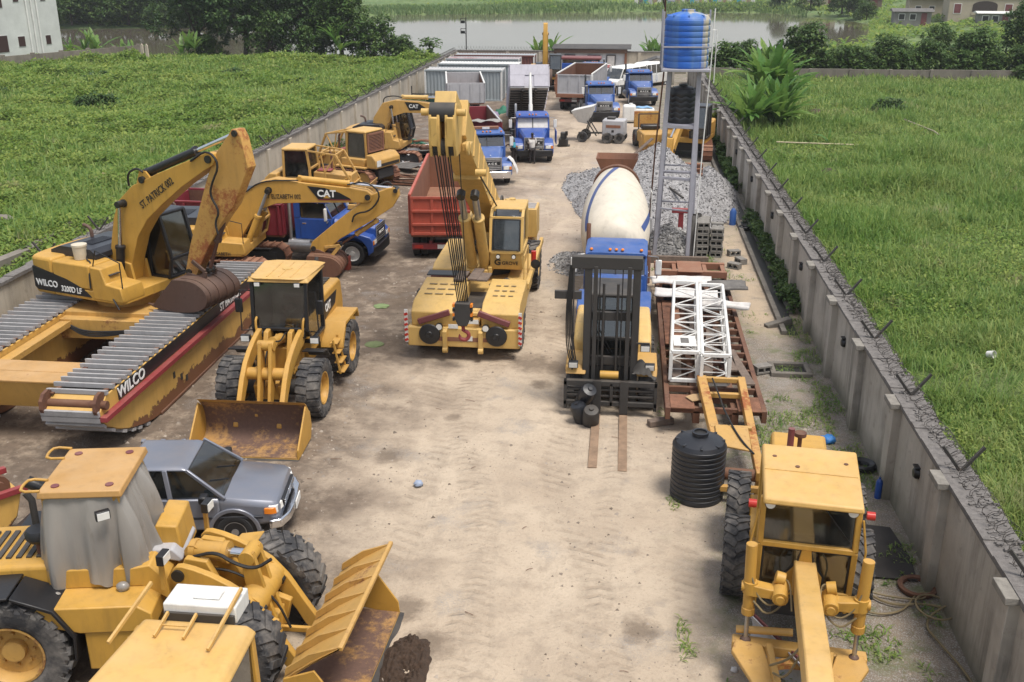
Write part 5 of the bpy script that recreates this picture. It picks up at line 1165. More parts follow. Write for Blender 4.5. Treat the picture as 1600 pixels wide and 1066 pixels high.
    for x in rear:
        P('axle', MB().cyl((x, -1.0, .5), (x, 1.0, .5), .12, n=10), M['dark'], t)
        for s in (-1, 1):
            wheel(t, (x, s * 1.02, .50), .50, .27, 'white_rust', s, None, .60, 'rubber', dish=.2)
            if duals: wheel(t, (x, s * .70, .50), .50, .27, 'white_rust', s, None, .60, 'rubber', dish=.2)
            P('mud_guard', MB().box(Lf - .02, Lf, s * .55, s * 1.15, .35, .85), M['black'], t)

# mixer truck
S9 = (.93, .93, .93)
t = thing('mixer_truck', 'concrete mixer truck with cream drum, blue spiral stripe and rusty charging hopper', 'mixer truck', (-.10, 28.35, 0), -91); t.scale = S9
conventional(t, M['blue_dull'], 'black', hl=1.35, stack='rust', Lf=-10.4, rear=(-7.7, -9.0))
ax0 = Vector((-3.55, -.1, 2.0)); ax1 = Vector((-11.9, -.3, 3.05)); axd = (ax1 - ax0).normalized(); AM = frame(ax0, (0, 1, 0), Vector((0, 0, 1))); 
DM = Matrix.Translation(ax0) @ axd.to_track_quat('Z', 'Y').to_matrix().to_4x4()
prof = smooth2([(.02, .0), (.75, .10), (1.10, .55), (1.22, 1.5), (1.25, 2.6), (1.24, 3.6), (1.15, 4.8), (.96, 6.2), (.70, 7.5), (.62, 7.75)], 2)
P('drum', MB().by(DM).lathe(prof, (0, 0, 0), 'z', 56), M['cream'], t, angle=50)
def rad(h):
    for (r0, h0), (r1, h1) in zip(prof[:-1], prof[1:]):
        if h0 <= h <= h1: return r0 + (r1 - r0) * (h - h0) / (h1 - h0 + 1e-9)
    return prof[-1][0]
for ph, tw in ((148, 72), (28, 72), (268, 72)):
    def fn(u, v):
        h = .7 + v * 6.8; a = R(ph + tw * v ** 1.2) + (u - .5) * .17 * 1.27 / rad(h) ; r = rad(h) + .006
        return (r * math.cos(a), r * math.sin(a), h)
    P('stripe', MB().by(DM).grid(fn, 3, 60), M['stripe'], t, angle=180)
P('drum_hatch', MB().by(DM @ Matrix.Rotation(R(-58), 4, 'Z')).box(1.235, 1.262, -.24, .24, 1.9, 2.6), M['white_rust'], t, .01)
P('drum_ring', MB().by(DM).lathe([(.88, 6.6), (.95, 6.6), (.95, 6.8), (.85, 6.8)], (0, 0, 0), 'z', 48), M['rust'], t)
hp = Vector((-12.2, -.35, 3.2))
def ring(x0, x1, y0, y1, z): return [(x0, y0, z), (x1, y0, z), (x1, y1, z), (x0, y1, z)]
P('hopper', MB().loft([ring(-11.9, -11.2, -.75, .15, 2.95), ring(-12.4, -11.0, -1.15, .55, 3.85), ring(-12.37, -11.03, -1.12, .52, 3.85), ring(-11.87, -11.23, -.72, .12, 2.97)], cap=False), M['rust_light'], t)
m = MB()
for y in (-1.0, .5): m.tube([(-10.9, y, 1.0), (-10.9, y, 2.9), (-11.4, y * .8 - .05, 3.0)], .045, 8)
m.tube([(-10.9, -1.2, 2.2), (-10.9, -1.0, 2.95), (-10.9, -.3, 3.25), (-10.9, .4, 2.95), (-10.9, .6, 2.2)], .035, 8, 1); m.bar((-10.9, -1.0, 2.4), (-10.9, .5, 2.4), .06)
P('rear_stand', m, M['white_rust'], t)
P('chute', MB().prism([(-11.2, 2.2), (-12.6, 1.2), (-12.6, 1.15), (-11.2, 2.1)], -.35, .35), M['rust'], t, .02)
m = MB(); m.tube([(-10.2, 1.15, 1.1), (-10.2, 1.15, 2.7), (-10.6, 1.1, 2.75)], .025, 6); m.tube([(-10.6, 1.15, 1.1), (-10.6, 1.15, 2.7)], .025, 6)
for i in range(5): m.tube([(-10.2, 1.15, 1.3 + i * .3), (-10.6, 1.15, 1.3 + i * .3)], .018, 6)
P('ladder', m, M['white'], t)
for s in (-1, 1): P('drum_pedestal', MB().prism([(-3.8, .95), (-3.3, .95), (-3.35, 1.9), (-3.6, 1.9)], s * .35 - .08, s * .35 + .08), M['dark'], t)

# blue tipper with a red body at the left
t = thing('tipper_truck', 'blue tipper truck with crimson body and tall silver stack beside the left wall', 'truck', (-8.75, 36.45, 0), -3); t.scale = S9
conventional(t, M['blue'], 'black', rear=(-6.6, -7.8), Lf=-8.4, stack='steel'); dump_body(t, -8.7, -3.75, 2.35, 1.15, 2.35, M['red'], M['rust'], 7)
t = thing('tipper_truck', 'blue tipper truck with red body, orange roof bar and chrome bumper facing the camera', 'truck', (-6.45, 50.1, 0), -76); t.scale = S9
conventional(t, M['blue_dull'], 'chrome', light_bar=True, rear=(-8.2, -9.5), Lf=-10.2); dump_body(t, -11.6, -4.6, 2.3, 1.2, 2.75, M['red'], M['rust'], 8, canopy=.0, rail=M['greygrey'])
P('bunched_tarpaulin', MB().grid(lambda u, v: (-4.7 + v * .55, -1.15 + 2.3 * u, 2.86 + .04 * math.sin(u * 17 + v * 3) + .07 * math.sin(v * PI) + .06 * noise.noise((u * 6, v * 3, 0))), 40, 8), M['tarp'], t, angle=180)
t = thing('tipper_truck', 'blue truck with white cloth over its windscreen and a raised lilac grey tipping body', 'truck', (-4.86, 56.5, 0), -82); t.scale = S9
conventional(t, M['blue'], 'black', cover=True, rear=(-8.6, -9.9), Lf=-11)
TM = Matrix.Translation((-11.6, 0, 1.25)) @ Matrix.Rotation(R(-25), 4, 'Y') @ Matrix.Translation((11.6, 0, -1.25))
dump_body(t, -12.2, -5.8, 2.5, 1.35, 2.75, M['lilac'], M['greygrey'], 8, M0=TM)
GM[0] = TM
m = MB()
for i in range(12): m.box(-11.9 + i * .5, -11.8 + i * .5, -1.2, 1.2, 1.17, 1.27)
P('cross_bearer', m, M['dark'], t)
P('front_apron', MB().box(-5.80, -5.74, -1.24, 1.24, 2.1, 2.80).box(-5.80, -5.74, -1.24, -.3, 1.35, 2.1).box(-5.80, -5.74, .3, 1.24, 1.35, 2.1).box(-5.86, -5.82, -.3, .3, 1.35, 2.1), M['lilac'], t, .012)
GM[0] = None
o = P('tipping_ram', MB().cyl((-3.95, 0, 1.0), (-4.65, 0, 2.9), .13, n=16).cyl((-4.65, 0, 2.9), (-5.15, 0, 4.1), .10, n=16), M['white'], t); P('rod', MB().cyl((-5.15, 0, 4.1), (-5.45, 0, 4.75), .075, n=14), M['white'], o)
P('open_door', MB().box(-2.0, -.95, 1.35, 1.40, 1.0, 1.8), M['blue'], t, .02)
t = thing('truck', 'blue conventional truck with bare grille parked right of the grey tipper', 'truck', (-1.35, 72.4, 0), -80); t.scale = (.95, .95, .95)
conventional(t, M['blue_dull'], 'black', rear=(-5.6, -6.8), Lf=-7.4, stack='black')
t = thing('truck', 'blue conventional truck farthest back, in front of the white minibus', 'truck', (1.5, 81.3, 0), -80); t.scale = (.95, .95, .95)
conventional(t, M['blue_dull'], 'black', rear=(-5.6, -6.8), Lf=-7.4, stack='black')
# rear view of the big grey tipper
def trailer_under(t, x0, x1, wheels, mat, zf):
    for s in (-1, 1): P('frame_rail', MB().box(x0, x1, s * .45 - .06, s * .45 + .06, zf - .42, zf - .22), mat, t, .01)
    P('rear_cross_beam', MB().box(x0 - .05, x0 + .1, -1.15, 1.15, zf - .55, zf - .33), mat, t, .01)
    for s in (-1, 1):
        P('tail_lamp', MB().box(x0 - .07, x0 - .045, s * .9 - .16, s * .9 + .16, zf - .50, zf - .38), M['red_lens'], t, .006)
    P('number_plate', MB().box(x0 - .065, x0 - .045, -.2, .2, zf - .52, zf - .36), M['white'], t)
    for x in wheels:
        P('axle', MB().cyl((x, -1.0, .5), (x, 1.0, .5), .11, n=10), M['dark'], t)
        for s in (-1, 1):
            for y in (1.02, .72): wheel(t, (x, s * y, .50), .50, .27, 'dark', s, None, .60, 'rubber', dish=.2)
t = thing('tipper_truck', 'big grey tipper seen from behind with three panel tailgate and rusty red underframe', 'truck', (-3.75, 78.2, 0), 84)
dump_body(t, -.2, 8.6, 2.6, 1.25, 2.72, M['greygrey'], M['rust'], 12, tailmat=M['greygrey'], rail=M['white_rust'])
P('rear_sill', MB().box(-.36, -.1, -1.34, 1.34, 1.02, 1.30), M['rust_light'], t, .03)
for s in (-1, 1): P('corner_post', MB().box(-.32, -.05, s * 1.32 - .08, s * 1.32 + .08, 1.25, 2.7), M['rust_light'] if s > 0 else M['white_rust'], t, .02)
trailer_under(t, .1, 9.0, (.9, 2.2), M['maroon'], 1.2)
GM[0] = Matrix.Translation((12.8, 0, 0)); conventional(t, M['blue_dull'], 'black', rear=(), Lf=-3.5); GM[0] = None
# orange tipping trailer left of the crane
t = thing('tipper_trailer', 'orange red tipper body with rusty empty inside, standing left of the crane', 'tipper', (-6.55, 36.6, 0), 96)
dump_body(t, 0, 8.6, 2.36, .98, 2.45, M['orange'], M['rust_light'], 9)
for z in (1.4, 1.9): P('tailgate_rib', MB().box(-.13, -.06, -1.1, 1.1, z - .05, z + .05), M['orange'], t, .012)
trailer_under(t, .15, 8.4, (.75, 1.95), M['crimson'], .95)
P('landing_leg', MB().box(6.6, 6.75, -.7, -.55, 0, .7).box(6.6, 6.75, .55, .7, 0, .7), M['dark'], t)
# spare tipper body behind the red one
t = thing('parked_tipper', 'grey rimmed tipper with brown rusty inside standing before the containers', 'tipper', (-12.35, 79.6, 0), -80)
dump_body(t, 0, 8.0, 2.6, 1.3, 2.62, M['greygrey'], M['rust'], 8, rail=M['white_rust']); trailer_under(t, .15, 8, (1, 2.2), M['dark'], 1.28)
for s in (-1, 1): P('landing_leg', MB().box(6.6, 6.75, s * .6 - .07, s * .6 + .07, 0, .9), M['dark'], t)

# ------------------------------------------------------------------ minibuses
def minibus(t):
    W = M['white']
    P('body', MB().prism([(-2.5, .35), (2.35, .35), (2.5, .55), (2.45, 1.0), (2.1, 1.18), (1.75, 1.2), (-2.5, 1.2)], -.88, .88), W, t, .06, seg=3)
    P('roof', MB().loft([[(x, -w, 1.95), (x, w, 1.95), (x, w - .15, zt), (x, -w + .15, zt)] for x, w, zt in ((-2.48, .80, 2.04), (-2.0, .82, 2.12), (.9, .82, 2.12), (1.3, .78, 2.02))]), W, t, .05)
    P('windscreen', MB().add([(1.95, -.80, 1.2), (1.95, .80, 1.2), (1.28, .72, 1.96), (1.28, -.72, 1.96)], [(0, 1, 2, 3)]), M['glass_dark'], t)
    for s in (-1, 1):
        for x0, x1 in ((-2.38, -1.3), (-1.18, -.1), (.02, .72), (.84, 1.5)):
            P('window', MB().add([(x0, s * .875, 1.24), (x1, s * .875, 1.24), (x1 - (.35 if x1 > 1 else 0), s * .83, 1.9), (x0, s * .83, 1.9)], [(0, 1, 2, 3)]), M['glass_dark'], t)
        for x in (-2.45, -1.24, -.04, .78): P('pillar', MB().bar((x, s * .86, 1.18), (x, s * .81, 1.98), .09, .06, (0, 1, 0)), W, t, .01)
        P('pillar', MB().bar((1.9, s * .84, 1.15), (1.3, s * .77, 1.98), .08, .06, (0, 1, 0)), W, t, .01)
        for x in (-1.5, 1.6): wheel(t, (x, s * .78, .34), .34, .2, 'steel', s, None, .6, 'rubber', dish=.7)
        P('headlamp', MB().box(2.40, 2.5, s * .68 - .14, s * .68 + .14, .75, .92), M['lamp'], t, .02)
    P('bumper', MB().box(2.4, 2.58, -.88, .88, .38, .6), M['greygrey'], t, .04); P('rear_window', MB().box(-2.515, -2.5, -.7, .7, 1.25, 1.9), M['glass_dark'], t)
t = thing('minibus', 'white minibus with dark side windows parked behind the blue trucks', 'minibus', (-.15, 91.6, 0), -122); minibus(t)
dup(t, (2.0, 95.4, 0), -125, 'second white van mostly hidden behind the white minibus')
# ------------------------------------------------------------------ rough terrain crane (faces the camera; authored in world axes)
t = thing('mobile_crane', 'pale yellow rough terrain crane, boom raised over its striped front bumper', 'crane', (-4.2, 30.0, 0))
world(t); Y = M['pale']
P('carrier_frame', MB().box(-5.0, -3.4, 26.9, 36.2, .75, 1.18).box(-5.75, -2.7, 29.0, 31.0, .95, 1.25).box(-5.4, -3.0, 34.0, 36.4, .9, 1.4), Y, t, .03)
P('front_bumper', MB().box(-5.78, -2.64, 26.42, 26.8, .42, .98), Y, t, .03)
P('bumper_stripe', MB().box(-5.3, -3.1, 26.408, 26.42, .60, .72), M['rust_light'], t)
for x in (-4.72, -3.72): P('tow_hook', MB().prism([(26.42, .95), (26.3, .9), (26.32, .35), (26.42, .42)], x - .06, x + .06, 'x').cyl((x - .07, 26.36, .36), (x + .07, 26.36, .36), .09, n=12), Y, t, .008)
for (xa, xb) in ((-5.68, -4.36), (-3.72, -2.66)):
    b = P('fender_box', MB().prism([(26.55, .98), (26.5, 1.40), (26.85, 1.62), (28.9, 1.70), (28.95, 1.1), (28.6, .98)], xa, xb, 'x'), Y, t, .03)
    for i in range(3):
        for j in range(3): P('tread_slot', MB().box(xa + .22 + j * (xb - xa - .4) / 3, xa + .14 + (j + 1) * (xb - xa - .4) / 3, 27.35 + i * .42, 27.43 + i * .42, 1.655 + i * .017, 1.664 + i * .017), M['slot'], b)
for xa, s in ((-5.80, 1), (-2.62, -1)):
    b = P('warning_board', MB().box(xa - .045, xa + .045, 26.36, 26.40, .55, 1.5), M['white'], t)
    for i in range(6): P('red_stripe', MB().at((xa, 26.355, .62 + i * .15), 0, 0, 0).by(Matrix.Translation((xa, 26.355, .62 + i * .15)) @ Matrix.Rotation(R(-25 * s), 4, 'Y')).box(-.05, .05, -.008, .004, -.035, .035), M['red_lens'], b)
for x in (-5.15, -3.28): P('float_pad', MB().lathe([(.001, -.05), (.08, -.06), (.1, -.03), (.28, -.005), (.30, .03), (.27, .06), (.001, .06)], (x, 26.34, .80), 'y', 26), M['black'], t)
for x, s in ((-5.1, 1), (-3.3, -1)): P('red_beam', MB().bar((x - .38 * s, 26.48, 1.12), (x + .5 * s, 26.5, 1.42), .12, .16), M['maroon'], t, .02)
for x in (-4.88, -3.58): o = P('lamp', MB().cyl((x, 26.36, 1.02), (x, 26.45, 1.02), .10, n=18), M['black'], t); P('lens', MB().cyl((x, 26.352, 1.02), (x, 26.36, 1.02), .085, n=18), M['lamp'], o)
P('number_plate', MB().box(-4.62, -4.35, 26.40, 26.415, .98, 1.10), M['white'], t); P('number_plate', MB().box(-4.1, -3.78, 26.43, 26.445, 1.12, 1.24), M['white'], t); P('number_plate', MB().box(-4.12, -3.95, 26.405, 26.415, .62, .76), M['white'], t)
P('nose_deck', MB().prism([(26.55, .98), (26.6, 1.12), (27.3, 1.22), (28.9, 1.20), (28.9, .98)], -4.30, -3.78, 'x'), M['yellow_worn'], t, .02); P('recess_shade_slab', MB().box(-4.36, -3.72, 27.5, 29.4, 1.16, 1.235), M['dark'], t); P('nose_step', MB().box(-4.25, -3.83, 26.85, 27.3, 1.2, 1.30).box(-4.2, -3.88, 27.0, 27.2, 1.3, 1.33), M['pale_clean'], t, .02)  # dark slab on the nose deck painted as the shade of a recess
P('engine_hood', MB().prism([(30.0, 1.25), (30.05, 1.62), (30.4, 1.72), (33.2, 1.76), (33.25, 1.25)], -5.72, -4.62, 'x'), Y, t, .03)
P('red_sill', MB().box(-5.72, -4.6, 29.75, 29.98, 1.3, 1.48), M['maroon'], t, .02); P('black_mat', MB().box(-5.7, -4.45, 29.0, 29.5, 1.70, 1.74), M['black'], t, .02)
local()
for x, y, l in ((-4.62, 28.9, .9), (-4.22, 29.1, 1.1), (-3.93, 28.85, .75)): tag(P('plank', MB().at((x, y, 1.75), 86).box(-l / 2, l / 2, -.15, .15, -.03, .03), M['wood'], None, .008), 'grey weathered board lying across the deck of the yellow crane', 'plank', 'boards on the crane deck')
local(); world(t)
P('side_deck', MB().box(-3.4, -2.68, 29.0, 34.8, 1.18, 1.36).box(-2.75, -2.62, 29.0, 34.5, 1.36, 1.55), Y, t, .02)
P('tool_bag', MB().loft([[(-3.7 + .5 * u + .15 * math.cos(a), 29.2 + .2 * math.sin(a), 1.42 + (.2 * math.sin(PI * u) + .02) * max(0, math.cos(a) * .5 + .5)) for a in [k * PI / 5 for k in range(10)]] for u in (0, .25, .5, .75, 1)]), M['interior'], t)
for y in (27.75, 33.6):
    for s, x in ((-1, -5.42), (1, -2.98)): wheel(t, (x, y, .82), .82, .62, 'pale', s, 'chev', .52, 'rubber_dusty', axis='x')
# superstructure
P('turntable', MB().cyl((-4.2, 31.6, 1.18), (-4.2, 31.6, 1.5), .95, n=32), M['dark'], t)
P('turret', MB().prism([(30.0, 1.5), (30.0, 1.72), (31.0, 1.8), (32.0, 2.7), (33.4, 2.75), (33.6, 1.5)], -4.95, -4.80, 'x').prism([(30.0, 1.5), (30.0, 1.72), (31.0, 1.8), (32.0, 2.7), (33.4, 2.75), (33.6, 1.5)], -3.98, -3.86, 'x').box(-4.8, -3.98, 30.0, 35.6, 1.5, 1.62), Y, t, .02)
P('counterweight', MB().box(-5.2, -3.3, 34.6, 36.2, 1.55, 2.5), Y, t, .05)
P('winch', MB().cyl((-4.7, 34.1, 2.6), (-4.0, 34.1, 2.6), .34, n=22).cyl((-4.72, 34.1, 2.6), (-4.66, 34.1, 2.6), .46, n=22).cyl((-4.06, 34.1, 2.6), (-4.0, 34.1, 2.6), .46, n=22), M['dark'], t)
b = P('vent_box', MB().box(-3.6, -2.85, 34.4, 35.5, 1.55, 2.55), Y, t, .03)
for i in range(5): P('slat', MB().box(-3.52, -2.93, 34.52 + i * .18, 34.6 + i * .18, 2.55, 2.575), M['greygrey'], b)
P('hydraulic_box', MB().box(-3.84, -3.55, 32.4, 34.2, 1.5, 2.9).cyl((-3.7, 33.0, 2.9), (-3.7, 33.0, 3.2), .09).cyl((-3.62, 33.6, 2.9), (-3.62, 33.6, 3.1), .12), Y, t, .02)
P('beacon', MB().cyl((-3.72, 32.3, 2.9), (-3.72, 32.3, 3.16), .10, n=16), M['amber'], t)
m = MB(); m.tube([(-2.80, 29.3, 1.4), (-2.80, 29.3, 2.3), (-2.80, 30.6, 2.3), (-2.80, 30.6, 1.4)], .02, 6); P('hand_rail', m, Y, t)
P('red_lamp', MB().cyl((-2.66, 31.0, 1.6), (-2.66, 31.0, 2.0), .08), M['red_lens'], t); P('mirror', MB().lathe([(.001, -.02), (.15, 0), (.001, .03)], (-2.55, 30.4, 1.75), 'y', 16), M['black'], t)
local()
# cab: faces the camera
w0 = Matrix.Translation((-4.2, 30.0, 0)).inverted()
GM[0] = w0 @ place((-3.42, 31.6, 0), -90)
P('cab_body', MB().prism([(.0, 1.62), (1.45, 1.62), (1.55, 1.75), (1.62, 2.22), (.0, 2.22)], -.50, .50), Y, t, .03)
cabin(t, [(.0, 2.20), (1.60, 2.20), (1.36, 3.22), (1.05, 3.40), (.0, 3.42)], -.48, .48, Y, Y, .09, glass='glass', roofh=.05, over=.03)
P('skylight', MB().by(Matrix.Translation((1.2, 0, 3.33)) @ Matrix.Rotation(R(30), 4, 'Y')).box(-.16, .16, -.36, .36, .01, .03), M['glass_dark'], t, .01)
P('screen_gasket', MB().bar((1.635, -.40, 2.28), (1.635, .40, 2.28), .04).bar((1.40, -.40, 3.18), (1.40, .40, 3.18), .04).bar((1.635, -.41, 2.28), (1.40, -.41, 3.18), .04).bar((1.635, .41, 2.28), (1.40, .41, 3.18), .04), M['black'], t, .01)
for y in (-.24, .24): o = P('lamp', MB().cyl((1.60, y, 2.08), (1.66, y, 2.08), .07, n=16), M['black'], t); P('lens', MB().cyl((1.66, y, 2.08), (1.672, y, 2.08), .055, n=16), M['lamp'], o)
tx = MB(); text(tx, 'GROVE', .155, frame((1.592, .12, 1.86), (0, 1, 0), (.1, 0, 1)), .012, 1.0, .012); P('lettering', tx, M['text_dark'], t, angle=0)
tx = MB(); text(tx, 'G', .26, frame((1.594, -.26, 1.88), (0, 1, 0), (.1, 0, 1)), .012, 1.1, .03); P('lettering', tx, M['text_dark'], t, angle=0)
P('console', MB().box(1.1, 1.35, -.25, .1, 2.3, 2.75), M['cloth_white'], t, .03)
# boom, in its own inclined frame: x along the boom towards the tip
piv = Vector((-4.32, 33.1, 2.62)); tip = Vector((-4.40, 25.2, 7.35)); ud = (tip - piv).normalized()
BMx = frame(piv, ud, Vector((0, .5, .86))); L = (tip - piv).length     # x along, y up the section, z to the left of the boom (world +x side)
GM[0] = w0 @ BMx
hh, ww = .42, .36
b = P('boom', MB().box(-.6, L - 1.15, -hh, hh, -ww, ww), Y, t, .02)
P('boom_collar', MB().box(L - 1.35, L - 1.1, -hh - .07, hh + .07, -ww - .06, ww + .06), Y, b, .02); P('ram_bracket', MB().box(L * .52, L * .52 + .2, -hh - .12, -hh + .1, -ww - .05, ww + .05), Y, b, .02)
for i in range(14): P('side_stiffener', MB().box(.6 + i // 2 * .95, .68 + i // 2 * .95, -hh + .05, hh - .05, *((-ww - .03, -ww) if i % 2 else (ww, ww + .03))), Y, b)
P('inner_section', MB().box(L - 1.2, L - .2, -hh + .1, hh - .1, -ww + .09, ww - .09), M['pale_clean'], t, .02)
GM[0] = w0
for x in (-4.70, -4.50, -4.30, -4.10): P('head_plate', MB().prism([(25.7, 6.0), (25.0, 5.98), (24.85, 6.3), (24.9, 7.0), (25.1, 7.28), (25.5, 7.2), (26.1, 6.9)], x - .035, x + .035, 'x'), Y, t, .015)
for xx in (-4.60, -4.20):
    P('head_cover', MB().prism([(24.87, 6.25), (24.83, 6.95), (24.9, 6.98), (24.95, 6.3)], xx - .09, xx + .09, 'x'), Y, t, .02)
P('sheave', MB().cyl((-4.72, 25.15, 7.05), (-4.10, 25.15, 7.05), .24, n=24), M['dark'], t); P('sheave', MB().cyl((-4.72, 25.2, 6.2), (-4.10, 25.2, 6.2), .22, n=24), M['dark'], t)
P('head_pin', MB().cyl((-4.95, 25.15, 7.05), (-3.85, 25.15, 7.05), .09, n=14), Y, t)
P('auxiliary_sheave', MB().box(-4.05, -3.82, 25.7, 26.1, 6.0, 6.2).cyl((-3.92, 25.6, 6.1), (-3.84, 25.6, 6.1), .18), Y, t, .02)
P('work_light', MB().cyl((-3.98, 27.6, 5.1), (-3.68, 27.6, 5.1), .10, n=14), Y, t)
blk = Vector((-4.10, 25.75, 1.95))
for i in range(7):
    a = Vector((-4.63 + i * .065, 24.98 + (i % 2) * .08, 6.1)); c_ = blk + Vector((-.14 + .046 * i, .02, .02))
    P('hoist_rope', MB().cyl(a, c_, .018, n=6, cap=False), M['cable'], t)
P('hoist_rope', MB().cyl((-4.05, 25.3, 6.0), (-4.0, 25.9, 1.9), .014, n=6, cap=False), M['cable'], t)
o = P('hook_block', MB().prism([(-.22, 0), (-.26, -.35), (-.16, -.75), (.16, -.75), (.26, -.35), (.22, 0)], -.14, .14) if False else MB().at((blk.x, blk.y, blk.z)).prism([(-.20, .02), (-.22, -.4), (-.12, -.62), (.12, -.62), (.22, -.4), (.20, .02)], -.13, .13), M['dark'], t, .02)
for s in (-1, 1):
    for i in range(4): P('chevron_stripe', MB().at((blk.x + s * .24, blk.y - .02, blk.z - .04 - i * .13)).box(-.03, .03, -.10, .06, -.045, .035), M['amber'] if i % 2 == 0 else M['black'], o)
hk = [(0, -.62), (0, -.78)] + [(.02 + .13 * math.cos(R(a)), -.92 + .13 * math.sin(R(a))) for a in range(80, -200, -30)]
P('hook', MB().tube([(blk.x + p[0], blk.y, blk.z + p[1]) for p in hk], [.05] * 3 + [.055] * (len(hk) - 5) + [.04, .015], 10), M['crimson'], t)
for x in (-4.50, -4.10): pole_cyl(t, (x, 30.25, 1.75), (x - .03, 28.45, 4.35 - .06), .68, .16, 'pale', rod='steel', r2=.10)
hose(t, [(-4.3, 30.6, 1.9), (-4.5, 30.4, 2.3), (-4.2, 30.5, 2.7), (-4.1, 30.8, 2.2)], .03); hose(t, [(-3.9, 27.8, 5.0), (-3.82, 29.5, 4.1), (-3.78, 31.5, 3.1)], .025)
local()

# ------------------------------------------------------------------ forklift
t = thing('forklift', 'large yellow forklift with tall black mast, forks lowered on the sand', 'forklift', (-.10, 24.6, 0))
world(t); D = M['dark']
for x in (-.70, .46):
    o = P('mast_rail', MB().box(x - .09, x + .09, 23.42, 23.62, .25, 3.95), D, t, .015); P('inner_rail', MB().box(x - .05 + (.18 if x < 0 else -.18), x + .05 + (.18 if x < 0 else -.18), 23.38, 23.54, .3, 3.75), D, o, .01)
P('mast_head', MB().box(-1.1, .58, 23.40, 23.64, 3.68, 3.98), D, t, .02)
for z in (1.2, 2.35): P('mast_cross_member', MB().box(-.6, .36, 23.55, 23.66, z, z + .22), D, t, .015)
for x in (-.32, .02): P('lift_ram', MB().cyl((x, 23.5, .4), (x, 23.5, 3.3), .032, n=14), D, t); 
for x in (-.42, .12): P('lift_chain', MB().box(x - .014, x + .014, 23.44, 23.46, .9, 3.7), M['cable'], t)
P('tilt_ram', MB().cyl((-.35, 23.35, 1.02), (.10, 23.35, 1.02), .10, n=18), M['yellow_clean'], t)
P('carriage', MB().box(-1.22, 1.05, 23.08, 23.22, .82, .95).box(-1.22, 1.05, 23.08, 23.2, .30, .42).box(-1.22, -1.14, 23.08, 23.2, .2, .95).box(.97, 1.05, 23.08, 23.2, .2, .95).box(-.10, -.02, 23.08, 23.2, .3, .9), D, t, .012)
for z in (.52, .68): P('back_rest_bar', MB().box(-1.15, .98, 23.12, 23.18, z, z + .05), D, t, .008)
for x0, x1, y0 in ((-.42, -.40, 20.25), (.24, .26, 20.15)):
    f = P('fork', MB().prism([(23.12, .95), (23.12, .10), (23.0, .065), (y0, .075), (y0, .055), (y0 + .2, .04), (23.1, .03), (23.2, .1), (23.2, .95)], x0 - .09, x1 + .09, 'x'), M['fork_dust'], t, .01)
    P('fork_shank', MB().box(x0 - .095, x1 + .095, 23.06, 23.115, .1, .97), D, f, .01)
for s in (-1, 1):
    for y, r in ((23.95, .56), (26.3, .5)): wheel(t, (-.08 + s * .90, y, r), r, .42, 'yellow_worn', s, 'bar', .52, 'rubber_dusty', axis='x')
    P('fender', MB().prism([(23.35, 1.0), (23.5, 1.2), (24.4, 1.25), (24.7, 1.0), (24.6, .95), (24.3, 1.17), (23.55, 1.12)], -.08 + s * .62, -.08 + s * 1.12, 'x'), M['yellow_worn'], t, .02)
    work_lamp(t, (-.08 + s * .93, 23.32, 1.25), .2, (0, -1, -.2))
    P('side_body', MB().prism([(24.4, .6), (24.5, 1.5), (25.0, 1.75), (26.7, 1.70), (27.2, 1.45), (27.2, .6)], -.08 + s * .60, -.08 + s * .98, 'x'), M['pale_clean'], t, .09, seg=3)
P('counterweight', MB().prism([(26.2, .45), (26.2, 1.6), (26.9, 1.62), (27.35, 1.3), (27.3, .45)], -.85, .72, 'x'), M['pale_clean'], t, .10, seg=3)
P('chassis', MB().box(-.66, .50, 23.6, 26.3, .5, 1.15), D, t, .02)
GM[0] = place((-.10, 24.6, 0)).inverted() @ place((-.08, 25.0, 0), -90)
cabin(t, [(-.75, 1.2), (.95, 1.2), (1.02, 1.75), (.72, 2.75), (-.6, 2.75)], -.56, .56, D, D, .08, glass='glass')
local(); world(t)
m = MB()
for i in range(5): m.tube([(-1.05 - .02 * i, 23.45, 3.75), (-1.1 - .03 * i, 23.4, 2.6), (-.98 - .05 * i, 23.45, 1.4), (-.85, 23.5, .9)], .016, 6, 2)
P('hose', m, M['cable'], t); P('hose_bracket', MB().box(-1.5, -.85, 23.45, 23.55, 2.9, 3.1).box(-1.06, -1.02, 23.42, 23.5, .9, 3.7), D, t, .01)
work_lamp(t, (.72, 23.3, 1.75), .2, (0, -1, -.1)); P('lamp_arm', MB().bar((.5, 23.4, 1.85), (.82, 23.35, 1.87), .04), D, t)
P('wiper', MB().bar((-.5, 23.9, 2.0), (-.15, 23.85, 1.4), .02).bar((-.42, 23.9, 2.0), (-.08, 23.85, 1.42), .02), M['black'], t)
def cloth(fn, nu, nv, m, t, name): return P(name, MB().grid(fn, nu, nv), m, t, angle=180)
local()
g_ = cloth(lambda u, v: (.42 + .55 * u + .05 * math.sin(v * 9), 23.25 + .5 * v - .25 * u * u * .6, 1.12 + .28 * math.sin(PI * min(u * 1.2, 1)) * math.sin(PI * v) + .07 * noise.noise((u * 5, v * 5, 1)) - .3 * max(0, u - .7)), 24, 20, M['interior'], None, 'jacket'); tag(g_, 'crumpled black jacket thrown over the right front of the forklift', 'jacket')
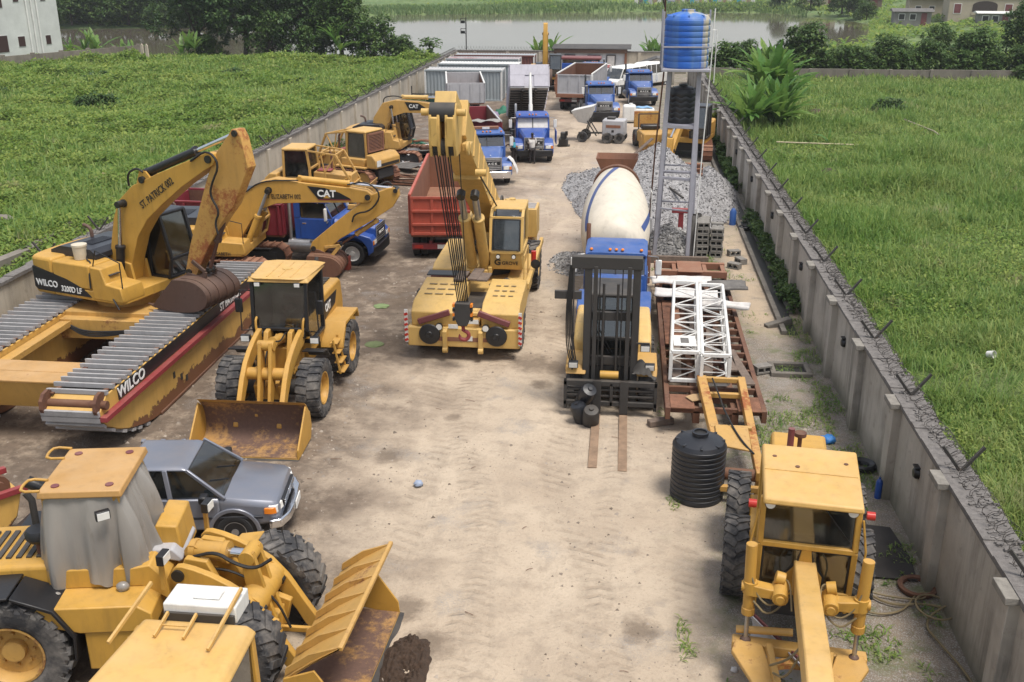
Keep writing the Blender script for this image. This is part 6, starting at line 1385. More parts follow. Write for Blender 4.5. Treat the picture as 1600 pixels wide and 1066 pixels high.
for n_, (x, y, z, ax, mt) in enumerate([(-.78, 22.72, .24, 10, 'plastic_black'), (-.52, 22.5, .25, 25, 'dark'), (-.66, 22.95, .62, 30, 'plastic_black')]):
    o = P('jerrycan', MB().lathe([(.001, -.26), (.17, -.25), (.20, -.2), (.20, .2), (.17, .27), (.06, .29), (.05, .33), (.001, .33)], (0, 0, 0), 'z', 20), M[mt], None); o.location = (x, y, z); o.rotation_euler = (R(ax), R(-18 + 20 * n_), 0)
    tag(o, ['black plastic drum standing on the sand left of the forks', 'dusty brown plastic drum leaning right of the black ones by the fork', 'black plastic drum hung highest on the forklift carriage'][n_], 'drum', 'plastic drums tied to the forklift')

# ------------------------------------------------------------------ motor grader
t = thing('motor_grader', 'yellow motor grader with long front beam and lifting rams, lower right corner', 'grader', (3.1, 14.6, 0), -97)
Y = M['yellow_clean']
P('roof', MB().hexa([(-1.0, -.76, 2.93), (.86, -.72, 2.90), (.86, .74, 2.90), (-1.0, .76, 2.93)], [(-.98, -.74, 3.04), (.84, -.70, 3.0), (.84, .72, 3.0), (-.98, .74, 3.04)]), M['roof_yellow'], t, .03)
o = t.children[-1]
P('roof_seam', MB().box(-.1, -.08, -.70, .70, 3.018, 3.03), M['roof_yellow'], o)
for x, y in ((-.55, -.55), (-.5, .55), (-.25, -.2)): P('bolt', MB().cyl((x, y, 3.02), (x, y, 3.04), .035, n=10), M['rust'], o)
# front face: an upper pane and two lower panes either side of the beam
F = [(.50, 1.28), (.62, 2.12), (.60, 2.9)]
P('upper_screen', MB().plate([(.60, -.66, 2.16), (.60, .66, 2.16), (.56, .66, 2.86), (.56, -.66, 2.86)], .015), M['glass'], t)
m = MB()
for y in (-.70, .70): m.bar((.50, y, 1.28), (.62, y, 2.12), .09, .09, (0, 1, 0)); m.bar((.62, y, 2.12), (.58, y, 2.9), .09, .09, (0, 1, 0)); m.bar((-.95, y, 1.28), (-.95, y, 2.9), .09); m.bar((-.2, y, 1.28), (-.2, y, 2.9), .06)
m.bar((.62, -.7, 2.12), (.62, .7, 2.12), .09); m.bar((.58, -.7, 2.88), (.58, .7, 2.88), .07); m.bar((-.95, -.7, 2.88), (-.95, .7, 2.88), .07)
P('cab_frame', m, Y, t, .015)
nose = lambda y, z: (.50 + (z - 1.28) / .84 * .12, y, z)
cen = [(-.07, 2.1), (.07, 2.1), (.10, 1.85), (.27, 1.60), (.27, 1.26), (-.27, 1.26), (-.27, 1.60), (-.10, 1.85)]
P('front_panel', MB().plate([nose(y, z) for y, z in cen], .04), Y, t, .008)
P('sill', MB().bar((.50, -.7, 1.26), (.50, .7, 1.26), .12, .14), Y, t, .02)
for s in (-1, 1):
    pn = [(s * .66, 2.07), (s * .08, 2.07), (s * .11, 1.84), (s * .28, 1.59), (s * .30, 1.32), (s * .66, 1.32)]
    P('lower_window', MB().plate([nose(y, z) for y, z in (pn if s < 0 else pn[::-1])], .015), M['glass'], t)
    P('window_gasket', MB().tube([(nose(y, z)[0] + .01, y * .98, z) for y, z in pn + [pn[0]]], .028, 6), M['black'], t)
    P('side_window', MB().prism([(-.92, 1.35), (.46, 1.35), (.56, 2.1), (.54, 2.84), (-.92, 2.84)], s * .70, s * .71), M['glass'], t)
    P('side_body', MB().prism([(-.95, .9), (.45, .9), (.5, 1.3), (-.95, 1.3)], s * .66, s * .72), Y, t, .01)
    o = P('front_lamp', MB().cyl((.62, s * .60, 2.84), (.70, s * .60, 2.83), .085, n=18), M['black'], t); P('lens', MB().cyl((.70, s * .60, 2.83), (.712, s * .60, 2.83), .072, n=18), M['lamp'], o)
    P('beacon', MB().cyl((.60, s * .80, 2.76), (.60, s * .92, 2.76), .065, n=14), M['red_lens'], t)
    P('hand_rail', MB().tube([(.66, s * .76, 2.7), (.72, s * .84, 2.2), (.62, s * .82, 1.2)], .018, 6), Y, t)
P('rear_window', MB().box(-.97, -.955, -.62, .62, 1.9, 2.84), M['glass'], t); P('rear_panel', MB().box(-.97, -.93, -.68, .68, .95, 1.88), Y, t)
P('floor', MB().box(-.92, .5, -.66, .66, 1.05, 1.15), M['interior'], t)
o = P('seat', MB().box(-.65, -.15, -.28, .28, 1.5, 1.66).box(-.72, -.58, -.28, .28, 1.6, 2.35), plain('seat_yellow', (.42, .34, .03), .6), t, .05)
P('steering_column', MB().bar((.3, 0, 1.15), (.12, 0, 1.95), .14).cyl((.1, 0, 1.98), (.08, 0, 2.02), .2, n=18), M['seat'], t)
for s in (-1, 1):
    m = MB()
    for i in range(5): y = s * (.2 + i * .07); m.tube([(.38, y * .8, 1.15), (.3, y, 1.75), (.18, y * 1.05, 2.28)], .012, 6); m.ball((.18, y * 1.05, 2.3), .025, 8, 6)
    P('lever', m, M['yellow'], t)
P('wiper_arm', MB().bar((.60, .62, 2.25), (.60, .2, 2.8), .015), M['black'], t)
P('red_bag', MB().ball((-.05, .22, 2.62), .12, 12, 8), plain('red_orange_cloth', (.5, .05, .015), .8), t)
# main beam
bm_ = [(.35, 0, 1.62), (.95, 0, 1.70), (2.2, 0, 1.93), (3.6, 0, 2.18), (4.6, 0, 2.30), (5.6, 0, 2.1), (6.0, 0, 1.5)]
m = MB(); m.loft([[(x, -.165, z - .2), (x, .165, z - .2), (x, .165, z + .2), (x, -.165, z + .2)] for x, y, z in bm_])
P('main_beam', m, M['roof_yellow'], t, .025)
for s in (-1, 1):
    lx = 1.12 if s < 0 else 1.22
    o = P('lift_ram', MB().cyl((lx + .0, s * .80, .85 + .35), (lx - .02, s * .83, 2.35), .085, n=18).cyl((lx, s * .80, 1.14), (lx, s * .80, 1.26), .10, n=18), M['yellow'], t, .006); P('rod', MB().cyl((lx, s * .80, .68), (lx, s * .80, 1.2), .035, n=12), M['steel'], o); P('end_ball', MB().ball((lx, s * .80, .64), .09, 12, 8), M['bucket'], o)
    P('lift_arm', MB().loft([[(lx - .1 + .02 * i, s * y, z - h), (lx + .1, s * y, z - h), (lx + .1, s * y, z + h), (lx - .1, s * y, z + h)][::s] for i, (y, z, h) in enumerate(((.26, 1.55, .13), (.5, 1.58, .08), (.78, 1.60, .10)))]), Y, t, .015)
    P('arm_hub', MB().cyl((lx - .16, s * .36, 1.62), (lx + .2, s * .36, 1.58), .12, n=18).cyl((lx + .2, s * .36, 1.58), (lx + .24, s * .36, 1.58), .07, n=12).cyl((lx - .1, s * .30, 1.75), (lx - .1, s * .44, 1.78), .10, n=14), Y, t, .01)
    P('ram_collar', MB().cyl((lx, s * .72, 1.62), (lx, s * .93, 1.62), .08, n=14).cyl((lx, s * .80, 1.52), (lx, s * .80, 1.72), .11, n=18), Y, t)
    hose(t, [(lx - .1, s * .2, 1.6), (lx + .1, s * .45, 1.35), (lx + .1, s * .68, 1.5), (lx + .05, s * .80, 1.85)], .016, 'hose'); hose(t, [(lx - .1, s * .18, 1.5), (lx + .14, s * .5, 1.2), (lx + .12, s * .74, 1.45)], .016, 'hose'); hose(t, [(.5, s * .25, 1.35), (.8, s * .4, 1.6), (1.0, s * .22, 1.75), (1.6, s * .2, 1.6)], .014, 'hose')
    P('draw_bar', MB().prism([(1.15, s * .95), (1.45, s * 1.0), (2.1, s * .70), (4.6, s * .10), (4.6, s * .02), (2.0, s * .35), (1.2, s * .55)], .60, .68, 'z'), M['yellow_worn'], t, .015)
    P('draw_bar_rail', MB().bar((1.3, s * .45, .72), (3.9, s * .12, .80), .10, .12), M['yellow_worn'], t, .012)
P('circle_beam', MB().box(1.0, 1.22, -1.0, 1.0, .48, .66), M['yellow_worn'], t, .02)
P('circle', MB().lathe([(.72, 0), (.72, .10), (.58, .10), (.58, 0), (.72, 0)], (1.95, 0, .42), 'z', 40), M['yellow_rusty'], t)
P('side_ram', MB().cyl((1.05, -.95, .78), (1.05, -.1, .85), .06, n=14), M['yellow_worn'], t)
bl = P('blade', MB().by(place((1.75, .25, 0), -56)).prism(smooth2([(0, .02), (-.10, .2), (-.10, .42), (.02, .62), (.05, .60), (-.06, .42), (-.06, .2), (.03, .02)], 1), -1.75, 1.55), M['greygrey'], t, .006)
P('blade_edge', MB().by(place((1.75, .25, 0), -56)).box(-.03, .0, -1.75, 1.55, .56, .64), M['maroon'], bl, .006)
P('scarifier', MB().prism([(2.2, -.75), (2.9, -.9), (3.1, -.55), (2.6, -.35)], .35, .5, 'z').cyl((2.3, -.9, .5), (2.9, -.5, .55), .07), M['yellow_rusty'], t, .02)
hose(t, [(2.0, -.45, .9), (2.2, -.2, 1.2), (2.0, 0, 1.4)], .018, 'hose'); hose(t, [(2.1, -.4, .85), (2.4, -.25, 1.0), (2.5, -.1, 1.5)], .018, 'hose')
# engine and tandem wheels
P('engine_hood', MB().prism([(-3.9, .95), (-3.95, 1.85), (-3.7, 2.02), (-1.1, 2.05), (-1.0, .95)], -.50, .50), Y, t, .05)
P('rear_frame', MB().box(-3.8, .4, -.42, .42, .7, 1.05), M['dark'], t, .02)
P('exhaust_stack', MB().cyl((-2.6, -.2, 2.0), (-2.6, -.2, 2.62), .06, n=14), M['maroon'], t); P('rain_cap', MB().cyl((-2.9, -.02, 2.0), (-2.9, -.02, 2.35), .04).cyl((-2.9, -.02, 2.35), (-2.9, -.02, 2.42), .11, n=16), M['rust'], t)
for s in (-1, 1):
    P('tandem_case', MB().box(-3.1, -1.0, s * .72 - .09, s * .72 + .09, .5, .95), Y, t, .03)
    for x in (-1.25, -2.95): wheel(t, (x, s * 1.03, .70), .70, .42, 'yellow', s, 'chev', .5, 'rubber_dusty')
for s in (-1, 1): wheel(t, (5.4, s * .95, .68), .68, .38, 'yellow', s, 'chev', .5, 'rubber_dusty')
P('front_axle', MB().box(5.25, 5.55, -.9, .9, .55, .85), Y, t, .03)

# ------------------------------------------------------------------ bulldozers
def dozer(t, ym, grille=False, mesh_cage=True):
    for y in (-.98, .98): track(t, y, 3.3, 1.0, .52, 34, fmat='yellow_worn')
    P('engine_hood', MB().prism([(.25, .95), (.25, 1.75), (1.75, 1.62), (1.85, 1.5), (1.85, .8), (.3, .7)], -.48, .48), ym, t, .04)
    P('radiator_guard', MB().box(1.85, 2.0, -.55, .55, .7, 1.66), ym, t, .03)
    P('hood_cover', MB().box(.35, 1.0, -.3, .2, 1.74, 1.80), M['crimson'], t, .03)
    P('chassis', MB().box(-1.7, 1.9, -.62, .62, .55, 1.0), M['dark'], t, .02)
    P('rear_tank', MB().prism([(-1.25, 1.1), (-1.25, 1.75), (-1.6, 1.75), (-1.85, 1.5), (-1.85, 1.1)], -1.0, 1.0), ym, t, .05)
    P('tank_band', MB().box(-1.865, -1.855, -.9, .85, 1.18, 1.32), M['text_dark'], t)
    P('label_plate', MB().box(-1.87, -1.855, .62, .95, 1.2, 1.5).box(-1.6, -1.3, -1.012, -1.002, 1.2, 1.5), M['white'], t)
    for s in (-1, 1): P('track_guard', MB().box(-1.3, .6, s * .72, s * 1.2, 1.08, 1.16), ym, t, .015); P('arm_rest_box', MB().box(-1.1, .3, s * .52, s * .95, 1.16, 1.5), ym, t, .04)
    cabin(t, [(-1.05, 1.3), (.15, 1.3), (.15, 1.9), (.05, 2.75), (-1.0, 2.75)], -.66, .66, ym, M['roof_yellow'], .10, glass='glass', roofh=.08, over=.08)
    m = MB()
    for s in (-1, 1):
        m.bar((.1, s * .72, 2.72), (1.35, s * .72, 2.55), .07); m.bar((1.35, s * .72, 2.55), (2.05, s * .66, 1.25), .09); m.bar((1.35, s * .72, 2.55), (.5, s * .8, 1.2), .06); m.bar((.7, s * .72, 2.64), (.9, s * .78, 1.5), .05)
    m.bar((1.35, -.72, 2.55), (1.35, .72, 2.55), .07); m.bar((.7, -.72, 2.64), (.7, .72, 2.64), .05); m.bar((2.05, -.66, 1.25), (2.05, .66, 1.25), .08)
    P('brush_cage', m, ym, t, .01)
    if grille:
        g = P('rear_screen', MB().box(-1.16, -1.10, -.62, .62, 1.78, 1.86).box(-1.16, -1.10, -.62, .62, 2.62, 2.70).box(-1.16, -1.1, -.66, -.58, 1.78, 2.7).box(-1.16, -1.1, .58, .66, 1.78, 2.7), M['rust_light'], t)
        for i in range(11): P('slat', MB().box(-1.15, -1.11, -.58, .58, 1.89 + i * .068, 1.92 + i * .068), M['rust_light'], g)
    P('exhaust_stack', MB().tube([(.9, .28, 1.7), (.9, .28, 2.4), (.82, .28, 2.55)], .05, 10), M['rust'], t)
    b = P('blade', MB().prism(smooth2([(2.65, .08), (2.45, .4), (2.45, .8), (2.6, 1.15), (2.66, 1.13), (2.52, .8), (2.52, .4), (2.72, .08)], 1), -1.65, 1.65), M['yellow_rusty'], t, .01)
    for s in (-1, 1): P('push_arm', MB().bar((-.2, s * 1.32, .5), (2.5, s * 1.32, .4), .14, .2), M['yellow_worn'], t, .02); pole_cyl(t, (1.7, s * .6, 1.45), (2.48, s * .6, .8), .55, .06, 'yellow')
t = thing('bulldozer', 'yellow bulldozer with a roofed cab and open brush cage over its hood', 'bulldozer', (-13.9, 44.6, 0), 0); dozer(t, M['yellow_worn'])
t = thing('bulldozer', 'yellow bulldozer turned away, showing slatted rear screen and striped fuel tank', 'bulldozer', (-13.1, 49.9, 0), 157); dozer(t, M['yellow_worn'], True)
# ------------------------------------------------------------------ water tower and tanks
def water_tank(t, r, h, mat, nr, wave=0, o=(0, 0, 0)):
    prof = [(.001, 0), (r * .96, 0), (r, .04)]
    body = h * .84
    for i in range(nr):
        z0 = .04 + (body - .04) * i / nr; dz = (body - .04) / nr
        prof += [(r, z0 + dz * .15), (r * 1.012, z0 + dz * .5), (r, z0 + dz * .85), (r * .975, z0 + dz * .93), (r * .975, z0 + dz)]
    prof += [(r * .97, body), (r * .90, body + h * .05), (r * .55, body + h * .10), (r * .30, body + h * .12), (r * .30, h * .995), (r * .24, h), (r * .22, h * .95), (.001, h * .95)]
    if not wave:
        P('tank_body', MB().lathe(prof, o, 'z', 48), mat, t, angle=40)
    else:
        n = 72; rings = []
        for rr, z in prof: rings.append([(o[0] + rr * math.cos(a), o[1] + rr * math.sin(a), o[2] + z + (wave * math.cos(a * 9) if .05 < z < body * .97 else 0)) for a in [2 * PI * k / n for k in range(n)]])
        P('tank_body', MB().loft(rings), mat, t, angle=40)
    m = MB()
    for k in range(8): a = 2 * PI * k / 8; m.at((o[0] + r * .78 * math.cos(a), o[1] + r * .78 * math.sin(a), o[2] + body + h * .055), math.degrees(a)).cb((0, 0, 0), (r * .3, .05, h * .035))
    P('top_rib', m, mat, t, .01)
t = thing('water_tank', 'black ribbed plastic water tank with open lid on the sand beside the grader', 'tank', (1.80, 19.32, 0))
water_tank(t, .55, 1.46, M['plastic_black'], 11)
P('tank_neck', MB().lathe([(.13, 0), (.17, 0), (.17, .05), (.13, .05), (.13, 0)], (0, 0, 1.44), 'z', 28), M['plastic_black'], t); P('opening', MB().cyl((0, 0, 1.455), (0, 0, 1.458), .128, n=28), M['pin'], t)
t = thing('water_tower', 'grey steel water tower of four tall posts with two tank platforms', 'water tower', (1.95, 38.3, 0)); world(t); S = M['steel_post']
LG = [((1.33, 37.85), (1.56, 37.95)), ((2.53, 37.35), (2.60, 37.85)), ((1.45, 39.2), (1.62, 38.95)), ((2.75, 39.0), (2.66, 38.9))]
for (b0, b1) in LG: P('post', MB().bar((b0[0], b0[1], 0), (b1[0], b1[1], 6.88), .16, .16), S, t, .02)
lerp = lambda k, z: (LG[k][0][0] + (LG[k][1][0] - LG[k][0][0]) * z / 6.88, LG[k][0][1] + (LG[k][1][1] - LG[k][0][1]) * z / 6.88, z)
for z, w in ((1.9, .06), (3.05, .10), (3.30, .05), (4.92, .12)):
    for a, b in ((0, 1), (2, 3), (0, 2), (1, 3)): P('brace', MB().bar(lerp(a, z), lerp(b, z), w, w), S, t, .008)
P('lower_platform', MB().box(1.52, 2.68, 37.85, 39.0, 4.97, 5.0), S, t, .01)
P('upper_platform', MB().box(1.26, 2.95, 37.4, 39.2, 6.88, 6.97), S, t, .015)
for x, y in ((1.26, 37.45), (1.26, 39.1), (2.95, 39.1)): P('cage_post', MB().bar((x, y, 6.9), (x, y, 8.9), .06), S, t, .006)
P('cage_rail', MB().bar((1.26, 37.45, 7.72), (2.95, 37.45, 7.72), .05), S, t, .006); P('cage_rail', MB().bar((1.26, 37.45, 7.72), (1.26, 39.1, 7.72), .05), S, t, .006)
P('rusty_pole', MB().tube([(1.06, 38.6, 0), (1.2, 38.5, 4), (1.38, 38.4, 6.9), (1.30, 38.4, 9.4)], .03, 8), M['rust'], t)
P('water_pipe', MB().tube([(2.75, 37.3, 0), (2.86, 37.6, 4), (2.98, 37.8, 7.0), (3.02, 37.9, 9.0)], .022, 8), M['white'], t)
o = P('lamp_bracket', MB().tube([(1.3, 38.4, 9.0), (1.15, 38.3, 9.5), (.95, 38.2, 9.6)], .03, 6), M['dark'], t); P('floodlight', MB().box(1.36, 1.62, 38.2, 38.4, 9.2, 9.45), M['greygrey'], o, .03)
P('float_pipe', MB().tube([(2.95, 37.5, 8.3), (3.1, 37.5, 8.3), (3.1, 37.6, 6.5)], .02, 6), M['white'], t)
P('control_box', MB().box(.98, 1.2, 37.75, 37.9, 1.0, 1.55), M['greygrey'], t, .015)
local()
kb = N('tank_blue'); c = kb.mix(kb.ramp(kb.noise(1.0, 3, .5, stretch=(1.6, 1.6, .06)), .40, .60), (.02, .12, .50), (.10, .20, .42)); c = kb.mix(kb.ramp(kb.noise(.85, 4, .5, stretch=(2.4, 2.4, .05)), .54, .63), c, (.42, .38, .30))
TB = kb.set(Base_Color=c, Roughness=.5)
t = thing('water_tank', 'big faded blue plastic water tank on top of the tower', 'tank', (2.12, 38.3, 6.97)); water_tank(t, .80, 1.98, TB, 8)
t = thing('water_tank', 'small black wavy water tank on the lower tower platform', 'tank', (2.10, 38.45, 5.0)); water_tank(t, .52, 1.36, M['plastic_black'], 6, .035)

# ------------------------------------------------------------------ flatbed trailer with its load
RU = M['plank_rust']
t = thing('flatbed_trailer', 'long rusty flatbed trailer with open cross members beside the forklift', 'trailer', (2.4, 28.0, 0)); world(t)
for x in (1.28, 3.50): P('side_beam', MB().box(x - .06, x + .06, 22.2, 33.4, .42, .72), M['rust'], t, .01)
for x in (1.95, 2.85): P('main_beam', MB().box(x - .08, x + .08, 22.3, 33.4, .30, .62), M['rust'], t, .01)
for i in range(19): P('cross_member', MB().box(1.34, 3.44, 22.3 + i * .62, 22.40 + i * .62, .56, .70), M['rust'], t, .006)
for (x0, x1, y0, y1) in ((1.34, 1.9, 22.2, 23.0), (2.9, 3.44, 22.15, 23.0), (1.36, 1.85, 26.5, 30.5), (1.5, 2.7, 30.5, 33.0)): P('deck_plate', MB().box(x0, x1, y0, y1, .705, .735), RU, t, .006)
for i, (x, y, a, l) in enumerate(((2.95, 26.2, 92, 3.2), (3.2, 24.9, 97, 2.4), (1.6, 25.2, 88, 3.0), (2.2, 27.6, 90, 4), (2.5, 26.0, 85, 3.5))): P('deck_board', MB().at((x, y, .76), a).box(-l / 2, l / 2, -.11, .11, -.025, .025), M['wood'], t, .006)
for s, x in ((-1, 1.55), (1, 3.25)):
    for y in (30.6, 31.7): wheel(t, (x, y, .42), .42, .26, 'rust', s, None, .6, 'rubber', axis='x')
local()
t = thing('steel_beam_frame', 'rust brown steel cross frame with a square plate lying at the trailer head', 'steel frame', (2.36, 33.4, .75)); world(t)  # steel frame of crossed beams with a plate on top
for y in (32.85, 33.85): P('cross_beam', MB().box(1.2, 3.55, y - .09, y + .09, .76, .98), M['rust_light'], t, .012)
for x in (1.28, 1.85, 2.85, 3.45): P('beam', MB().box(x - .07, x + .07, 32.94, 33.76, .77, .95), M['rust_light'], t, .01)
P('plate', MB().box(1.95, 2.75, 32.6, 33.9, .985, 1.01), M['rust_light'], t, .006)
local()
def mast_section(x, y0, y1, w, skew, label):
    t = thing('truss_section', label, 'truss', (x, (y0 + y1) / 2, .78), 0, 'white lattice mast sections on the trailer'); world(t)
    n = 8; L = y1 - y0; px = lambda y: x + skew * (y - y0)
    cs = [(-w / 2, .82), (w / 2, .82), (w / 2, 1.56), (-w / 2, 1.56)]
    for cx_, z in cs: P('chord', MB().cyl((px(y0) + cx_, y0, z), (px(y1) + cx_, y1, z), .045, n=12), M['white'], t)
    for k in range(4):
        a, b = cs[k], cs[(k + 1) % 4]
        m = MB()
        for i in range(n):
            ya = y0 + L * i / n; yb = y0 + L * (i + 1) / n
            p, q = (a, b) if i % 2 == 0 else (b, a)
            m.cyl((px(ya) + p[0], ya, p[1]), (px(yb) + q[0], yb, q[1]), .017, n=8); m.cyl((px(ya) + a[0], ya, a[1]), (px(ya) + b[0], ya, b[1]), .017, n=8)
        P('lacing', m, M['white'], t)
    for y in (y0, y1): P('end_frame', MB().bar((px(y) + cs[0][0], y, .82), (px(y) + cs[1][0], y, .82), .09).bar((px(y) + cs[3][0], y, 1.56), (px(y) + cs[2][0], y, 1.56), .09).bar((px(y) + cs[0][0], y, .82), (px(y) + cs[3][0], y, 1.56), .09).bar((px(y) + cs[1][0], y, .82), (px(y) + cs[2][0], y, 1.56), .09), M['white'], t, .01)
    local(); return t
a_ = mast_section(1.70, 23.7, 29.6, .66, .052, 'white lattice mast section on the left, with a white plate near its end')
world(a_); P('end_plate', MB().box(1.44, 2.0, 24.0, 24.75, 1.60, 1.615), M['white'], a_); P('tag_plate', MB().box(1.62, 1.82, 24.2, 24.55, 1.616, 1.625), M['clutter'], a_); local()
mast_section(2.44, 23.55, 29.4, .66, .052, 'white lattice mast section on the right, bare and close to its twin')
for i, (x, y, z, a, l, w) in enumerate(((2.0, 31.6, 1.0, 4, 1.9, .7), (2.1, 30.4, .95, -4, 1.9, .75), (3.2, 29.3, .98, -12, 1.4, .5), (3.4, 31.4, .95, 6, 1.2, .9))):
    g_ = P('folded_sheet', MB().at((x, y, z), a).grid(lambda u, v: ((u - .5) * l, (v - .5) * w, .05 * math.sin(v * 14) + .06 * noise.noise((u * 3, v * 4, i)) + .08 * math.sin(PI * v)), 20, 16), M['cloth_white'] if i != 3 else M['clutter'], None, angle=180)
    m = g_.modifiers.new('Thickness', 'SOLIDIFY'); m.thickness = .03
    tag(g_, ['white folded sheeting on the trailer nearest its rusty head frame', 'pale corrugated sheet lying across the trailer under the masts', 'narrow white sheet sticking out to the right of the masts', 'grey crumpled sheet hanging off the right rear of the trailer'][i], 'sheet')
local()
t = thing('towing_frame', 'yellow worn steel towing frame of two rails and a plate, between trailer and black tank', 'frame', (2.6, 21.4, .6)); world(t)
P('rail', MB().bar((2.12, 23.6, .92), (2.24, 20.6, .80), .22, .20), M['yellow_rusty'], t, .015); P('rail', MB().bar((3.08, 23.6, .92), (3.05, 19.1, .62), .18, .20), M['yellow_rusty'], t, .015)
P('plate', MB().hexa([(2.22, 19.9, .90), (2.92, 19.7, .88), (2.95, 20.8, .92), (2.24, 20.85, .92)], [(2.22, 19.9, .94), (2.92, 19.7, .92), (2.95, 20.8, .96), (2.24, 20.85, .96)]), M['yellow_worn'], t, .01)
for y, z in ((23.5, .95), (22.9, .8), (20.9, .86)): P('cross_bar', MB().bar((2.15, y, z), (3.05, y, z), .12, .12), M['yellow_worn'], t, .012)
P('roller', MB().cyl((2.3, 19.35, .55), (3.0, 19.3, .55), .13, n=18), M['rust'], t); P('side_leg', MB().box(2.15, 2.3, 20.4, 20.6, 0, .86).box(2.98, 3.1, 19.2, 19.35, 0, .72).box(2.1, 3.1, 19.0, 19.12, .3, .42), M['yellow_rusty'], t, .01)
hose(t, [(2.35, 23.2, 1.1), (2.5, 22.4, .9), (2.45, 21.6, 1.1), (2.6, 20.8, .98), (2.75, 20.0, .97), (2.95, 19.6, .9)], .022); local()
g_ = tag(P('cardboard', MB().at((1.95, 22.75, .76), 30).prism([(-.2, -.15), (.22, -.18), (.24, .12), (.05, .2), (-.2, .14)], 0, .02, 'z'), plain('cardboard', (.42, .28, .15), .9)), 'torn brown cardboard piece on the front plate of the trailer', 'cardboard')
g_ = tag(P('timber_block', MB().at((1.15, 22.75, .10), 25).box(-.32, .32, -.1, .1, -.08, .08), M['wood'], None, .02), 'grey timber block on the ground at the trailer corner', 'timber')

# ------------------------------------------------------------------ gravel, blocks, planks
def gravel_mat(name, a, b, sc):
    k = N(name); v = k.n('TexVoronoi'); v.inputs['Scale'].default_value = sc; k.l(k.co(), v.inputs['Vector'])
    c = k.mix(k.ramp(k.noise(sc * .6, 3), .3, .7), a, b); hs = k.n('SeparateColor'); k.l(v.outputs['Color'], hs.inputs[0]); c = k.mix(k.ramp(hs.outputs[0], 0, 1, 0, .8), c, tuple(x * .35 for x in a))
    k.bump(v.outputs['Distance'], .9, .06); return k.set(Base_Color=c, Roughness=.9)
GV = gravel_mat('gravel_grey', (.41, .40, .405), (.33, .325, .33), 13); GV2 = gravel_mat('stone_coarse', (.46, .45, .44), (.32, .31, .30), 7)
def heap(name, lab, cx_, cy_, rx, ry, h, mat, seed, ridge=0, sc=6, chips=0, size=.05):
    n = 64
    def fn(u, v):
        a = 2 * PI * u; w = 1 + .16 * noise.noise((math.cos(a) * 1.6, math.sin(a) * 1.6, seed)); rr = v
        x = cx_ + rx * rr * w * math.cos(a); y = cy_ + ry * rr * w * math.sin(a); p = max(0, 1 - rr)
        z = h * (p ** 1.05) * (1 - .14 * p) + .10 * noise.noise((x * 1.1, y * 1.1, seed)) * min(1, p * 5) + .05 * noise.noise((x * sc, y * sc, seed)) * min(1, p * 8)
        return (x, y, .01 + max(z, -.02) if p > 0 else -.03)
    m = MB().grid(fn, n, 40)
    o = tag(P(name, m, mat, None, angle=180), lab, 'gravel heap')
    if chips:
        V, F = [], []
        q = MB()
        for i in range(chips):
            u, v = random.random(), random.random() ** .6; p = fn(u, v * 1.04 if v < .96 else v); s = size * random.uniform(.5, 1.3)
            q.at((p[0], p[1], p[2] + s * .2), random.uniform(0, 360), random.uniform(0, 90)).add([(s, 0, 0), (-s * .7, s * .5, 0), (-s * .6, -s * .6, .1 * s), (0, .1 * s, s * .8)], [(0, 1, 3), (1, 2, 3), (2, 0, 3), (0, 2, 1)])
        o2 = P('loose_stones', q, mat, o, angle=0); stuff(o2)
    return o
heap('gravel_heap', 'largest pointed grey gravel heap behind the cement mixer', 1.55, 46.6, 3.7, 5.6, 3.4, GV, 1, chips=2600, size=.07)
heap('gravel_heap', 'rounded gravel heap right of the largest one, by the wall', 4.1, 48.8, 1.5, 5.0, 1.7, GV, 2, chips=900, size=.07)
heap('gravel_heap', 'low spread gravel heap left of the mixer drum', -1.3, 51.0, 1.7, 4.6, .55, GV, 3, chips=900, size=.07)
heap('gravel_heap', 'small heap of coarse broken stone between the tower posts', 1.95, 39.9, 1.35, 2.0, .95, GV2, 4, chips=1500, size=.09)
heap('gravel_heap', 'flat patch of loose chippings beside the truck cab', -1.75, 36.6, .9, 1.6, .22, GV2, 5, chips=700, size=.06)
t = tag(P('fallen_pole', MB().tube([(-.6, 50.2, .25), (1.3, 45.0, 1.8), (2.6, 43.0, 1.2)], .05, 8), M['dark']), 'long thin rusty pole lying on the slope of the gravel heap', 'pole')
t = tag(P('board', MB().bar((-.5, 52.5, .3), (1.5, 53.5, 2.0), .25, .06), M['wood'], None, .01), 'wide dark board leaning behind the tallest gravel heap', 'board')
bk = None; BLM = plain('cement_block', (.25, .235, .215), .95, var=.45, sc=6, bump=.5)
cnt = 0
for col, (x0, ang) in enumerate(((3.12, 4), (3.64, -5))):
    for row in range(4):
        for lay in range(6 if col == 0 else 5):
            if random.random() < .12 and lay > 3: continue
            loc = (x0 + random.uniform(-.03, .03) + .03 * row, 38.15 + row * .30 + random.uniform(-.02, .02), .005 + lay * .225); rz = ang + random.uniform(-4, 4)
            lab = 'grey hollow cement block in the stack beside the water tower'
            if bk is None:
                bk = thing('cement_block', lab, 'block', loc, rz, 'cement blocks stacked by the tower')
                P('shell', MB().box(-.23, .23, -.14, .14, 0, .055).box(-.23, .23, -.14, .14, .165, .22).box(-.23, -.18, -.138, .138, .055, .165).box(.18, .23, -.138, .138, .055, .165).box(-.025, .025, -.138, .138, .055, .165), BLM, bk, .006)
            else: dup(bk, loc, rz, lab, 'cement blocks stacked by the tower')
for i, (x, y) in enumerate(((4.35, 38.4), (4.5, 37.3), (4.2, 36.6))): dup(bk, (x, y, .02), random.uniform(0, 180), ['stray cement block lying nearest the tall stack', 'stray cement block lying out on the sand by the drain', 'broken off cement block lying farthest from the stack'][i])
